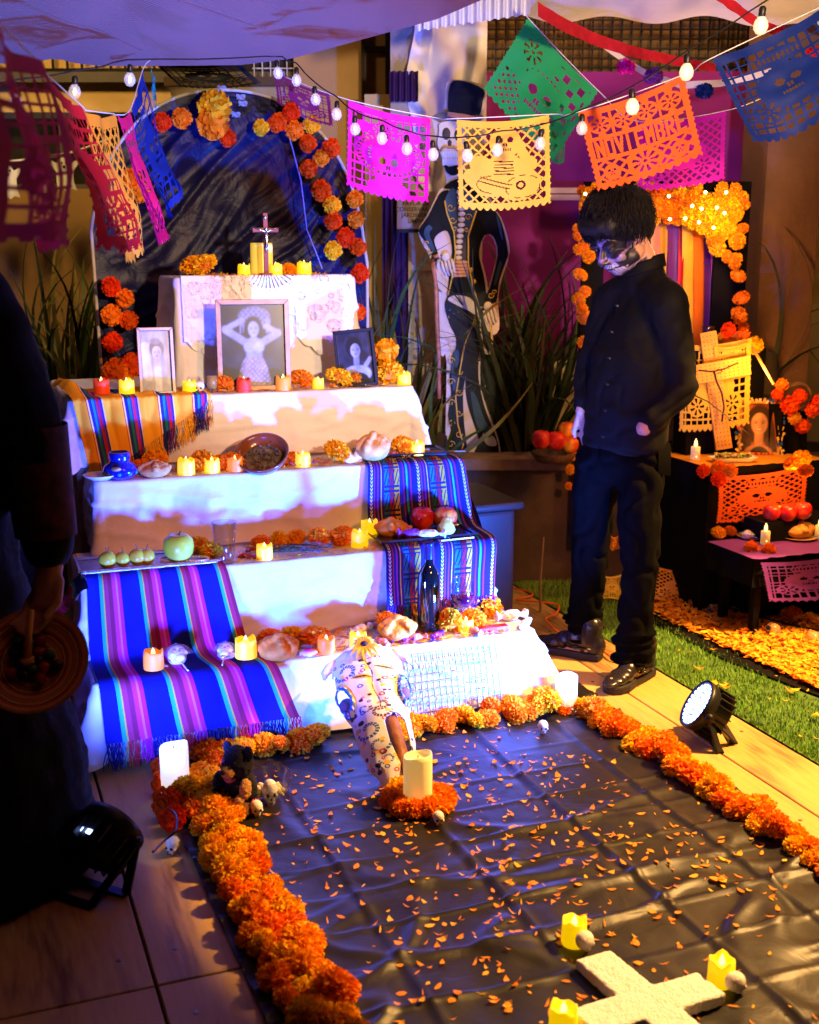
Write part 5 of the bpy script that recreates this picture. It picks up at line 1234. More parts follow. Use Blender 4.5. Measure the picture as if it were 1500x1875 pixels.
    for k in range(15):
        a = k/15*6.283 + .1; d = xv*math.cos(a) + yv*math.sin(a); n_ = zv; q = d.cross(n_); L = .048*(1.25 if math.sin(a) > .3 else .8)
        b0 = yv*.030 + zv*.071 + xv*.004
        mb.add([b0 + d*.008 - q*.003, b0 + d*.008 + q*.003, b0 + d*L*.55 - q*.0085 + n_*.006, b0 + d*L*.55 + q*.0085 + n_*.006, b0 + d*L*.55 + n_*.001, b0 + d*L - n_*.008], [(0, 1, 4), (0, 4, 2), (1, 3, 4), (2, 4, 5), (4, 3, 5)])
    obj('petal', mb, my, o)
cow_skull()
# plush dog
def plush():
    o = thing('plush_dog', 'small black and tan plush dog sitting by the left marigold border', 'plush toy', P(438, 1478, .006), -.55)
    bk = mat('black_plush', (.012, .011, .016), 1, bump=1, bscale=300, sheen=.04); br = mat('brown_plush', (.16, .055, .02), 1, bump=1, bscale=300, sheen=.04); tn = mat('tan_plush', (.60, .30, .08), 1, bump=1, bscale=300, sheen=.04); pk = mat('pink_plush', (.60, .14, .20), 1, bump=.8, bscale=300)
    S = lambda parts, name, m, v=.0035: remesh_obj(name, (lambda q: [q.ball(c, r, 14, 10) for c, r in parts] and q)(MB()), v, m, o, 3, .003, 110)
    S([((0, .01, .055), (.048, .042, .058))], 'body', bk); S([((0, 0, .128), (.045, .042, .042)), ((0, -.005, .15), (.034, .034, .030))], 'head', bk)
    for s in (-1, 1):
        S([((s*.036, .004, .165), (.016, .008, .020))], 'ear', bk); S([((s*.045, -.045, .018), (.022, .045, .018)), ((s*.045, -.088, .022), (.019, .012, .022))], 'leg', br)
        S([((s*.046, -.026, .075), (.014, .020, .030)), ((s*.040, -.046, .050), (.013, .015, .015))], 'arm', tn if s > 0 else bk)
    S([((0, -.042, .118), (.022, .020, .017)), ((.0, -.046, .126), (.016, .016, .012))], 'muzzle', tn); S([((0, -.036, .098), (.018, .014, .012))], 'chin', pk)
    mb = MB(); mb.ball((0, -.064, .126), (.009, .006, .007), 10, 7); obj('nose', mb, M_ink, o, True)
    for s in (-1, 1): mb = MB(); mb.ball((s*.019, -.036, .146), .0055, 8, 6); obj('eye', mb, pk if s < 0 else M_ink, o, True)
plush()
gb = thing('glass_bowl', 'clear glass bowl of popcorn beside the plush dog', 'glass bowl', P(493, 1466, .006)); mb = MB(); mb.lathe([(0, .003), (.030, .0), (.034, .004), (.052, .03), (.066, .075), (.0655, .078), (.0635, .075), (.049, .032), (.030, .008), (0, .007)], 36, cap=False); obj('bowl', mb, M_glass, gb, True)
mb = MB(); rng = random.Random(2)
for k in range(46): a, r = rng.uniform(0, 6.28), .040*math.sqrt(rng.random()); mb.ball((r*math.cos(a), r*math.sin(a), .016 + .022*rng.random() + .006), rng.uniform(.006, .010), 6, 5)
obj('popcorn', mb, mat('popcorn', (.82, .66, .34), .8, var=.4, scale=60), gb, True)
# stage lights
M_case = mat('black_lamp_casing', (.012, .012, .014), .38, var=.1); M_led = mat('lit_led_lens', (.6, .7, 1), .2, emit=(.28, .42, 1.0), estr=9); M_ledc = mat('blue_lens_plate', (.05, .08, .6), .2, emit=(.04, .08, 1.0), estr=2.2)
def par_light(label, c, nrm, feet, disp=False):
    q = Vector(nrm).to_track_quat('Z', 'Y'); M = q.to_matrix(); o = thing('stage_light', label, 'stage light', c)
    mb = MB(); mb.lathe([(.086, .0), (.094, .004), (.096, -.012), (.094, -.03), (.080, -.05), (.072, -.105), (.050, -.118), (0, -.118)], 28, (0, 0, 0), 0, M, cap=False); mb.lathe([(.086, .0), (.084, -.006), (0, -.006)], 28, (0, 0, 0), 0, M, cap=False); obj('casing', mb, M_case, o, True)
    mb = MB()
    for k in range(20):
        a = k/20*6.283; mb.box(M @ Vector((.083*math.cos(a), .083*math.sin(a), -.075)), (.022, .004, .062), M @ Matrix.Rotation(a, 3, 'Z'))
    obj('cooling_fin', mb, M_case, o)
    mb = MB(); mb.lathe([(0, -.004), (.084, -.004)], 28, (0, 0, 0), 0, M, cap=False); obj('lens_plate', mb, M_ledc, o)
    mb = MB()
    for ring, n in ((.016, 6), (.036, 12), (.056, 18), (.074, 24)):
        for k in range(n):
            a = k/n*6.283; mb.lathe([(.0072, -.003), (.0068, .0005), (.004, .002), (0, .0022)], 8, M @ Vector((ring*math.cos(a), ring*math.sin(a), 0)), 0, M, cap=False)
    obj('led_array', mb, M_led, o)
    side = M @ Vector((1, 0, 0)); side = Vector((side.x, side.y, 0)); 
    side = Vector(nrm).cross(Vector((0, 0, 1))).normalized()
    for s in (-1, 1):
        pv = side*s*.100 - Vector(nrm)*.03
        mb = MB(); mb.tube([pv - side*s*.012, pv + side*s*.012], .016, 12); obj('knob', mb, M_case, o, True)
        for ft in feet:
            e = side*s*.100 + Vector(ft) - Vector((0, 0, c.z - .006)); mb = MB(); d = e - pv; mid = (e + pv)/2; mb.box(mid, (.006, .030, d.length), d.to_track_quat('Z', 'X').to_matrix()); obj('bracket', mb, M_case, o)
    mb = MB(); 
    for ft in feet: mb.box(Vector(ft) - Vector((0, 0, c.z - .005)), (.21, .03, .006), side.to_track_quat('X', 'Z').to_matrix())
    obj('foot_bar', mb, M_case, o)
    o.scale = (.86,)*3; o.location.z = .86*c.z
    if disp:
        mb = MB(); mb.box(M @ Vector((0, .079, -.085)), (.034, .006, .012), M); obj('display', mb, M_led, o)
    return o
par_light('glowing blue stage light on the boards right of the altar', P(1272, 1352, 0) + Vector((-.0, .0, .135)), Vector((-.84, .02, .54)).normalized(), [(.06, -.03, 0), (.13, .05, 0)])
par_light('dark stage light seen from behind at lower left', P(212, 1612, 0) + Vector((0, .02, .155)), Vector((.42, .80, .42)).normalized(), [(-.04, -.06, 0), (-.12, -.12, 0)], True)
def cord(label, pts, r, m, name='extension_cord', n=90):
    P_ = [Vector(p) for p in pts]; out = []
    for k in range(n+1):                                    # Catmull-Rom through the points
        t = k/n*(len(P_)-1); i = min(int(t), len(P_)-2); f = t-i; a, b, c_, d = P_[max(0, i-1)], P_[i], P_[i+1], P_[min(len(P_)-1, i+2)]
        out.append(.5*((2*b) + (c_-a)*f + (2*a-5*b+4*c_-d)*f*f + (3*b-a-3*c_+d)*f**3))
    mb = MB(); mb.tube(out, r, 7); return tag(obj(name, mb, m, None, True), label, 'cord')
M_ocord = mat('orange_cord', (.75, .13, .02), .45)
h = .006
ec = cord('red orange extension cord looped on the floor at far left', [P(240, 1262, h), P(200, 1270, h), P(166, 1290, h), P(172, 1310, h), P(205, 1330, h), P(222, 1352, h), P(205, 1362, h), P(160, 1350, h), P(116, 1324, h), P(130, 1316, h), P(180, 1314, h+.01), P(235, 1298, h)], .0042, M_ocord)
mb = MB(); mb.box(P(199, 1370, .012), (.026, .045, .022), .2); obj('socket', mb, M_ocord, ec)
cord('orange extension cord curling over the turf right of the altar', [P(925, 1075, h+.01), P(965, 1082, h+.01), P(975, 1090, h+.01), P(945, 1098, h+.01), P(985, 1102, h+.01), P(1022, 1108, h+.012), P(1018, 1124, h+.012), P(1000, 1136, h+.014), P(1040, 1168, h+.01), P(1100, 1190, h+.01), P(1125, 1205, h+.01), P(1190, 1222, h+.012)], .0042, M_ocord)
cord('thin dark cable from the left stage light to the marigolds', [P(280, 1560, .16), P(300, 1540, .10), P(322, 1520, .10), P(322, 1492, .09), P(305, 1480, .05), P(290, 1470, .01)], .003, M_case, 'cable')
gr = thing('storage_box', 'grey plastic lidded box standing behind the altar at right', 'storage box', A(1.86, 4.30, 0), AL); Mg = mat('grey_translucent_plastic', (.03, .03, .03), .35)
mb = MB(); v = [(-.16, -.2), (.16, -.2), (.16, .2), (-.16, .2)]; mb.prism(v, .0, .50); b_ = obj('tub', mb, Mg, gr); bv = b_.modifiers.new('b', 'BEVEL'); bv.width = .02; bv.segments = 3
mb = MB(); mb.box((0, 0, .515), (.37, .45, .03)); b_ = obj('lid', mb, Mg, gr); bv = b_.modifiers.new('b', 'BEVEL'); bv.width = .012; bv.segments = 3
mb = MB(); mb.tube([P(990, 1120, .0), P(989, 1080, .18)*.0 + P(990, 1120, 0) + Vector((-.005, 0, .13)), P(990, 1120, 0) + Vector((.006, .01, .32))], [.006, .005, .004], 7); tag(obj('garden_cane', mb, mat('dry_cane', (.35, .20, .08), .8)), 'thin dry cane standing in the turf right of the altar', 'cane')
# ================================================================== ARCH, PAPER BANNERS, LIGHT STRINGS, PLANTS
M_arch, nta, ba_ = _nt('shiny_black_bag_plastic')
ba_.inputs['Base Color'].default_value = (.003, .003, .030, 1); ba_.inputs['Roughness'].default_value = .38; ba_.inputs['Specular IOR Level'].default_value = .13
_tc = nta.nodes.new('ShaderNodeTexCoord'); _nz = nta.nodes.new('ShaderNodeTexNoise'); _nz.inputs['Scale'].default_value = 5; _nz.inputs['Detail'].default_value = 9; _nz.inputs['Distortion'].default_value = 1.6; _bp = nta.nodes.new('ShaderNodeBump'); _bp.inputs['Strength'].default_value = .55; _bp.inputs['Distance'].default_value = .02
nta.links.new(_tc.outputs['Object'], _nz.inputs['Vector']); nta.links.new(_nz.outputs['Fac'], _bp.inputs['Height']); nta.links.new(_bp.outputs[0], ba_.inputs['Normal'])
ar = thing('flower_arch', 'tall arch of shiny black plastic behind the big altar', 'arch')
AD = 4.90
def arch_pt(u, v):
    # half outline: springing at 1.45, crown at 2.10
    ul, ur = .560 + .02*(1-v), 1.705; um = 1.12
    x = ul + (ur-ul)*u; q = abs((x-um)/((ur-ul)/2)); top = 1.45 + .66*math.sqrt(max(0, 1 - min(1, q)**2.3)); top -= .03*max(0, .5-u)
    z = .35 + (top - .35)*v
    p = Vector((x*1.0, z))
    # sagging swag folds radiating from the left side
    r = noise.noise(Vector((x*1.6, z*3.4 - x*2.2, 3))); r2 = noise.noise(Vector((x*5, z*6 - x*5, 8)))
    k = z*.75 - x*.62 + .25*noise.noise(Vector((x*1.5, z*1.5, 77))); r3 = noise.noise(Vector((k*9, x*1.2 - z*.6, 30))); r4 = noise.noise(Vector((x*11, z*11, 5)))
    dp = .016*r + .008*r2 + .012*math.exp(-(r3/.10)**2) + .007*math.exp(-(noise.noise(Vector((k*22 + r, x*2.2, 60)))/.16)**2) + .004*r4
    edge = min(1, 8*min(u, 1-u, max(0, 1-v)))
    return A(x, AD + .05 - dp*edge, z)
mb = MB(); mb.grid(arch_pt, 110, 130); obj('plastic_lining', mb, M_arch, ar, True)
hoop = [arch_pt(0, t) for t in np.linspace(.1, .98, 20)] + [arch_pt(t, 1) for t in np.linspace(.02, .98, 40)] + [arch_pt(1, t) for t in np.linspace(.98, .1, 20)]
mb = MB(); mb.tube(hoop, .007, 7); obj('hoop', mb, mat('pale_hose', (.45, .40, .30), .5), ar, True)
M_tape = mat('clear_tape', (.6, .6, .7), .1, alpha=.5)
for q in ((405, 162), (440, 178), (444, 190), (431, 210)):
    c = PD(q[0], q[1], AD - .02); mb = MB(); mb.grid(lambda u, v: c + UU*(u-.5)*.035 + Vector((0, 0, 1))*(v-.5)*.02 - DD*(.008*math.sin(u*9 + v*7) + .01), 6, 4); obj('clear_tape', mb, M_tape, ar)
bl = MB(); bl.tube([PD(x, y, AD - .045) for x, y in ((520, 130), (519, 185), (527, 240), (538, 280), (551, 330), (556, 370), (562, 420), (580, 465), (590, 492))], .0024, 5); tag(obj('wire', bl, mat('pale_violet_wire', (.25, .22, .55), .4)), 'thin pale wire hanging down the right side of the black arch', 'wire')
FL = [(203, 524, 19, 'red'), (228, 546, 19, 'orange'), (205, 577, 21, 'orange'), (236, 586, 19, 'red'), (206, 626, 20, 'red'), (214, 682, 29, 'orange'), (243, 668, 24, 'red'), (200, 700, 20, 'red'), (236, 700, 22, 'yellow'), (240, 326, 19, 'orange'), (256, 352, 20, 'orange'),
      (297, 223, 18, 'red'), (333, 216, 20, 'orange'), (390, 226, 32, 'orange'), (393, 196, 33, 'yellow'), (417, 252, 17, 'red'), (478, 233, 16, 'yellow'), (508, 224, 19, 'red'), (533, 205, 18, 'red'), (539, 238, 19, 'orange'), (571, 227, 18, 'yellow'), (564, 262, 18, 'red'), (607, 271, 20, 'red'), (588, 289, 17, 'orange'), (566, 309, 19, 'red'),
      (588, 348, 21, 'red'), (608, 375, 19, 'yellow'), (650, 364, 18, 'orange'), (610, 404, 19, 'red'), (652, 402, 18, 'orange'), (633, 434, 20, 'red'), (656, 452, 19, 'red'), (610, 458, 19, 'yellow'), (659, 500, 20, 'red'), (656, 572, 18, 'red'), (640, 620, 16, 'orange')]
for x, y, r, c in FL:
    side = 'left leg' if x < 280 else ('crown' if x < 445 else 'right side')
    paper_flower(PD(x, y, AD - .06), r/2187*4.75*.90, c, '%s tissue paper flower on the %s of the black arch' % (c, side), '%s paper flowers on the %s of the black arch' % (c, side), -DD)

# ------------------------------------------------------------------ cut paper banners
def E_(X, Y, cx, cy, rx, ry): return ((X-cx)/rx)**2 + ((Y-cy)/ry)**2 < 1
def seg(X, Y, x0, y0, x1, y1, r):
    L2 = (x1-x0)**2 + (y1-y0)**2; t = np.clip(((X-x0)*(x1-x0) + (Y-y0)*(y1-y0))/L2, 0, 1); return np.hypot(X-x0-t*(x1-x0), Y-y0-t*(y1-y0)) < r
LET = {'N': [(0,1,0,0),(0,0,1,1),(1,1,1,0)], 'O': [(0,0,0,1),(0,1,1,1),(1,1,1,0),(1,0,0,0)], 'V': [(0,0,.5,1),(.5,1,1,0)], 'I': [(.5,0,.5,1)], 'E': [(0,0,0,1),(0,0,1,0),(0,.5,.8,.5),(0,1,1,1)],
       'M': [(0,1,0,0),(0,0,.5,.6),(.5,.6,1,0),(1,0,1,1)], 'B': [(0,0,0,1),(0,0,.8,0),(.8,0,1,.25),(1,.25,.8,.5),(0,.5,.8,.5),(.8,.5,1,.75),(1,.75,.8,1),(.8,1,0,1)], 'R': [(0,1,0,0),(0,0,.8,0),(.8,0,1,.25),(1,.25,.8,.5),(.8,.5,0,.5),(.4,.5,1,1)]}
def lattice_diag(X, Y, p, w): a = np.abs(((X+Y)/p) % 1 - .5); b = np.abs(((X-Y)/p) % 1 - .5); return (a < .5-w) & (b < .5-w)
def lattice_orth(X, Y, p, w): a = np.abs((X/p) % 1 - .5); b = np.abs((Y/p) % 1 - .5); return (a < .5-w) & (b < .5-w)
def face_holes(X, Y, cx, cy, s):
    h = np.zeros_like(X, bool)
    for d in (-1, 1): h |= E_(X, Y, cx + d*.42*s, cy - .08*s, .25*s, .24*s)
    h |= E_(X, Y, cx - .09*s, cy + .32*s, .075*s, .16*s) | E_(X, Y, cx + .09*s, cy + .32*s, .075*s, .16*s)
    for k in range(-3, 4): h |= (np.abs(X - cx - k*.15*s) < .032*s) & (np.abs(Y - cy - .70*s) < .13*s)
    h |= (np.abs(Y - cy - .70*s) < .025*s) & (np.abs(X - cx) < .50*s)
    return h
def rosette(X, Y, cx, cy, r, n):
    rr = np.hypot(X-cx, Y-cy); th = np.arctan2(Y-cy, X-cx); return ((rr > r*.35) & (rr < r*.9) & (np.cos(th*n) > .25)) | (rr < r*.14)
def design(kind, X, Y):
    inner = (X > .06) & (X < .94) & (Y > .075) & (Y < .91)
    hole = np.zeros_like(X, bool)
    if kind == 'catrina':
        hole = lattice_orth(X, Y, .095, .11) & inner
        fig = E_(X, Y, .5, .50, .42, .25) | E_(X, Y, .5, .62, .19, .26) | E_(X, Y, .36, .24, .10, .09) | E_(X, Y, .5, .2, .12, .12) | E_(X, Y, .65, .24, .11, .09) | E_(X, Y, .5, .88, .25, .10) | E_(X, Y, .2, .22, .09, .06) | E_(X, Y, .8, .26, .09, .06)
        hole &= ~fig; hole |= face_holes(X, Y, .5, .58, .17)
        th = np.arctan2((Y-.5)/.25, (X-.5)/.42); rr = np.sqrt(((X-.5)/.42)**2 + ((Y-.5)/.25)**2); hole |= (rr > .80) & (rr < .92) & (np.sin(th*34) > .2); hole |= (rr > .52) & (rr < .60) & (np.sin(th*26) > .3) & (np.abs(X-.5) > .2)
        for cx in (.36, .5, .65): hole |= rosette(X, Y, cx, .22, .06, 6)
        for k in range(8): hole |= E_(X, Y, .12 + .11*k, .87, .022, .018) & (abs(.12 + .11*k - .5) > .2)
    elif kind == 'guitar':
        hole = lattice_diag(X, Y, .115, .13) & inner; st = lattice_diag(X + .03, Y, .115, .30) & inner
        fig = E_(X, Y, .52, .24, .17, .17) | E_(X, Y, .50, .52, .20, .16) | E_(X, Y, .36, .70, .21, .14) | E_(X, Y, .66, .72, .24, .17) | seg(X, Y, .15, .62, .5, .72, .09) | seg(X, Y, .75, .45, .62, .2, .05) | E_(X, Y, .25, .48, .12, .10) | E_(X, Y, .74, .5, .12, .10)
        hole &= ~fig; hole |= face_holes(X, Y, .52, .22, .13); hole |= E_(X, Y, .68, .72, .055, .05) & ~E_(X, Y, .68, .72, .03, .028)
        for k in range(5): hole |= seg(X, Y, .40, .44 + k*.035, .60, .45 + k*.035, .006)
        hole |= seg(X, Y, .25, .62, .58, .71, .007) | seg(X, Y, .22, .66, .56, .75, .006) | E_(X, Y, .36, .70, .16, .10) & ~E_(X, Y, .36, .70, .15, .09) & (X < .36)
        hole |= (E_(X, Y, .70, .74, .19, .13) & ~E_(X, Y, .70, .74, .178, .12)) & (np.sin(np.arctan2(Y-.74, X-.70)*7) > -.2)
    elif kind == 'month':
        for k in range(4):
            cx = .17 + .22*k; rr = np.hypot(X-cx, (Y-.21)); th = np.arctan2(Y-.21, X-cx); hole |= rosette(X, Y, cx, .21, .09, 7); hole |= (rr > .105) & (Y > .07) & (Y < .34) & (np.abs(X-cx) < .10) & (np.abs(np.sin(th*2)) > .55)
        band = (Y > .39) & (Y < .60) & inner; let = np.zeros_like(hole)
        word = 'NOVIEMBRE'
        for k, ch in enumerate(word):
            x0 = .085 + k*.0955; w = .058 if ch != 'I' else .03
            for (a, b, c, d) in LET[ch]: let |= seg(X, Y, x0 + a*w, .405 + b*.18, x0 + c*w, .405 + d*.18, .0145)
        hole |= band & ~let
        low = (Y > .65) & inner; hole |= low & lattice_diag(X, Y, .13, .16) & ~E_(X, Y, .5, .78, .17, .15) & ~E_(X, Y, .18, .80, .08, .10) & ~E_(X, Y, .82, .80, .08, .10)
        hole |= rosette(X, Y, .5, .78, .14, 9); hole |= face_holes(X, Y, .18, .78, .06) | face_holes(X, Y, .82, .78, .06)
    elif kind == 'skull':
        hole = lattice_orth(X, Y, .10, .13) & inner & ((np.floor(X/.10) + np.floor(Y/.10)) % 2 > .5) & (X > .52)
        hole |= (X < .5) & inner & (rosette(X, Y, .22, .22, .13, 8) | rosette(X, Y, .34, .42, .09, 6) | lattice_diag(X, Y, .09, .24) & (Y > .55))
        fig = E_(X, Y, .50, .50, .24, .26) | E_(X, Y, .50, .74, .14, .14); hole &= ~fig; hole |= face_holes(X, Y, .50, .54, .22)
        for k in range(6): hole |= E_(X, Y, .36 + .055*k, .32 - .02*math.sin(k*.63), .016, .012)
    else:
        s = {'fiesta': 0, 'flores': 1, 'red': 2}.get(kind, 3); hole = inner & (lattice_diag(X, Y, .10 + .01*s, .16) if s % 2 else lattice_orth(X, Y, .085, .13))
        fig = E_(X, Y, .5, .5, .28, .22) | E_(X, Y, .25, .70, .14, .12) | E_(X, Y, .75, .70, .14, .12) | E_(X, Y, .5, .2, .2, .08); hole &= ~fig
        hole |= face_holes(X, Y, .5, .46, .16) | rosette(X, Y, .25, .70, .11, 7) | rosette(X, Y, .75, .70, .11, 7)
        for k in range(9): hole |= E_(X, Y, .34 + .04*k, .2, .012, .03)
    sc = Y > .955 + .035*np.abs(np.cos(X*math.pi*13)); sd = (X < .012*np.abs(np.cos(Y*math.pi*14))) | (X > 1 - .012*np.abs(np.cos(Y*math.pi*14)))
    return ~(hole | sc | sd)
def paper(col, name, back=.35): return mat(name, col, .65, var=.05, backlit=back)
PM = {'magenta': paper((.82, .008, .48), 'magenta_paper'), 'yellow': paper((.90, .60, .06), 'yellow_paper'), 'orange': paper((.90, .12, .008), 'orange_paper'), 'blue': paper((.003, .022, .22), 'blue_paper'), 'green': paper((.01, .42, .09), 'green_paper'), 'crimson': paper((.72, .01, .03), 'crimson_paper'), 'purple': paper((.70, .05, .30), 'purple_paper', .5),
      'amber': paper((.95, .36, .02), 'amber_paper'), 'pink': paper((.85, .01, .14), 'pink_paper'), 'maroon': paper((.25, .01, .09), 'maroon_paper'), 'black': paper((.01, .009, .009), 'black_paper', .05), 'violet': paper((.25, .05, .45), 'violet_paper'), 'teal': paper((.01, .28, .30), 'teal_paper')}
def banner(TL, TR, BL, col, kind, label, n=105, curl=.012, seed=0, twist=0, taper=0, fold=0, name='paper_banner', wave=1.0):
    TL, TR, BL = Vector(TL), Vector(TR), Vector(BL); a = TR - TL; b = BL - TL; nr = a.cross(b).normalized()
    m = int(n*b.length/a.length); m = max(40, min(150, m))
    X, Y = np.meshgrid((np.arange(n)+.5)/n, (np.arange(m)+.5)/m); keep = design(kind, X, Y)
    mb = MB(); ids = {}
    def vid(i, j):
        k = (i, j)
        if k not in ids:
            u, v = i/n, j/m; w = noise.noise(Vector((u*1.6, v*1.6, seed*3.1)))*curl*2*v + curl*wave*math.sin(u*7 + seed + v*2)*v + .25*curl*noise.noise(Vector((u*6, v*6, seed)))
            uu = .5 + (u-.5)*(1 - taper*v); p = TL + a*uu + b*v + nr*(w + twist*(u-.5)*v) + Vector((0, 0, -.012*math.sin(u*math.pi)*(1 if v < .02 else 1)))
            if fold: p += nr*fold*(math.cos(u*9)*.5)*(1 - .3*v)
            ids[k] = len(mb.v); mb.v.append(tuple(p))
        return ids[k]
    for j in range(m):
        for i in range(n):
            if keep[j, i]: mb.f.append((vid(i, j), vid(i, j+1), vid(i+1, j+1), vid(i+1, j))); mb.m.append(0); mb.uv.append([(0, 0)]*4)
    return tag(obj(name, mb, PM[col], None, True), label, 'paper banner')
def bpx(tl, tr, bl, Y, *a, Ytr=None, Ybl=None, **k): return banner(PY(*tl, Y), PY(*tr, Ytr or Y), PY(*bl, Ybl or Y), *a, **k)
bpx((637, 183), (790, 216), (634, 342), 4.0, 'magenta', 'catrina', 'magenta cut paper banner of a skull in a wide hat', seed=1)
bpx((835, 219), (1007, 210), (840, 384), 3.9, 'yellow', 'guitar', 'yellow cut paper banner of a skeleton with guitar hiding the cutout chest', seed=2, curl=.006)
bpx((1058, 206), (1254, 137), (1094, 352), 3.8, 'orange', 'month', 'orange cut paper banner reading noviembre above the standing man', seed=3, n=150, curl=.010)
bpx((1304, 108), (1520, 8), (1378, 272), 3.6, 'blue', 'fiesta', 'dark blue cut paper banner at the top right corner', seed=4, curl=.03, Ybl=3.5)
bpx((966, 32), (1096, 168), (884, 164), 4.7, 'green', 'skull', 'green cut paper banner of a skull hung by its corner', seed=5, curl=.02)
bpx((990, 178), (1036, 186), (1000, 292), 4.75, 'green', 'flores', 'torn green paper strip hanging below the green skull banner', seed=6, curl=.02, taper=.5, n=40)
bpx((1170, 224), (1331, 203), (1168, 350), 4.9, 'magenta', 'flores', 'magenta cut paper banner half hidden behind the orange one', seed=7, curl=.01)
bpx((500, 128), (604, 172), (508, 190), 5.0, 'maroon', 'fiesta', 'small maroon cut paper banner under the canopy knot', seed=8, n=70)
bpx((284, 118), (436, 112), (330, 160), 5.1, 'black', 'red', 'black lacy paper banner above the crown of the arch', seed=9, n=90, fold=.02)
bpx((262, 128), (240, 200), (324, 332), 4.25, 'blue', 'fiesta', 'blue cut paper banner turned edge on beside the arch', Ytr=3.95, Ybl=4.2, seed=10, curl=.03, taper=.2, n=80)
bpx((238, 204), (214, 212), (312, 430), 3.85, 'pink', 'flores', 'narrow hot pink paper banner blown sideways', Ytr=3.62, Ybl=3.8, seed=11, curl=.02, taper=.6, n=60)
bpx((206, 210), (160, 204), (256, 468), 3.5, 'amber', 'flores', 'amber cut paper banner third from the left, turned edge on', Ytr=3.2, Ybl=3.5, seed=12, curl=.02, n=90, fold=.02)
bpx((150, 196), (84, 136), (232, 466), 3.05, 'crimson', 'red', 'crimson cut paper banner second from the left edge', Ytr=2.55, Ybl=3.05, seed=13, curl=.03, taper=.15, n=90)
bpx((66, 112), (-70, -20), (140, 455), 2.05, 'purple', 'fiesta', 'blurred purple paper banner nearest the camera at far left', Ytr=1.55, Ybl=2.0, seed=14, curl=.03, n=90, fold=.02)
bpx((276, 122), (284, 140), (280, 185), 4.4, 'teal', 'red', 'tiny teal paper tail beside the blue edge on banner', seed=15, n=40, curl=.02)
M_string = mat('white_string', (.75, .70, .66), .7)
def strung(label, pts, r=.0016, m=None, name='string'): return cord(label, pts, r, m or M_string, name, 80)
strung('white string carrying the cut paper banners', [PY(-70, -20, 1.55), PY(66, 110, 2.05), PY(84, 134, 2.55), PY(150, 194, 3.05), PY(160, 202, 3.2), PY(206, 208, 3.5), PY(214, 210, 3.62), PY(238, 200, 3.9), PY(262, 126, 4.25), PY(275, 110, 4.4)])
strung('white string of the magenta, yellow and orange banners', [PY(520, 140, 4.2), PY(637, 182, 4.0), PY(790, 214, 4.0), PY(835, 217, 3.9), PY(1007, 209, 3.9), PY(1058, 205, 3.8), PY(1254, 136, 3.8), PY(1304, 106, 3.6), PY(1530, 0, 3.6)])
strung('white string of the green and hidden magenta banners', [PY(968, 20, 4.7), PY(966, 31, 4.7), PY(1096, 166, 4.7), PY(1170, 222, 4.9), PY(1331, 202, 4.9), PY(1420, 168, 4.9)])
# light bulbs
M_bulb = mat('lit_clear_bulb', (.9, .88, .9), .1, emit=(.92, .80, .95), estr=.07, alpha=.28); M_bulbw = mat('lit_warm_bulb', (1, .9, .7), .1, emit=(1, .82, .45), estr=.35, alpha=.5); M_fil = mat('glowing_filament', (1, .9, .7), .3, emit=(1, .9, .8), estr=7)
def bulb(m):
    def build():
        o = thing('light_bulb', '', 'light bulb'); mb = MB(); mb.lathe([(0, -.042), (.010, -.040), (.0175, -.030), (.0195, -.020), (.0165, -.008), (.009, .002), (.0075, .006)], 18, cap=False); obj('globe', mb, m, o, True)
        mb = MB(); mb.lathe([(.0085, .002), (.0095, .006), (.0095, .022), (.006, .028), (0, .029)], 12, cap=False); obj('socket', mb, M_case, o, True)
        mb = MB(); mb.lathe([(0, -.030), (.004, -.026), (.005, -.018), (.003, -.010), (0, -.008)], 8, cap=False); obj('filament', mb, M_fil, o); return o
    return build
BU = Maker(bulb(M_bulb)); BW = Maker(bulb(M_bulbw))
BL1 = [(30, 178, 3.1), (137, 160, 3.3), (238, 138, 3.5), (508, 128, 4.1), (543, 141, 4.05), (577, 176, 4.0), (617, 203, 3.9), (650, 230, 3.85), (700, 247, 3.8), (745, 266, 3.7), (793, 276, 3.7), (855, 278, 3.6), (912, 268, 3.6), (990, 256, 3.6), (1066, 228, 3.55), (1158, 186, 3.5), (1258, 122, 3.4), (1395, 36, 3.3)]
cpts = []
for k, (x, y, Y) in enumerate(BL1):
    q = PY(x, y - 4, Y); cpts.append(q + Vector((0, 0, .036)))
    lab = ['pale round bulb over the purple blurred banner at far left', 'pale round bulb over the crimson banner', 'pale round bulb left of the arch crown', 'pale bulb at the canopy knot', 'pale bulb just right of the canopy knot', 'pale bulb over the small maroon banner', 'pale bulb left of the magenta banner', 'pale bulb on the left edge of the magenta banner', 'pale bulb in the middle of the magenta banner', 'pale bulb right of the middle of the magenta banner', 'pale bulb between magenta and yellow banners', 'pale bulb on the left part of the yellow banner', 'pale bulb on the middle of the yellow banner', 'pale bulb on the right edge of the yellow banner', 'pale bulb between yellow and orange banners', 'warm bulb in front of the orange banner', 'warm bulb between orange and dark blue banners', 'bright warm bulb at the top right of the string'][k]
    (BW if k > 14 else BU)(q, lab, 0, None, .84 if k < 15 else 1.0, (random.uniform(-.15, .15), random.uniform(-.15, .15), 0))
sag = []
for a, b in zip(cpts, cpts[1:]): sag += [a, a.lerp(b, .5) - Vector((0, 0, .004))]
strung('black flex carrying the round light bulbs', [PY(-60, 170, 3.0)] + sag + [cpts[-1], PY(1480, -40, 3.2)], .0022, M_case, 'light_flex')
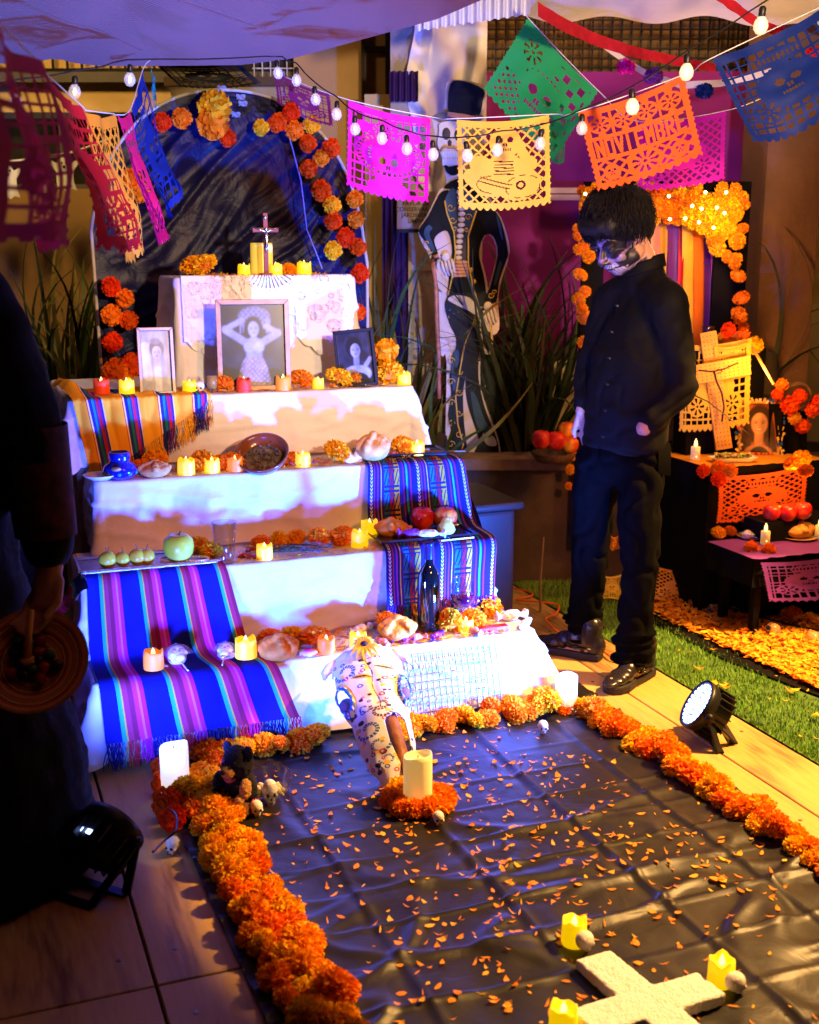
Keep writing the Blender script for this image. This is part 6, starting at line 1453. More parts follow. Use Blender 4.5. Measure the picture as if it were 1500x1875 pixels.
# crepe streamers and pompom garland
M_crepe = mat('red_crepe', (.50, .008, .02), .8, var=.2, scale=30, backlit=.25)
def ribbon(name, label, pts, w, m, twist=0, cat='streamer', n=60):
    mb = MB(); mb.grid(lambda u, v: poly(pts, u) + Vector((0, .4*w*math.sin(twist*u + 1), 1*w*math.cos(twist*u*.6)))*(v-.5) + Vector((0, .004*math.sin(u*30), 0)), n, 4); return tag(obj(name, mb, m, None, True), label, cat)
ribbon('crepe_streamer', 'long red crepe streamer crossing in front of the black grille', [PY(985, 16, 4.3), PY(1020, 38, 4.3), PY(1080, 68, 4.4), PY(1150, 92, 4.4), PY(1230, 110, 4.5), PY(1310, 124, 4.5)], .05, M_crepe, 1.6)
ribbon('crepe_streamer', 'short red crepe streamer at the top right by the bright bulb', [PY(1300, -20, 4.0), PY(1345, 12, 4.0), PY(1395, 48, 4.0), PY(1440, 60, 4.0)], .04, M_crepe, 1)
ribbon('paper_garland', 'white paper garland sagging in front of the grille', [PY(1095, 74, 4.9), PY(1140, 108, 4.9), PY(1190, 138, 4.9), PY(1250, 156, 4.9), PY(1320, 152, 4.9), PY(1400, 135, 4.9), PY(1520, 92, 4.9)], .028, mat('white_crepe', (.75, .62, .62), .8), .6, 'garland')
for x, y, m, l in ((1146, 123, PM['magenta'], 'magenta paper pompom on the white garland'), (1290, 168, PM['blue'], 'dark blue paper pompom under the white garland'), (1196, 140, PM['violet'], 'dark violet paper pompom behind the warm bulb'), (1492, 100, PM['crimson'], 'red paper pompom at the right end of the white garland')):
    o = link('pompom', flower_mesh('pompom', int(x), 70, .3, .9, [m, m], .2, .75, .06)); o.location = PY(x, y, 4.85); o.scale = (.036,)*3; tag(o, l, 'pompom')
# ghosts
M_ghost = mat('white_felt', (.82, .78, .68), .9)
gp = [(-.030, .0), (-.026, .030), (-.010, .048), (.008, .048), (.024, .034), (.030, .012), (.052, .030), (.058, .020), (.038, -.010), (.034, -.05), (.040, -.095), (.022, -.085), (.010, -.098), (-.006, -.084), (-.020, -.098), (-.036, -.088), (-.040, -.04), (-.060, -.012), (-.062, -.024), (-.050, .006)]
gp = [(-.030, .020), (-.012, .046), (.010, .046), (.028, .022), (.056, .036), (.062, .022), (.036, -.012), (.036, -.055), (.048, -.092), (.024, -.084), (.006, -.098), (-.012, -.084), (-.034, -.096), (-.036, -.05), (-.036, -.014), (-.060, .018), (-.052, .032)]
def ghost():
    o = thing('ghost', '', 'ghost decoration'); mb = MB(); mb.prism(gp, -.002, .002, Matrix(((1, 0, 0), (0, 0, -1), (0, 1, 0)))); obj('body', mb, M_ghost, o)
    mb = MB()
    for x, z, r in ((-.010, .022, .005), (.010, .022, .005), (0, .006, .007)): mb.lathe([(r, 0), (r, .004)], 10, (x, -.001, z), 0, Matrix.Rotation(math.pi/2, 3, 'X'))
    obj('face', mb, M_ink, o); return o
GH = Maker(ghost)
for x, y, l in ((14, 322, 'white felt ghost at the left edge of the garland'), (118, 308, 'white felt ghost right of the blurred purple banner'), (66, 316, 'white felt ghost mostly behind the blurred purple banner'), (-30, 330, 'white felt ghost cut by the left picture edge')): GH(PY(x, y, 6.15), l, .1, None, 1.15)
strung('white string of the ghost garland', [PY(-60, 306, 6.15), PY(14, 296, 6.15), PY(66, 290, 6.15), PY(135, 278, 6.15), PY(215, 248, 6.15)], .006, M_ghost)
# ------------------------------------------------------------------ strap leaved plants
M_leaf = [mat('strap_leaf', (.055, .10, .022), .5, var=.3, scale=5, backlit=.2), mat('dark_strap_leaf', (.022, .032, .012), .55, var=.3, scale=5), mat('yellowed_strap_leaf', (.20, .17, .04), .6, var=.3, scale=5, backlit=.2)]
LM = []
for s in range(12):
    rg = random.Random(s + 40); bend = rg.uniform(.05, .75); tw = rg.uniform(-.5, .5); mb = MB(); n = 9
    def lf(u, v):
        w = (.010 * (1 - v**2.2) + .0012) * (1.0 if v > .1 else .8); a = bend*v*v; return Vector(((u-.5)*2*w + .03*tw*v*v, math.sin(a*1.6)*v*.9, math.cos(a*1.2)*v)) + Vector((0, -.25*w*abs(u-.5), 0))
    mb.grid(lf, 2, n); LM.append([mb.mesh('leaf', m, True) for m in M_leaf])
def strap_plant(label, base, n, h, spread, mix, seed, lean=Vector((0, 0, 0)), ring=.05):
    rg = random.Random(seed); o = thing('yucca', label, 'plant', base)
    mb = MB(); mb.lathe([(.05, -.05), (.045, .05), (.03, .12), (.0, .14)], 12, cap=False, wob=.1); obj('crown', mb, M_dark, o, True)
    for k in range(n):
        a = rg.uniform(0, 6.283); t = rg.random()**.7 * spread; L = h*rg.uniform(.55, 1.1); l = link('leaf', LM[rg.randrange(12)][rg.choice(mix)], o)
        d = Vector((math.cos(a)*math.sin(t), math.sin(a)*math.sin(t), math.cos(t))) + lean*rg.random(); d.normalize()
        q = d.to_track_quat('Z', 'Y'); l.rotation_mode = 'QUATERNION'; from_rot = Matrix.Rotation(rg.uniform(0, 6.28), 4, 'Z').to_quaternion(); l.rotation_quaternion = q @ from_rot
        l.location = Vector((math.cos(a), math.sin(a), 0))*ring*rg.random(); l.scale = (rg.uniform(.8, 1.5), L, L)
strap_plant('strappy green plant behind the far left end of the altar', PY(135, 740, 5.55), 60, .80, .45, (0, 0, 1, 2), 1, Vector((-.1, 0, 0)), .14)
strap_plant('loose strappy plant between the black arch and the cutout', PY(735, 800, 5.62), 60, .95, .62, (0, 1, 2, 2), 2, Vector((0, 0, 0)), .12)
strap_plant('large dark strappy plant between the cutout and the man', PY(965, 838, 5.66), 130, 1.05, .60, (1, 1, 1, 1, 0), 3, Vector((0, 0, 0)), .12)
strap_plant('few grassy leaves drooping over the shin of the cutout', PY(805, 845, 5.42), 16, .55, 1.15, (0, 2, 0), 4, Vector((.35, 0, 0)), .05)
strap_plant('sparse dark plant against the brown pillar', PY(1405, 700, 5.22), 9, .62, .75, (1, 1), 5, Vector((.2, 0, 0)), .03)
# ================================================================== THE STANDING CUTOUT AND THE SECOND ALTAR
def cutout():
    Y0 = 5.46; base = PY(860, 848, Y0); o = thing('skeleton_cutout', 'tall painted cutout of a skeleton gentleman with top hat and cane', 'cutout figure', base)
    def poly_(name, pts, layer, m, th=.004, part=True):
        V = [PY(x, y, Y0) - base for x, y in pts]; y1 = -layer*.0035
        mb = MB(); n = len(V); vs = [(v.x, y1 - th, v.z) for v in V] + [(v.x, y1, v.z) for v in V]
        ar = sum(V[i].x*V[(i+1) % n].z - V[(i+1) % n].x*V[i].z for i in range(n)); f = list(range(n))
        fs = [tuple(f) if ar > 0 else tuple(reversed(f)), tuple(reversed([i+n for i in f])) if ar > 0 else tuple(i+n for i in f)] + [(i, (i+1) % n, n+(i+1) % n, n+i) for i in range(n)]
        mb.add(vs, fs); return obj(name, mb, m, o)
    def smooth(pts, k=4):
        out = []; n = len(pts)
        for i in range(n):
            a, b, c, d = [Vector((*pts[(i+q) % n], 0)) for q in (-1, 0, 1, 2)]
            for s in range(k): f = s/k; v = .5*((2*b) + (c-a)*f + (2*a-5*b+4*c-d)*f*f + (3*b-a-3*c+d)*f**3); out.append((v.x, v.y))
        return out
    def line(name, lines, r, layer, m):
        mb = MB()
        for pts in lines: mb.tube([PY(x, y, Y0) - base + Vector((0, -layer*.0035 - .003, 0)) for x, y in pts], r, 5)
        return obj(name, mb, m, o, True)
    blk = mat('painted_black', (.006, .007, .008), .5, var=.5, scale=7, spec=.05); nav = mat('painted_navy', (.005, .008, .022), .4, spec=.08); blu = mat('painted_slate_blue', (.025, .06, .09), .4, spec=.08, var=.4, scale=10); bone = mat('painted_bone', (.66, .56, .40), .5, var=.12); gold = mat('painted_gold', (.70, .42, .05), .4); sash = mat('painted_sash', (.60, .26, .12), .5, var=.2); wht = mat('board_edge_cream', (.62, .48, .36), .6); dkb = mat('painted_dark_brown', (.05, .035, .03), .6)  # one dark brown serves shirt front, eye sockets and shoes
    poly_('board', smooth([(818, 152), (852, 148), (888, 162), (884, 212), (880, 228), (856, 235), (854, 300), (842, 322), (872, 330), (907, 384), (896, 420), (883, 441), (880, 466), (889, 502), (896, 545), (901, 600), (901, 645), (882, 652), (880, 705), (892, 748), (913, 805), (914, 838), (898, 856), (850, 852), (818, 835), (818, 660), (808, 650), (804, 560), (802, 520), (792, 480), (766, 426), (782, 395), (804, 350), (818, 330), (800, 262), (792, 214), (812, 206)], 3), 0, wht, .010)
    poly_('board', smooth([(906, 386), (922, 410), (933, 461), (916, 520), (912, 556), (914, 602), (898, 612), (882, 575), (886, 548), (895, 526), (909, 467), (903, 437), (895, 425)], 3), 0, wht, .010)
    poly_('jacket', smooth([(812, 345), (836, 328), (872, 334), (905, 384), (919, 410), (930, 461), (926, 479), (914, 514), (908, 553), (886, 550), (897, 526), (911, 467), (905, 437), (894, 428), (883, 438), (877, 467), (885, 502), (891, 540), (897, 580), (899, 620), (896, 648), (884, 620), (876, 561), (864, 526), (857, 482), (857, 432), (866, 390), (845, 350)], 3), 4, blk)
    poly_('jacket', smooth([(808, 352), (824, 350), (830, 380), (831, 426), (834, 461), (828, 505), (820, 538), (824, 490), (828, 455), (820, 424), (806, 426), (795, 440), (803, 467), (795, 480), (787, 455), (768, 428), (770, 416), (784, 396), (798, 368)], 3), 4, blk)
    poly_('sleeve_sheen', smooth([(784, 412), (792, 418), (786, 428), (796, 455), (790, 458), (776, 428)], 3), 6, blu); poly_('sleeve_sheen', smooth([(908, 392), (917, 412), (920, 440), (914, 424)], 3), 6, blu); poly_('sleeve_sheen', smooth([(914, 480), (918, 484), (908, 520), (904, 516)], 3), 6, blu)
    poly_('shirt_front', [(826, 345), (858, 345), (857, 480), (833, 480)], 2, dkb)
    poly_('lapel', smooth([(814, 368), (826, 345), (834, 352), (834, 400), (836, 430), (826, 412), (818, 388)], 3), 6, blu); poly_('lapel', smooth([(872, 384), (858, 352), (850, 350), (850, 400), (852, 436), (862, 410)], 3), 6, blu)
    mb = MB()
    for k in range(13): p = PY(842 + 3*math.sin(k*.4), 352 + k*10, Y0) - base; mb.ball(p + Vector((0, -.026, 0)), (.017, .008, .011), 10, 6)
    obj('spine', mb, bone, o, True)
    poly_('sash', [(834, 477), (856, 477), (858, 506), (831, 507)], 5, sash); line('sash_fold', [[(834, 483+k*6), (856, 483+k*6)] for k in range(4)], .002, 5.6, mat('sash_shadow', (.35, .12, .06), .6))
    poly_('trouser_leg', smooth([(831, 507), (857, 505), (872, 545), (868, 600), (861, 643), (853, 687), (848, 722), (850, 775), (855, 819), (851, 848), (824, 846), (820, 831), (826, 790), (820, 760), (826, 722), (823, 687), (832, 649), (835, 620), (823, 593), (814, 561), (819, 541)], 3), 3, blk)
    poly_('trouser_leg', smooth([(858, 508), (876, 561), (879, 614), (876, 672), (878, 704), (888, 746), (899, 775), (911, 807), (913, 834), (899, 853), (874, 848), (867, 831), (876, 807), (867, 775), (856, 740), (852, 700), (860, 640), (868, 580)], 3), 2, blk)
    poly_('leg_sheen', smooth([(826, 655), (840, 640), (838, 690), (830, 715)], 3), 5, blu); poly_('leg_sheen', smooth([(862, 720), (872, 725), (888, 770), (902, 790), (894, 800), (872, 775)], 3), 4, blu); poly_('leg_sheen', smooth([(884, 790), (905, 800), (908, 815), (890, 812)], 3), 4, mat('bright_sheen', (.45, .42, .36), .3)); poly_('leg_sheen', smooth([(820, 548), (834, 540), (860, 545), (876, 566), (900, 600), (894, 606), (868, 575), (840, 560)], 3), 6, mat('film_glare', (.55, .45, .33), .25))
    line('gold_braid', [[(872, 386), (857, 432), (857, 482), (866, 526), (878, 566)], [(814, 368), (818, 390), (831, 426), (834, 461), (826, 515), (820, 540)], [(897, 590), (900, 622), (896, 648)], [(872, 566), (866, 592), (850, 630), (843, 670), (834, 725), (838, 775), (848, 812), (838, 846)], [(889, 553), (906, 560)]], .0035, 7, gold)
    def curl(x, y, r, s): return [(x + r*(1 - k/16)*math.cos(s*k*.55), y + r*(1 - k/16)*math.sin(s*k*.55)) for k in range(14)]
    line('gold_scroll', [curl(825, 380, 8, 1), curl(829, 403, 7, 1), curl(832, 420, 5, -1), curl(857, 398, 7, -1), curl(854, 420, 5, 1), curl(862, 375, 8, 1), curl(898, 540, 6, 1), curl(904, 535, 5, -1), curl(786, 460, 5, 1), curl(780, 446, 5, -1)] + [curl(834 + (6 if k % 2 else -8), 660 + k*19, 7, 1 if k % 2 else -1) for k in range(10)], .0021, 7, gold)
    for x, y in ((863, 494), (868, 515)): mb = MB(); mb.ball(PY(x, y, Y0) - base + Vector((0, -.022, 0)), (.009, .005, .011), 10, 6); obj('button', mb, gold, o, True)
    def hand(cx, cy, ang, name='bone_hand'):
        mb = MB(); c, s = math.cos(ang), math.sin(ang); W_ = lambda x, y: PY(cx + x*c - y*s, cy + x*s + y*c, Y0) - base + Vector((0, -.027, 0))
        mb.ball(W_(0, 0), (.020, .008, .020), 10, 6)
        for k in range(4): mb.tube([W_(-9 + k*6, 6), W_(-10 + k*6.5, 17), W_(-9 + k*6, 28 - abs(k-1.5)*2), W_(-7 + k*5.4, 37 - abs(k-1.5)*3)], [.006, .0075, .0055, .004], 7)
        mb.tube([W_(-12, -2), W_(-19, 8), W_(-19, 18)], [.006, .006, .004], 7); obj(name, mb, bone, o, True)
    hand(816, 470, -.25); hand(893, 560, -.25)
    line('cane', [[(803, 468), (795, 470), (792, 484), (796, 505), (798, 530), (800, 590), (803, 643), (804, 728)]], .010, 9, mat('painted_cane', (.42, .16, .08), .4, var=.3, scale=60))
    poly_('hat_crown', smooth([(824, 155), (850, 150), (885, 165), (884, 185), (876, 214), (848, 218), (822, 212)], 3), 6, nav); poly_('hat_brim', smooth([(793, 214), (812, 206), (845, 214), (882, 212), (880, 222), (845, 229), (806, 224)], 3), 7, mat('brim_grey', (.06, .06, .08), .4)); poly_('hat_band', [(820, 206), (850, 210), (868, 214), (866, 220), (846, 219), (818, 214)], 8, sash)
    poly_('skull', smooth([(806, 226), (836, 224), (850, 242), (853, 275), (848, 300), (838, 312), (822, 312), (812, 298), (807, 282), (801, 264), (804, 242)], 3), 8, bone)
    mb = MB(); 
    for x, y, rx, rz in ((817, 246, .018, .026), (839, 248, .018, .026)): mb.ball(PY(x, y, Y0) - base + Vector((0, -.033, 0)), (rx, .004, rz), 14, 8)
    mb.ball(PY(823, 263, Y0) - base + Vector((0, -.033, 0)), (.009, .004, .016), 8, 6); obj('eye_socket', mb, dkb, o, True)
    poly_('beard', smooth([(812, 296), (822, 306), (848, 300), (843, 316), (828, 322), (816, 314)], 3), 9, blk)
    mb = MB()
    for r_ in (0, 1):
        for k in range(7): mb.box(PY(812 + k*4.6, 283 + r_*13 + .6*abs(k-3), Y0) - base + Vector((0, -.034, 0)), (.0095, .005, .027))
    obj('teeth', mb, mat('painted_white', (.75, .70, .60), .5), o); line('moustache', [[(806, 278), (813, 270), (822, 271), (830, 271), (840, 276)]], .006, 10, mat('painted_moustache', (.45, .22, .06), .6))
    poly_('shoe', smooth([(826, 838), (850, 838), (858, 846), (840, 853), (822, 850)], 3), 7, dkb); poly_('shoe', smooth([(870, 836), (902, 842), (900, 855), (872, 852)], 3), 7, dkb)
    mb = MB(); mb.grid(lambda u, v: PY(806 + 90*u + 10*math.sin(v*3), 535 + 315*v, Y0) - base + Vector((0, -.055 - .02*noise.noise(Vector((u*4, v*7, 6))) - .012*math.sin(v*26 + u*5), 0)), 20, 50); obj('plastic_wrap', mb, mat('clear_wrap', (.3, .3, .3), .10, alpha=.05), o, True)
cutout()

# ------------------------------------------------------------------ second altar
M_bcl = mat('black_tablecloth', (.004, .0035, .004), .9, var=.2, spec=.1)
sa = thing('marigold_arch', 'black board arch of the smaller altar behind the man', 'arch')
Ya = 5.21
def bar_(name, x0, y0, x1, y1, Y=Ya, th=.03): mb = MB(); panel(mb, x0, y0, x1, y1, Y, th); return obj(name, mb, M_bcl, sa)
bar_('left_post', 1050, 332, 1088, 1000); bar_('right_post', 1285, 332, 1343, 900); bar_('crossbeam', 1088, 332, 1312, 405)
grp = 'marigolds on the arch of the smaller altar'
rng = random.Random(31)
for k in range(150):
    x = rng.uniform(1068, 1360); low = 398 + 52*((x-1215)/105)**2 if x > 1110 else 400
    if x > 1290: low = 440
    y = rng.uniform(345, min(low, 460))
    marigold(PY(x, y, Ya - .05 - .03*rng.random()), .034*rng.uniform(.8, 1.15), 'lit orange marigold massed on the crossbeam of the smaller altar', grp, tilt=3)
for x, y, r in ((1063, 503, 14), (1071, 534, 13), (1060, 548, 12), (1066, 566, 13), (1070, 580, 14), (1072, 627, 15), (1069, 667, 14), (1064, 690, 11), (1058, 425, 13), (1066, 452, 15), (1078, 470, 14), (1048, 835, 9), (1044, 860, 9), (1042, 890, 9)): marigold(PY(x, y, Ya - .04), r/2187*5*1.05, 'orange marigold on the left post of the smaller altar', 'marigolds on the left post', tilt=3)
for x, y, r in ((1313, 452, 16), (1332, 470, 14), (1350, 440, 17), (1347, 478, 14), (1352, 505, 14), (1358, 545, 14), (1354, 578, 15), (1362, 600, 13), (1300, 425, 14), (1322, 425, 15), (1340, 400, 16), (1356, 372, 16), (1345, 350, 15)): marigold(PY(x, y, Ya - .06), r/2187*5*1.05, 'orange marigold on the right post of the smaller altar', 'marigolds on the right post', tilt=3)
M_fairy = mat('fairy_bulb', (1, .8, .4), .3, emit=(1, .72, .25), estr=30)
fs = thing('fairy_lights', 'string of tiny warm lights woven into the marigold crossbeam', 'fairy lights', PY(1200, 380, 5.08)); bm0 = (lambda q: q.ball((0, 0, 0), .006, 8, 6) and q)(MB()).mesh('bulb', M_fairy, True); fp = [(1072, 355), (1086, 357), (1225, 359), (1268, 377), (1292, 352), (1330, 352), (1313, 380), (1327, 390), (1285, 382), (1307, 417), (1280, 407), (1255, 400), (1227, 401), (1197, 397)]
for x, y in fp: b_ = link('bulb', bm0, fs); b_.location = PY(x, y, 5.05) - fs.location
mb = MB(); mb.tube([PY(x, y, 5.06) - fs.location for x, y in fp], .0015, 4); obj('wire', mb, M_leaf[1], fs)
rc = thing('ribbon_curtain', 'curtain of hanging orange, yellow, purple and pink ribbons inside the smaller arch', 'ribbon curtain', PY(1255, 400, 5.24))
rm = {k: mat(k + '_ribbon', c, .5, backlit=.2) for k, c in dict(salmon=(.75, .30, .14), yellow=(.80, .40, .03), purple=(.10, .015, .22), red=(.62, .02, .02), orange=(.78, .16, .01), pink=(.60, .06, .20)).items()}
for x0, x1, k, yb_ in ((1192, 1210, 'salmon', 520), (1210, 1222, 'yellow', 560), (1221, 1243, 'purple', 590), (1242, 1252, 'red', 600), (1250, 1272, 'yellow', 610), (1270, 1291, 'orange', 640), (1289, 1303, 'purple', 640), (1302, 1313, 'pink', 610)):
    mb = MB(); sd_ = x0*.37; mb.grid(lambda u, v: PY(x0 + (x1-x0)*u + 3*math.sin(v*5 + sd_)*v, 398 + (yb_-398)*v, 5.24 + .012*math.sin(v*7 + sd_) + .01*math.sin(u*3 + sd_)) - rc.location, 5, 24); obj('ribbon', mb, rm[k], rc, True)
# steps
def step_box(name, label, c_uv, w, dp, z, z0=0):
    u, d = c_uv; o = thing(name, label, 'table', A(u + w/2, d + dp/2, 0), AL); mb = MB(); mb.box((0, 0, z - .012), (w - .01, dp - .01, .02)); obj('tabletop', mb, M_wood, o); mb = MB()
    path = [(-w/2, dp/2), (-w/2, -dp/2), (w/2, -dp/2), (w/2, dp/2)]
    def sk(u_, v_):
        t = u_*3; i = min(2, int(t)); f = t - i; x = path[i][0] + (path[i+1][0]-path[i][0])*f; y = path[i][1] + (path[i+1][1]-path[i][1])*f; k = 1 + .03*v_ + .012*v_*math.sin(u_*60); return Vector((x*k, y*k, z - (z - z0 - .01)*v_))
    mb.grid(sk, 96, 12); mb.box((0, 0, z + .001), (w, dp, .003)); obj('cloth', mb, M_bcl, o); return o
Y1, Y2, Y3 = 4.42, 4.76, 5.08            # fronts of the low, middle and top box
ZM, ZL, ZT = PY(1300, 858, Y2).z, PY(1383, 1024, Y1).z, PY(1290, 642, Y3).z
c1 = ud(PY(1300, 858, Y2)); c2 = ud(PY(1383, 1024, Y1)); ct = ud(PY(1290, 640, Y3))
step_box('altar_table', 'black draped upper box of the smaller altar', (ct[0] - .08, ct[1] - .02), .38, .10, ZT, .0)
step_box('altar_table', 'black draped middle table of the smaller altar with the dish of food', c1, .56, .36, ZM)
step_box('altar_table', 'low black table at the right edge under the purple paper', c2, .62, .30, ZL, .21)
lt = bpy.data.objects['altar_table.002']
for sx, sy in ((-1, -1), (1, -1), (1, 1), (-1, 1)): mb = MB(); mb.box((sx*.26, sy*.10, ZL/2 - .01), (.03, .03, ZL - .02)); obj('leg', mb, M_bcl, lt)
Ys = 4.70; zs_ = PY(1440, 954, Ys).z; cs = ud(PY(1400, 954, Ys - .05)); step_box('altar_table', 'narrow black ledge under the dark red apples', cs, .36, .13, zs_)
ZM += .004; ZL += .004; ZT += .004
bpx((1248, 632), (1378, 618), (1242, 792), 5.05, 'yellow', 'fiesta', 'bright yellow cut paper hanging behind the wooden cross', seed=21, curl=.01, Ybl=5.02)
bpx((1308, 634), (1372, 626), (1309, 656), 5.03, 'yellow', 'red', 'short yellow paper edging below the top loaf', seed=22, n=50, curl=.004, wave=0)
bpx((1316, 872), (1480, 852), (1312, 960), 4.735, 'orange', 'flores', 'red orange cut paper hanging on the front of the middle table', seed=23, curl=.006, Ytr=4.86)
bpx((1392, 1030), (1560, 1012), (1412, 1104), 4.40, 'violet', 'fiesta', 'dim purple cut paper hanging from the low table', seed=24, curl=.01, Ytr=4.56)
PM['wood'] = mat('perforated_orange_wood', (.74, .36, .05), .6, var=.15)
# flat papers lying on the tops
def flat_paper(label, c, w, dp, z, col):
    mb = MB(); n = 26; pts = []
    for k in range(n): t = k/(n-1); pts.append((c[0] + w*t, c[1] - .012 - .018*abs(math.sin(t*n*.5*1.57*1.2))))
    poly2 = [A(p[0], p[1], z) for p in pts] + [A(c[0] + w, c[1] + dp, z), A(c[0], c[1] + dp, z)]
    mb.add([p for p in poly2] + [p - Vector((0, 0, .0012)) for p in poly2], [tuple(range(len(poly2)))] + [(i, i + len(poly2), (i+1) % len(poly2) + len(poly2), (i+1) % len(poly2)) for i in range(len(poly2))]); return tag(obj('paper_mat', mb, PM[col]), label, 'paper mat')
flat_paper('orange scalloped paper spread on the middle table', (c1[0] - .01, c1[1]), .58, .34, ZM + .003, 'amber'); flat_paper('purple scalloped paper spread on the low table', (c2[0] - .02, c2[1]), .64, .28, ZL + .003, 'violet')
# wooden cross with perforations and twine
wc = thing('wooden_cross', 'perforated wooden cross tied with dark twine leaning on the smaller altar', 'cross', PY(1326, 822, 5.02))
M_perf = PM['wood']
def plank(name, a, b, w, th):
    d = (b - a); z_ = d.normalized(); y_ = Vector((0, -1, 0)); y_ = (y_ - z_*y_.dot(z_)).normalized(); q = Matrix((y_.cross(z_), y_, z_)).transposed(); m_ = (a+b)/2 - wc.location; mb = MB(); mb.box(m_, (w, th, d.length), q); o = obj(name, mb, M_perf, wc)
    mb = MB(); nx = max(2, int(w/.014)); nz = int(d.length/.019)
    for i in range(nx):
        for j in range(nz): mb.lathe([(.0024, -.0004), (.0024, .0004)], 6, m_ + q @ Vector((((i+.5)/nx - .5)*w*.9, th/2 + .0003, ((j+.5)/nz - .5)*d.length*.97)), 0, q @ Matrix.Rotation(math.pi/2, 3, 'X'))
    stuff(obj('hole_pattern', mb, M_ink, o))
plank('upright', PY(1326, 822, 5.02), PY(1296, 608, 5.05), .068, .018); plank('crosspiece', PY(1262, 688, 5.0), PY(1373, 668, 5.0), .078, .018)
mb = MB(); Y5 = 4.99; mb.tube([PY(x, y, Y5) - wc.location for x, y in ((1280, 678), (1300, 680), (1312, 679), (1330, 674), (1352, 664))], .0035, 6); mb.tube([PY(x, y, Y5) - wc.location for x, y in ((1308, 680), (1313, 700), (1322, 720), (1326, 745), (1322, 772))], [.004, .004, .005, .004, .004], 6); mb.tube([PY(x, y, Y5) - wc.location for x, y in ((1306, 682), (1316, 676), (1324, 680), (1314, 684))], .003, 6); obj('twine', mb, mat('dark_twine', (.05, .022, .012), .9), wc, True)
bpt = PY(1336, 632, 5.15); BR(Vector((bpt.x, bpt.y, ZT)), 'loaf of bread on top of the smaller altar', .6, None, (.95, .9, .95))
gl = PY(1297, 610, 5.15); glass('drinking_glass', 'faceted glass on top of the smaller altar behind the wooden cross', Vector((gl.x, gl.y, ZT)), [(0, 0), (.022, 0), (.030, .095), (.028, .095), (.021, .008), (0, .008)], [(.0205, .010), (.024, .05)], M_water, 'drinking glass')
for x, y, r, c, l in ((1334, 604, .032, 'red', 'red tissue flower above the top loaf'), (1362, 612, .028, 'orange', 'orange tissue flower right of the top loaf'), (1382, 632, .036, 'yellow', 'yellow tissue flower at the corner of the yellow paper')): paper_flower(PY(x, y, 5.08), r, c, l)
mb = MB(); mb.ball((0, 0, 0), (.03, .028, .03), 10, 7); 
rd = MB(); rd.tube([PY(1378, 636, 4.95), PY(1418, 705, 4.8)], .006, 7); tag(obj('curtain_rod', rd, mat('brass_rod', (.55, .30, .10), .35, .6)), 'thin brass rod slanting down right of the yellow paper', 'rod')
pp = portrait('framed_portrait', 'portrait of a smiling sitter edged with paper butterflies', Vector((PY(1389, 828, 5.06).x, 5.06, ZM)), .175, .230, .010, PM['wood'], -.12, .12, 'smile')
bcol_ = [mat('butterfly_' + n, c, .6, backlit=.2) for n, c in (('yellow', (.80, .55, .08)), ('cream', (.78, .55, .30)), ('blue', (.02, .10, .45)), ('red', (.55, .03, .03)))]
bf = [None]*4
for k, m in enumerate(bcol_): q = MB(); q.add([(0, 0, 0), (-.014, -.006, .010), (-.010, -.005, -.008), (.014, -.006, .010), (.010, -.005, -.008), (-.004, -.002, .012), (.004, -.002, .012)], [(0, 1, 2), (0, 4, 3), (0, 5, 1), (0, 3, 6)]); bf[k] = q.mesh('paper_butterfly', m)
rng = random.Random(77); per = [(-.087, t*.230) for t in np.linspace(0, 1, 11)] + [(.087, t*.230) for t in np.linspace(0, 1, 11)] + [(t*.175 - .087, .230) for t in np.linspace(.1, .9, 6)] + [(t*.175 - .087, 0) for t in np.linspace(.1, .9, 6)]
for x, z in per: b_ = link('paper_butterfly', bf[rng.choice((0, 0, 1, 1, 2, 2, 3))], pp); b_.location = (x + rng.uniform(-.004, .004), -.013, z); b_.rotation_euler = (0, rng.uniform(-.8, .8), 0)
def led():
    o = thing('led_candle', '', 'candle'); mb = MB(); mb.lathe([(0, 0), (.0185, 0), (.0185, .052), (.016, .054), (0, .054)], 18, cap=False); obj('body', mb, mat('clear_amber_plastic', (.85, .60, .25), .2, var=.5, scale=80, emit=(1, .55, .12), estr=.35), o, True); mb = MB(); mb.lathe([(.004, .054), (.0075, .060), (.006, .072), (.0006, .086)], 8, cap=False); mb.lathe([(.004, .008), (.007, .016), (.003, .026), (0, .028)], 8, (0, -.0125, 0), 0, None, 0, False); obj('flame', mb, mat('led_flame', (1, .8, .2), .3, emit=(1, .75, .18), estr=4), o, True); return o
LD = Maker(led)
LD(P(1273, 842, ZM + .004), 'clear candle at the left front of the middle table', 0, None, 1.05); LD(P(1430, 826, ZM + .004), 'clear candle right of the butterfly portrait', 0, None, 1.05); LD(P(1401, 996, ZL + .004), 'clear candle beside the skull lollipop on the low table', 0, None, 1.0); LD(P(1500, 985, ZL + .004), 'clear candle cut by the right picture edge', 0, None, 1.0); q = PY(1357, 652, 5.13); LD(Vector((q.x, q.y, ZT)), 'little candle glowing behind the arm of the wooden cross', 0, None, .8)
dish = thing('food_dish', 'oblong white dish of tacos and salad on the middle table', 'dish', P(1342, 845, ZM + .004), AL - .28); mb = MB()
sq = lambda w, d: [(w*math.copysign(abs(math.cos(a))**.4, math.cos(a)), d*math.copysign(abs(math.sin(a))**.4, math.sin(a))) for a in np.linspace(0, 6.283, 33)[:-1]]
def ring2(r): return [Vector((x, y, z)) for (w, d, z) in r for x, y in sq(w, d)]
rings = [(.075, .028, 0), (.095, .040, .018), (.100, .044, .020), (.093, .038, .018), (.074, .027, .006)]; vs = ring2(rings); fs_ = []
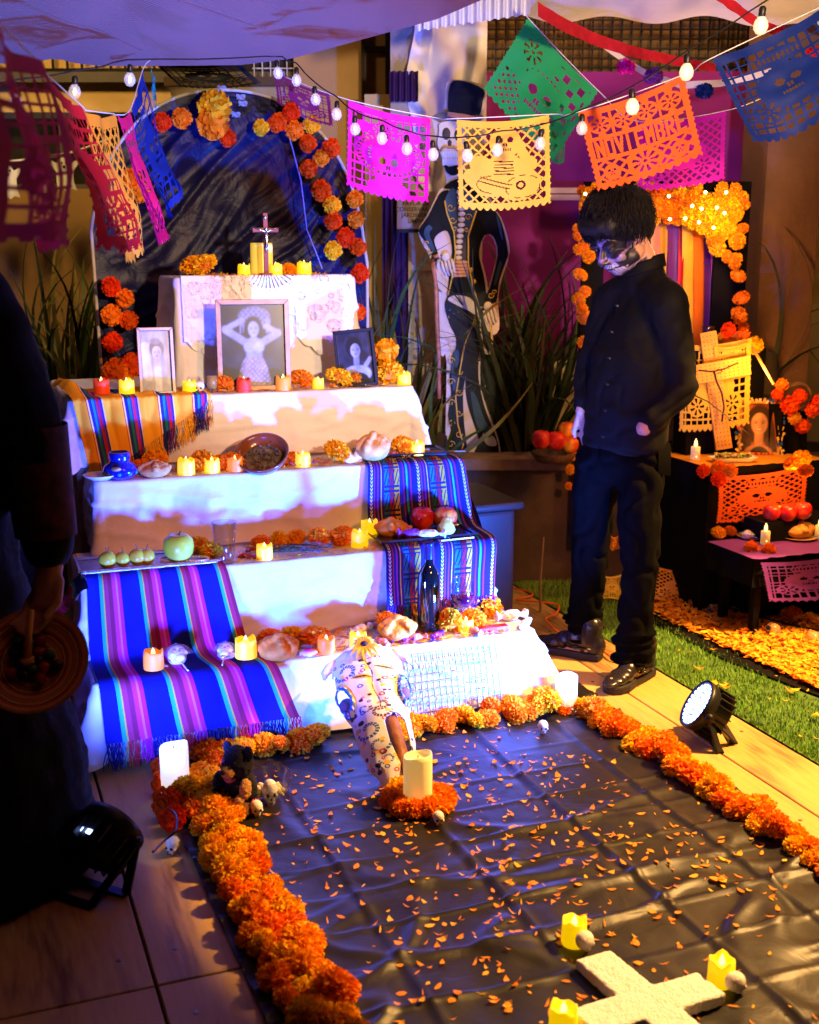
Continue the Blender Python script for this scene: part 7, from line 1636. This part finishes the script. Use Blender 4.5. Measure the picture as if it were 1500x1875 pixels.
for k in range(4):
    for i in range(32): fs_.append((k*32+i, k*32+(i+1) % 32, (k+1)*32+(i+1) % 32, (k+1)*32+i))
fs_.append(tuple(range(4*32, 5*32))); mb.add(vs, fs_); obj('dish', mb, mat('white_dish_glaze', (.82, .74, .66), .25), dish, True)
for nm, cnt, c in (('salad', 60, (.45, .50, .10)), ('meat', 26, (.25, .09, .04)), ('tortilla', 14, (.72, .46, .18))):
    mb = MB()
    for k in range(cnt): mb.grid(lambda u, v, a=rng.uniform(0, 6.28), x=rng.uniform(-.07, .07), y=rng.uniform(-.022, .022), z=rng.uniform(.012, .032), s=rng.uniform(.010, .020): Vector((x, y, z)) + Matrix.Rotation(a, 3, 'Z') @ Vector(((u-.5)*s, (v-.5)*s, .006*math.sin(u*6 + v*4))), 3, 3)
    obj(nm, mb, mat(nm + '_food', c, .6, var=.4, scale=90), dish, True)
for x, y, r, c, l in ((1288, 862, .026, 'red', 'dark red tissue flower at the left front corner of the middle table'), (1316, 858, .032, 'orange', 'orange tissue flower in front of the food dish'), (1338, 862, .028, 'orange', 'second orange tissue flower in front of the food dish'), (1316, 878, .028, 'red', 'red tissue flower hanging below the food dish')): paper_flower(P(x, y, ZM + .02), r, c, l)
for x, y, r, l in ((1468, 840, .045, 'big red orange flower at the right end of the middle table'), (1452, 850, .040, 'red orange flower leaning left at the right end of the middle table'), (1475, 862, .036, 'lower red orange flower at the right end of the middle table')): marigold(P(x, y, ZM + .03), r, l)
for x, y, r, l in ((1316, 975, .030, 'red marigold at the left end of the low table'), (1337, 972, .026, 'smaller red marigold beside it on the low table')): marigold(P(x, y, ZL + .02), r, l)
for x, y, r, c, l in ((1376, 1004, .030, 'orange', 'orange tissue flower hanging at the corner of the low table'), (1408, 1008, .028, 'orange', 'second orange tissue flower at the corner of the low table')): paper_flower(P(x, y, ZL + .01), r, c, l)
for x, y, l in ((1412, 950, 'dark red apple left of the yellow fruit under the middle table'), (1442, 950, 'dark red apple in the middle under the orange paper'), (1470, 946, 'dark red apple at the right end under the orange paper')): F_red(PY(x, y + 4, Ys), l, rng.random()*6, None, .95)
F_gua(PY(1428, 948, Ys + .03), 'yellow fruit between the dark red apples', 0, None, 1.0)
def plate(label, p, s): o = thing('plate', label, 'plate', p); o.scale = (s, s, s); mb = MB(); mb.lathe([(0, .001), (.05, .001), (.075, .009), (.077, .011), (.05, .005), (0, .004)], 30, cap=False, wob=.006); obj('dish', mb, mat('kraft_plate', (.60, .36, .16), .7), o, True); return o
plate('kraft paper plate under the sugared loaf on the low table', P(1462, 986, ZL + .004), .95); BS(P(1462, 982, ZL + .012), 'sugared loaf on a paper plate on the low table', .2, None, (1.0, .85, .8)); plate('kraft paper plate with a skull lollipop on the low table', P(1378, 984, ZL + .004), .85); LO(P(1380, 986, ZL + .010), 'skull lollipop on a paper plate on the low table', .9, None, .62)
# dark flowers and wreath at far right
for k, (x, y, r, c) in enumerate(((1432, 705, .028, 'orange'), (1424, 722, .025, 'red'), (1447, 742, .040, 'red'), (1465, 725, .03, 'red'), (1455, 765, .028, 'yellow'), (1470, 780, .032, 'red'), (1488, 750, .032, 'red'), (1500, 735, .03, 'red'))): paper_flower(PY(x, y, 5.0), r, c, '%s paper flower in the dark bunch beside the brown pillar, %s' % (c, ('topmost', 'left of the top', 'largest of the bunch', 'beside the wreath', 'pale lower one', 'lowest', 'right of the wreath', 'cut by the picture edge')[k]))
wr = thing('wreath', 'small dark twig wreath beside the brown pillar', 'wreath', PY(1460, 725, 5.03)); mb = MB()
for k in range(5): mb.tube([Vector(((.060 + .006*math.sin(a*3 + k))*math.cos(a), .01*math.sin(a*2 + k), (.05 + .006*math.cos(a*4 + k))*math.sin(a))) for a in np.linspace(0, 6.283, 26)], .006, 5)
obj('twigs', mb, mat('dark_twig', (.12, .06, .025), .8), wr, True)
mb = MB(); mb.grid(lambda u, v: PY(1408 + 70*u, 735 + 130*v + 20*u, 5.06 + .02*math.sin(u*15)), 16, 8); tag(obj('dark_shawl', mb, M_bcl, None, True), 'black cloth hanging under the dark flower bunch', 'cloth')
# fruit on the planter edge left of the man
fb = thing('fruit_basket', 'dark basket of fruit on the planter edge left of the man', 'basket', Vector((PY(1015, 835, 5.2).x, 5.2, .572))); mb = MB(); mb.lathe([(0, 0), (.08, 0), (.105, .04), (.10, .043), (.078, .006), (0, .006)], 24, cap=False); obj('basket', mb, mat('dark_wicker', (.10, .05, .025), .8, bump=1, bscale=120), fb, True)
for x, y, s, mk, l in ((991, 822, 1.15, F_red, 'red apple at the left of the dark basket'), (1018, 824, 1.15, F_red, 'brownish red apple in the middle of the dark basket'), (1042, 808, 1.1, F_man, 'yellow mango highest in the dark basket'), (1044, 830, 1.0, F_man, 'orange mango low in the dark basket')): q = PY(x, y, 5.17); mk(Vector((q.x, 5.17 + (0.05 if y < 815 else 0), max(.60, q.z))), l, rng.random()*6, None, s)
# papers lying at the foot of the smaller altar
bpx((1098, 1052), (1142, 1050), (1100, 1096), 4.98, 'yellow', 'red', 'yellow cut paper glimpsed between the legs of the man', seed=31, n=50, Ybl=4.92); bpx((1196, 1036), (1302, 1048), (1190, 1096), 4.96, 'wood', 'flores', 'brown cut paper on the ground behind the petal carpet', seed=32, n=80, Ybl=4.90); bpx((1118, 980), (1135, 978), (1117, 1005), 4.9, 'amber', 'red', 'tip of an amber paper between the thighs of the man', seed=33, n=40)
# petal carpet
mb = MB(); cp = [P(1170, 1092), P(1600, 1150), P(1600, 1330), P(1500, 1278), P(1330, 1212), P(1195, 1142)]
mb.add([p + Vector((0, 0, .008)) for p in cp] + [p for p in cp], [tuple(range(6))[::-1]] + [(i, (i+1) % 6, 6+(i+1) % 6, 6+i) for i in range(6)]); tag(obj('black_strip', mb, M_bcl), 'black plastic strip under the carpet of loose petals', 'plastic strip')
pts = []; 
while len(pts) < 4200:
    x, y = rng.uniform(1180, 1590), rng.uniform(1095, 1310); lo = 1098 + (x-1195)*.16; hi = 1132 + (x-1200)*.46
    if lo < y < hi: pts.append(P(x, y) + Vector((0, 0, .010 + .016*rng.random())))
tag(petals('petal_carpet', pts, .034, rng=rng), 'thick carpet of orange marigold petals in front of the smaller altar', 'petals')
pts = [P(rng.uniform(1200, 1500), rng.uniform(1150, 1400)) + Vector((0, 0, .016)) for _ in range(70)]; pts = [p for p in pts if ud(p)[0] > 2.33]; tag(petals('loose_petals', pts, .03, rng=rng), 'single petals lying on the green turf', 'petals')
M_glob = mat('amber_clear_globe', (.75, .45, .18), .08, var=0, alpha=.45, spec=.8, coat=1)
gpos = [(1268, 1108, 'clear amber globe third from the left on the petal carpet'), (1312, 1120, 'clear amber globe under the dark wire'), (1390, 1128, 'clear amber globe left of the red marigolds'), (1422, 1158, 'clear amber globe resting mid carpet'), (1478, 1176, 'clear amber globe with a dark dot at the right'), (1219, 1094, 'clear amber globe against the brown paper')]
def globe():
    o = thing('glass_globe', '', 'glass globe'); mb = MB(); mb.ball((0, 0, .032), .032, 20, 14); obj('sphere', mb, M_glob, o, True); mb = MB(); mb.lathe([(.009, 0), (.009, .014)], 10, (0, 0, .060)); obj('cap', mb, M_case, o); return o
GLB = Maker(globe)
for x, y, l in gpos: GLB(P(x, y, .012), l, rng.random()*6, None, 1.0, (rng.uniform(.8, 1.7), 0, rng.uniform(0, 6)))
cord('dark flex of the glass globes along the petal carpet', [P(x, y, .03) for x, y in ((1215, 1090), (1268, 1098), (1318, 1108), (1380, 1126), (1440, 1142), (1520, 1158))], .005, M_case, 'light_flex')
for x, y, r in ((1412, 1118, .036), (1430, 1112, .034), (1442, 1126, .032), (1452, 1124, .036), (1484, 1136, .038), (1500, 1142, .036)): marigold(P(x, y, .03), r, 'red marigold at the back edge of the petal carpet', 'red marigolds behind the petal carpet')
# ================================================================== PEOPLE
M_skin = None
def man():
    o = thing('person', 'man in black with skull face paint looking down, hands in pockets', 'person', (.69, 4.1, 0))
    off = Vector((.69, 4.1, 0)); q = lambda x, y, Y: PY(x, y, Y) - off
    hc = q(1134, 432, 4.04); f = Vector((-.70, -.44, -.60)).normalized(); yv = -f; up = Vector((-.36, -.22, .90)); zv = (up - yv*up.dot(yv)).normalized(); xv = yv.cross(zv)
    Hd = lambda x, y, z: hc + xv*x + yv*y + zv*z
    Mh = Matrix((xv, yv, zv)).transposed()
    shL, shR = q(1224, 560, 3.96), q(1118, 556, 4.22); elL, elR = q(1248, 706, 3.98), q(1082, 680, 4.24); wrL, wrR = q(1180, 782, 3.945), q(1068, 752, 4.16)
    pel = q(1140, 820, 4.09); chest = q(1168, 620, 4.09); nk = q(1184, 505, 4.09)
    hipL, hipR = q(1170, 850, 4.03), q(1096, 850, 4.15); knL, knR = q(1172, 1030, 3.99), q(1080, 1020, 4.20); anL, anR = q(1160, 1190, 3.99), q(1070, 1150, 4.27)
    toeL, toeR = P(1122, 1258, .02) - off, P(1000, 1182, .02) - off; heelL, heelR = P(1178, 1226, .03) - off, P(1080, 1192, .03) - off
    # body: one continuous surface
    mb = MB()
    mb.ball(hc + zv*.02 + yv*.01, (.074, .092, .098), 24, 16, 0, Mh); mb.ball(Hd(0, -.035, -.045), (.058, .060, .070), 18, 12, 0, Mh); mb.ball(Hd(0, -.062, -.088), (.026, .024, .022), 14, 10, 0, Mh)
    for s in (-1, 1): mb.ball(Hd(s*.040, -.062, -.032), (.024, .024, .020), 12, 8, 0, Mh); mb.ball(Hd(s*.033, -.076, .018), (.026, .018, .012), 12, 8, 0, Mh); mb.ball(Hd(s*.076, .018, -.010), (.010, .020, .030), 12, 10, 0, Mh); mb.ball(Hd(s*.050, -.010, -.062), (.022, .040, .026), 12, 8, 0, Mh)
    capsule(mb, Hd(0, -.085, .005), .009, Hd(0, -.112, -.030), .013, 5); 
    for s in (-1, 1): mb.ball(Hd(s*.011, -.102, -.034), (.009, .010, .008), 8, 6, 0, Mh)
    mb.ball(Hd(0, -.090, -.058), (.026, .012, .008), 12, 8, 0, Mh); mb.ball(Hd(0, -.086, -.070), (.022, .012, .008), 12, 8, 0, Mh)
    capsule(mb, Hd(0, .035, -.06), .052, nk, .058); capsule(mb, nk, .05, chest, .07); capsule(mb, chest, .07, pel, .08)
    for sh, el, wr in ((shL, elL, wrL), (shR, elR, wrR)):
        capsule(mb, nk, .04, sh, .04); capsule(mb, sh, .042, el, .036); capsule(mb, el, .038, wr, .028)
    for hp, kn, an, he, to in ((hipL, knL, anL, heelL, toeL), (hipR, knR, anR, heelR, toeR)):
        capsule(mb, pel, .075, hp, .066); capsule(mb, hp, .062, kn, .045); capsule(mb, kn, .045, an, .036); capsule(mb, an, .038, he + Vector((0, 0, .03)), .036); capsule(mb, he + Vector((0, 0, .02)), .032, to + Vector((0, 0, .012)), .026)
    for wr, tgt, s in ((wrL, q(1136, 830, 4.06), 1), (wrR, q(1084, 815, 4.17), -1)):
        d = (tgt - wr).normalized(); sd = d.cross(Vector((0, -1, .3))).normalized()
        for k in range(5): mb.ball(wr + d*(.010 + .018*k), (.030, .020, .020) if k > 1 else (.025, .022, .02), 12, 8)
        for k in range(4):
            b0 = wr + d*.078 + sd*(-.027 + .018*k); L = (.062, .075, .070, .055)[k]; capsule(mb, b0, .0095, b0 + d*L*.55 + Vector((0, .004, 0)), .0088, 5); capsule(mb, b0 + d*L*.55 + Vector((0, .004, 0)), .0086, b0 + d*L + Vector((0, .018, 0)), .0075, 4)
        capsule(mb, wr + d*.02 - sd*.024*s, .012, wr + d*.060 - sd*.050*s, .0095, 5); capsule(mb, wr + d*.060 - sd*.050*s, .0095, wr + d*.082 - sd*.050*s, .008, 4)
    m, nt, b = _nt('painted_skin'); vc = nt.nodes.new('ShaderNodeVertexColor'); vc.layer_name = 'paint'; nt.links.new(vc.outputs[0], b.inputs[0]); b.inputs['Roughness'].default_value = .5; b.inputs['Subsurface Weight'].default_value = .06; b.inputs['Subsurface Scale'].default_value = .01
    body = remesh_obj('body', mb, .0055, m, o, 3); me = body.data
    C = []
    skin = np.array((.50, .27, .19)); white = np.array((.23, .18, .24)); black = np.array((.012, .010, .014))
    for v in me.vertices:
        p = v.co - hc; x, y, z = p.dot(xv), p.dot(yv), p.dot(zv); c = skin
        if abs(x) < .085 and -.16 < y < .02 and -.112 < z < .12:
            front = y < -.012
            if front: c = white
            r = math.hypot((abs(x) - .036)/.027, (z - .002)/.026)
            if front and r < 1.22 and y < -.03: c = black
            if front and 1.22 < r < 1.38 and y < -.03: c = np.array((.25, .12, .5))
            if front and abs(x) < .013 + .006*max(0, -.02 - z)/.02 and -.052 < z < -.022 and y < -.085: c = black
            if front and -.085 < z < -.046 and abs(x) < .052:
                k = (x/.0085) % 1; c = black if (k < .28 or abs(z + .064) < .0032) else np.array((.42, .40, .50))
            if front and y > -.085 and abs(x) > .035 and (-.075 < z + .55*(abs(x)-.05) < -.048 or (y > -.055 and z < -.030 and z > -.085)): c = black
            if z < -.095: c = black if (int((x+.1)/.012) % 2 == 0) else white*.8
        C.append((*c, 1))
    ca = me.color_attributes.new('paint', 'FLOAT_COLOR', 'POINT'); ca.data.foreach_set('color', np.array(C).ravel())
    for s in (-1, 1): e = MB(); e.ball(Hd(s*.034, -.074, .002), .0125, 12, 8); obj('eye', e, mat('dark_eye', (.03, .02, .02), .15), o, True)
    # hair
    Mhair = mat('black_hair', (.006, .005, .005), .55, var=.3, spec=.22)
    mb = MB(); mb.ball(hc + zv*.050 + yv*.030, (.098, .108, .102), 22, 16, 0, Mh); mb.ball(Hd(0, -.070, .088), (.072, .040, .036), 16, 10, 0, Mh); mb.ball(Hd(.055, -.036, .074), (.036, .056, .044), 14, 10, 0, Mh); mb.ball(Hd(-.055, -.036, .074), (.036, .056, .044), 14, 10, 0, Mh); mb.ball(Hd(0, .085, -.01), (.070, .036, .070), 14, 10, 0, Mh)
    hair = remesh_obj('hair', mb, .007, Mhair, o, 3, .004, 20)
    rg = random.Random(6); mb = MB()
    for k in range(5000):
        a = rg.uniform(0, 6.283); ph = math.acos(rg.uniform(-.25, 1)); d = Vector((math.sin(ph)*math.cos(a), math.sin(ph)*math.sin(a), math.cos(ph)))
        p = Vector((d.x*.098, d.y*.112 + .018, d.z*.104 + .046)); 
        if p.y < -.02 and p.z < .062: p.z = rg.uniform(.062, .11)
        if abs(p.x) > .06 and p.z < .0 and p.y < .04: continue
        g = p - Vector((.01, .075, .13)); g = (g - d*g.dot(d)).normalized() + Vector((rg.uniform(-.5, .5), rg.uniform(-.5, .5), rg.uniform(-.5, .3))); g = g - d*g.dot(d); L = rg.uniform(.030, .075)*min(1, .4 + g.length)*(.45 if p.y < -.03 else 1); g.normalize(); r0 = rg.uniform(.0006, .0014); e_ = rg.uniform(.0, .014)
        pts = [Hd(*(p - d*.004)), Hd(*(p + d*(.004 + e_*.6) + g*L*.35)), Hd(*(p + d*(.004 + e_) + g*L*.7)), Hd(*(p + d*(e_*.7 - .004) + g*L))]; mb.tube(pts, [r0, r0, r0*.8, r0*.25], 4)
    obj('hair_lock', mb, Mhair, hair, True)
    # clothes
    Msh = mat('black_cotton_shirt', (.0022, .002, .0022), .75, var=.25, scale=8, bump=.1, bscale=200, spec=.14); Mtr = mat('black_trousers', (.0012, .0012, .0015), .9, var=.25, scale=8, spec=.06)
    mb = MB(); M0 = Matrix.Rotation(-.9, 3, 'Z')
    for t in np.linspace(0, 1, 34):
        p = nk.lerp(pel, .10 + .83*t); w = .092 + .064*min(1, t*2.6) + .0*t; w = w if t < .8 else w*.99; mb.ball(p + Vector((.0, 0, -.02)), (w*1.06, w*.80, .065), 24, 12, 0, M0)
    for sh, el, wr, sg in ((shL, elL, wrL, 1), (shR, elR, wrR, -1)):
        capsule(mb, nk + Vector((0, 0, -.02)), .066, sh, .074); capsule(mb, sh, .070, el, .060); capsule(mb, el, .060, el.lerp(wr, .80), .048)
    capsule(mb, nk + Vector((.0, 0, -.035)), .080, nk + Vector((-.008, -.004, .016)), .070, 6)
    shirt = remesh_obj('shirt', mb, .0085, Msh, o, 8, .007, 9, .005)
    mb = MB(); cl0 = nk + Vector((-.010, -.004, .015))
    mb.grid(lambda u, v: cl0 + Vector((math.cos(u*6.283)*(.073 - .007*v), math.sin(u*6.283)*(.070 - .007*v), v*.040 + .020*math.cos(u*6.283)*1)), 28, 4); c_ = obj('collar', mb, Msh, shirt, True); sd = c_.modifiers.new('s', 'SOLIDIFY'); sd.thickness = .004
    for k in range(6):
        p = q(1125 - k*4 + (6 if k == 0 else 0), 560 + k*48, 3.925 + .006*k); e = MB(); e.lathe([(.004, -.03), (.004, .001), (.003, .002)], 8, p, 0, Matrix.Rotation(math.pi/2, 3, 'X')); obj('button', e, M_case, shirt)
    mb = MB()
    for hp, kn, an, s in ((hipL, knL, anL, 1), (hipR, knR, anR, -1)):
        capsule(mb, pel + Vector((0, 0, -.02)), .125, hp, .092); capsule(mb, hp, .092, kn, .070); capsule(mb, kn, .070, an.lerp(kn, .22), .064); 
        for k in range(4): mb.ball(an + Vector((.006*(-1)**k, 0, .07 - .034*k)), (.074 + .006*(k % 2), .074, .020), 18, 8)
    remesh_obj('trousers', mb, .008, Mtr, o, 3, .006, 11, .011)
    # shoes
    Msole = mat('black_rubber', (.014, .013, .016), .6); Mlea = mat('black_shoe_leather', (.016, .014, .016), .26, var=.1, coat=.4, bump=.15, bscale=50)
    for he, to in ((heelL, toeL), (heelR, toeR)):
        d = (to - he); d.z = 0; L = max(.27, d.length*1.0 + .05); d.normalize(); sd = Vector((-d.y, d.x, 0)); base = he.copy(); base.z = 0; F_ = lambda x, y, z: base + d*x + sd*y + Vector((0, 0, z)); Mf = Matrix((d, sd, Vector((0, 0, 1)))).transposed()
        so = obj('shoe', (lambda mm: mm)(MB().prism([(x*1, y*1) for x, y in [(-.045, -.030), (-.050, 0), (-.045, .030), (.02, .036), (.10, .038), (.16, .048), (.20, .042), (.225, .020), (.228, 0), (.222, -.024), (.195, -.042), (.15, -.046), (.09, -.036), (.02, -.034)]], 0, .030, Mf, base)), Msole, o)
        bv = so.modifiers.new('b', 'BEVEL'); bv.width = .008; bv.segments = 2
        mb = MB()
        for x, w, z, h in ((-.02, .034, .055, .045), (.02, .036, .065, .052), (.06, .036, .066, .048), (.10, .038, .056, .036), (.14, .043, .046, .026), (.18, .040, .040, .020), (.205, .030, .036, .014)): mb.ball(F_(x, 0, z), (.042, w, h), 16, 10, 0, Mf)
        capsule(mb, F_(0, 0, .07), .042, F_(-.005, 0, .125), .044, 6)
        remesh_obj('upper', mb, .005, Mlea, so, 3)
        mb = MB()
        for k in range(5): x = .055 + .022*k; z = .118 - .0115*k*1.0 - .0012*k*k; mb.tube([F_(x, -.022, z - .010), F_(x + .004, 0, z + .001), F_(x, .022, z - .010)], .003, 6)
        obj('lace', mb, M_case, so, True)
        mb = MB(); mb.tube([F_(-.02, -.037, .05), F_(.04, -.040, .045), (F_(.09, -.042, .052)), F_(.06, -.041, .072)], [.003, .005, .005, .002], 6); mb.tube([F_(-.02, .037, .05), F_(.04, .040, .045), F_(.09, .042, .052), F_(.06, .041, .072)], [.003, .005, .005, .002], 6); obj('side_stripe', mb, Mlea, so, True)
    mb = MB(); e = q(1210, 868, 3.98); mb.grid(lambda u, v: q(1205 + 26*u, 805 + 62*v + 8*u, 3.97) + Vector((.0, .03*u - .012*math.sin(v*3), 0)), 8, 8); obj('pocket_flap', mb, Mtr, o, True)
man()

def woman():
    off = Vector((-1.08, 2.68, 0)); o = thing('person', 'dark robed person at the left edge holding a woven platter', 'person', off); q = lambda x, y, Y: PY(x, y, Y) - off
    hc = Vector((-.10, -.02, 1.63)); nk = Vector((-.08, 0, 1.45)); shR = Vector((.13, .0, 1.385)); el = q(60, 800, 2.66); wr = q(92, 1035, 2.58); hd = q(78, 1100, 2.56)
    mb = MB(); mb.ball(hc, (.078, .095, .115), 20, 14); capsule(mb, hc - Vector((0, 0, .08)), .05, nk, .055); capsule(mb, nk, .08, Vector((-.08, 0, 1.0)), .13); capsule(mb, Vector((-.08, 0, 1.0)), .13, Vector((-.08, 0, .9)), .15)
    mb.ball(hc + Vector((0, .09, -.02)), (.014, .02, .03), 10, 8)
    capsule(mb, nk - Vector((0, 0, .04)), .06, shR, .058); capsule(mb, shR, .055, el, .045); capsule(mb, el, .043, wr, .030); shL = Vector((-.29, 0, 1.385)); capsule(mb, nk - Vector((0, 0, .04)), .06, shL, .058); capsule(mb, shL, .055, Vector((-.33, -.05, 1.1)), .045); capsule(mb, Vector((-.33, -.05, 1.1)), .043, Vector((-.20, -.22, .95)), .03)
    for s in (-1, 1): capsule(mb, Vector((-.08 + s*.09, 0, .9)), .09, Vector((-.08 + s*.09, 0, .5)), .06); capsule(mb, Vector((-.08 + s*.09, 0, .5)), .055, Vector((-.08 + s*.09, 0, .07)), .04); capsule(mb, Vector((-.08 + s*.09, -.02, .05)), .035, Vector((-.08 + s*.09, .15, .03)), .025)
    d = (hd - wr).normalized(); sd = Vector((0, 1, 0)).cross(d).normalized()
    for k in range(5): mb.ball(wr + d*(.012 + .018*k), (.032, .024, .022), 12, 8)
    for k in range(4):
        b0 = wr + d*.085 + sd*(-.028 + .019*k); L = (.065, .078, .072, .058)[k]; c1_ = b0 + d*L*.5 + Vector((-.004, -.012, 0)); capsule(mb, b0, .0098, c1_, .009, 5); capsule(mb, c1_, .009, c1_ + d*L*.35 + Vector((-.016, -.024, .004)), .0078, 4)
    capsule(mb, wr + d*.03 - sd*.028, .012, wr + d*.070 - sd*.048 + Vector((-.01, -.02, 0)), .0105, 5); capsule(mb, wr + d*.070 - sd*.048 + Vector((-.01, -.02, 0)), .0105, wr + d*.100 - sd*.040 + Vector((-.02, -.04, 0)), .0088, 4)
    remesh_obj('body', mb, .006, mat('warm_skin', (.42, .20, .13), .5, var=.08, sss=.05), o, 3)
    Mr = mat('black_velvet_robe', (.004, .0032, .0034), .85, var=.6, scale=9, spec=.15, bump=.3, bscale=40); Mr2 = mat('dark_red_lace', (.045, .006, .008), .8, var=.8, scale=30)
    mb = MB()
    capsule(mb, nk - Vector((0, 0, .02)), .085, shR, .082); capsule(mb, shR, .078, el, .078); capsule(mb, el, .078, wr.lerp(el, .16), .062); capsule(mb, nk, .085, shL, .08); capsule(mb, shL, .085, Vector((-.33, -.05, 1.1)), .085); capsule(mb, Vector((-.33, -.05, 1.1)), .08, Vector((-.22, -.2, .97)), .07)
    for t in np.linspace(0, 1, 40): z = 1.40 - 1.36*t; w = .19 + .20*t + .02*math.sin(t*9); mb.ball((-.08, 0, z), (w, w*.80, .075), 26, 10)
    rb = remesh_obj('robe', mb, .012, Mr, o, 3, .012, 7)
    mb = MB(); mb.grid(lambda u, v: el.lerp(wr, -.1 + .86*v) + Vector((math.cos(u*4.2 - 2.6)*(.080 - .012*v), math.sin(u*4.2 - 2.6)*(.080 - .012*v), 0)), 30, 30); obj('lace_sleeve', mb, Mr2, rb, True)
    mb = MB(); mb.ball(hc + Vector((0, -.02, .02)), (.092, .10, .115), 18, 14); capsule(mb, hc + Vector((0, -.07, -.03)), .075, hc + Vector((.0, -.09, -.32)), .06); remesh_obj('hair', mb, .009, mat('dark_hair', (.012, .009, .008), .4), o, 3, .008, 20)
    # platter in the hand
    c = PY(62, 1214, 2.50); pl_ = thing('woven_platter', 'round woven straw platter with fruit held at the left edge', 'platter', c); nv = Vector((.10, -.80, .60)).normalized(); M = nv.to_track_quat('Z', 'Y').to_matrix()
    Ms, nts2, bs2 = _nt('woven_straw'); N = nts2.nodes; L = nts2.links; tc = N.new('ShaderNodeTexCoord'); cr = N.new('ShaderNodeValToRGB'); cr.color_ramp.interpolation = 'CONSTANT'; e = cr.color_ramp.elements; e[0].color = (0.510, 0.187, 0.051, 1); e[1].position = .5; e[1].color = (0.612, 0.060, 0.025, 1)
    for p_, c2_ in ((.3, (0.714, 0.340, 0.085)), (.66, (.10, .10, .02)), (.78, (0.850, 0.442, 0.102)), (.9, (.34, .03, .02))): k = e.new(p_); k.color = (*c2_, 1)
    at = N.new('ShaderNodeVertexColor'); at.layer_name = 'ring'; wv = N.new('ShaderNodeTexNoise'); wv.inputs['Scale'].default_value = 70; L.new(tc.outputs['Object'], wv.inputs['Vector']); ad = N.new('ShaderNodeMath'); ad.operation = 'MULTIPLY_ADD'; ad.inputs[1].default_value = .16; L.new(wv.outputs['Fac'], ad.inputs[0]); L.new(at.outputs[0], ad.inputs[2]); L.new(ad.outputs[0], cr.inputs[0]); L.new(cr.outputs[0], bs2.inputs[0]); bs2.inputs['Roughness'].default_value = .6
    mb = MB(); col = []; n = 64; prof = []; pl_.scale = (.74,)*3
    for k in range(19): r = .162 - k*.0085; prof += [(r, .030*max(0, (r-.085)/.077) + .004*(k % 2))]
    mb.lathe(prof, n, (0, 0, 0), 0, M, cap=False); mb.lathe([(.164, .028), (.160, .018), (.09, -.010), (0, -.012)], n, (0, 0, 0), 0, M, cap=False)
    me = mb.mesh('straw', Ms, True); ca = me.color_attributes.new('ring', 'FLOAT_COLOR', 'POINT'); vals = []
    for k in range(19): vals += [((k*.21) % 1,)*3 + (1,)]*n
    vals += [(.2, .2, .2, 1)]*(len(me.vertices) - len(vals)); ca.data.foreach_set('color', np.array(vals).ravel()); link('straw', me, pl_)
    fr_ = [mat('red_fruit', (.32, .008, .01), .25), mat('green_fruit', (.05, .12, .02), .3), mat('dark_berry', (.03, .008, .012), .25)]
    lab = {0: 'red', 1: 'green', 2: 'dark'}; rg = random.Random(12)
    for k in range(15):
        a = k*2.4; r = .014 + .0031*k; p = c + M @ Vector((r*math.cos(a), r*math.sin(a), .016)); t = rg.choice((0, 0, 1, 2)); mb = MB(); mb.ball((0, 0, 0), (.014, .014, .013), 12, 8); b_ = obj('fruit', mb, fr_[t], None, True); b_.location = p; tag(b_, '%s glossy fruit lying in the woven platter' % lab[t], 'fruit', '%s fruits in the woven platter' % lab[t])
    sp2 = thing('wooden_spoon', 'pale wooden spoon handle standing up from the woven platter', 'spoon', c + M @ Vector((-.01, .0, .020))); mb = MB(); mb.tube([(0, 0, 0), (.008, -.005, .06), (.016, .0, .115)], [.011, .008, .007], 8); mb.ball((0, 0, 0), (.02, .016, .012), 10, 6); obj('spoon', mb, mat('pale_spoon_wood', (.62, .32, .08), .5), sp2, True)
woman()
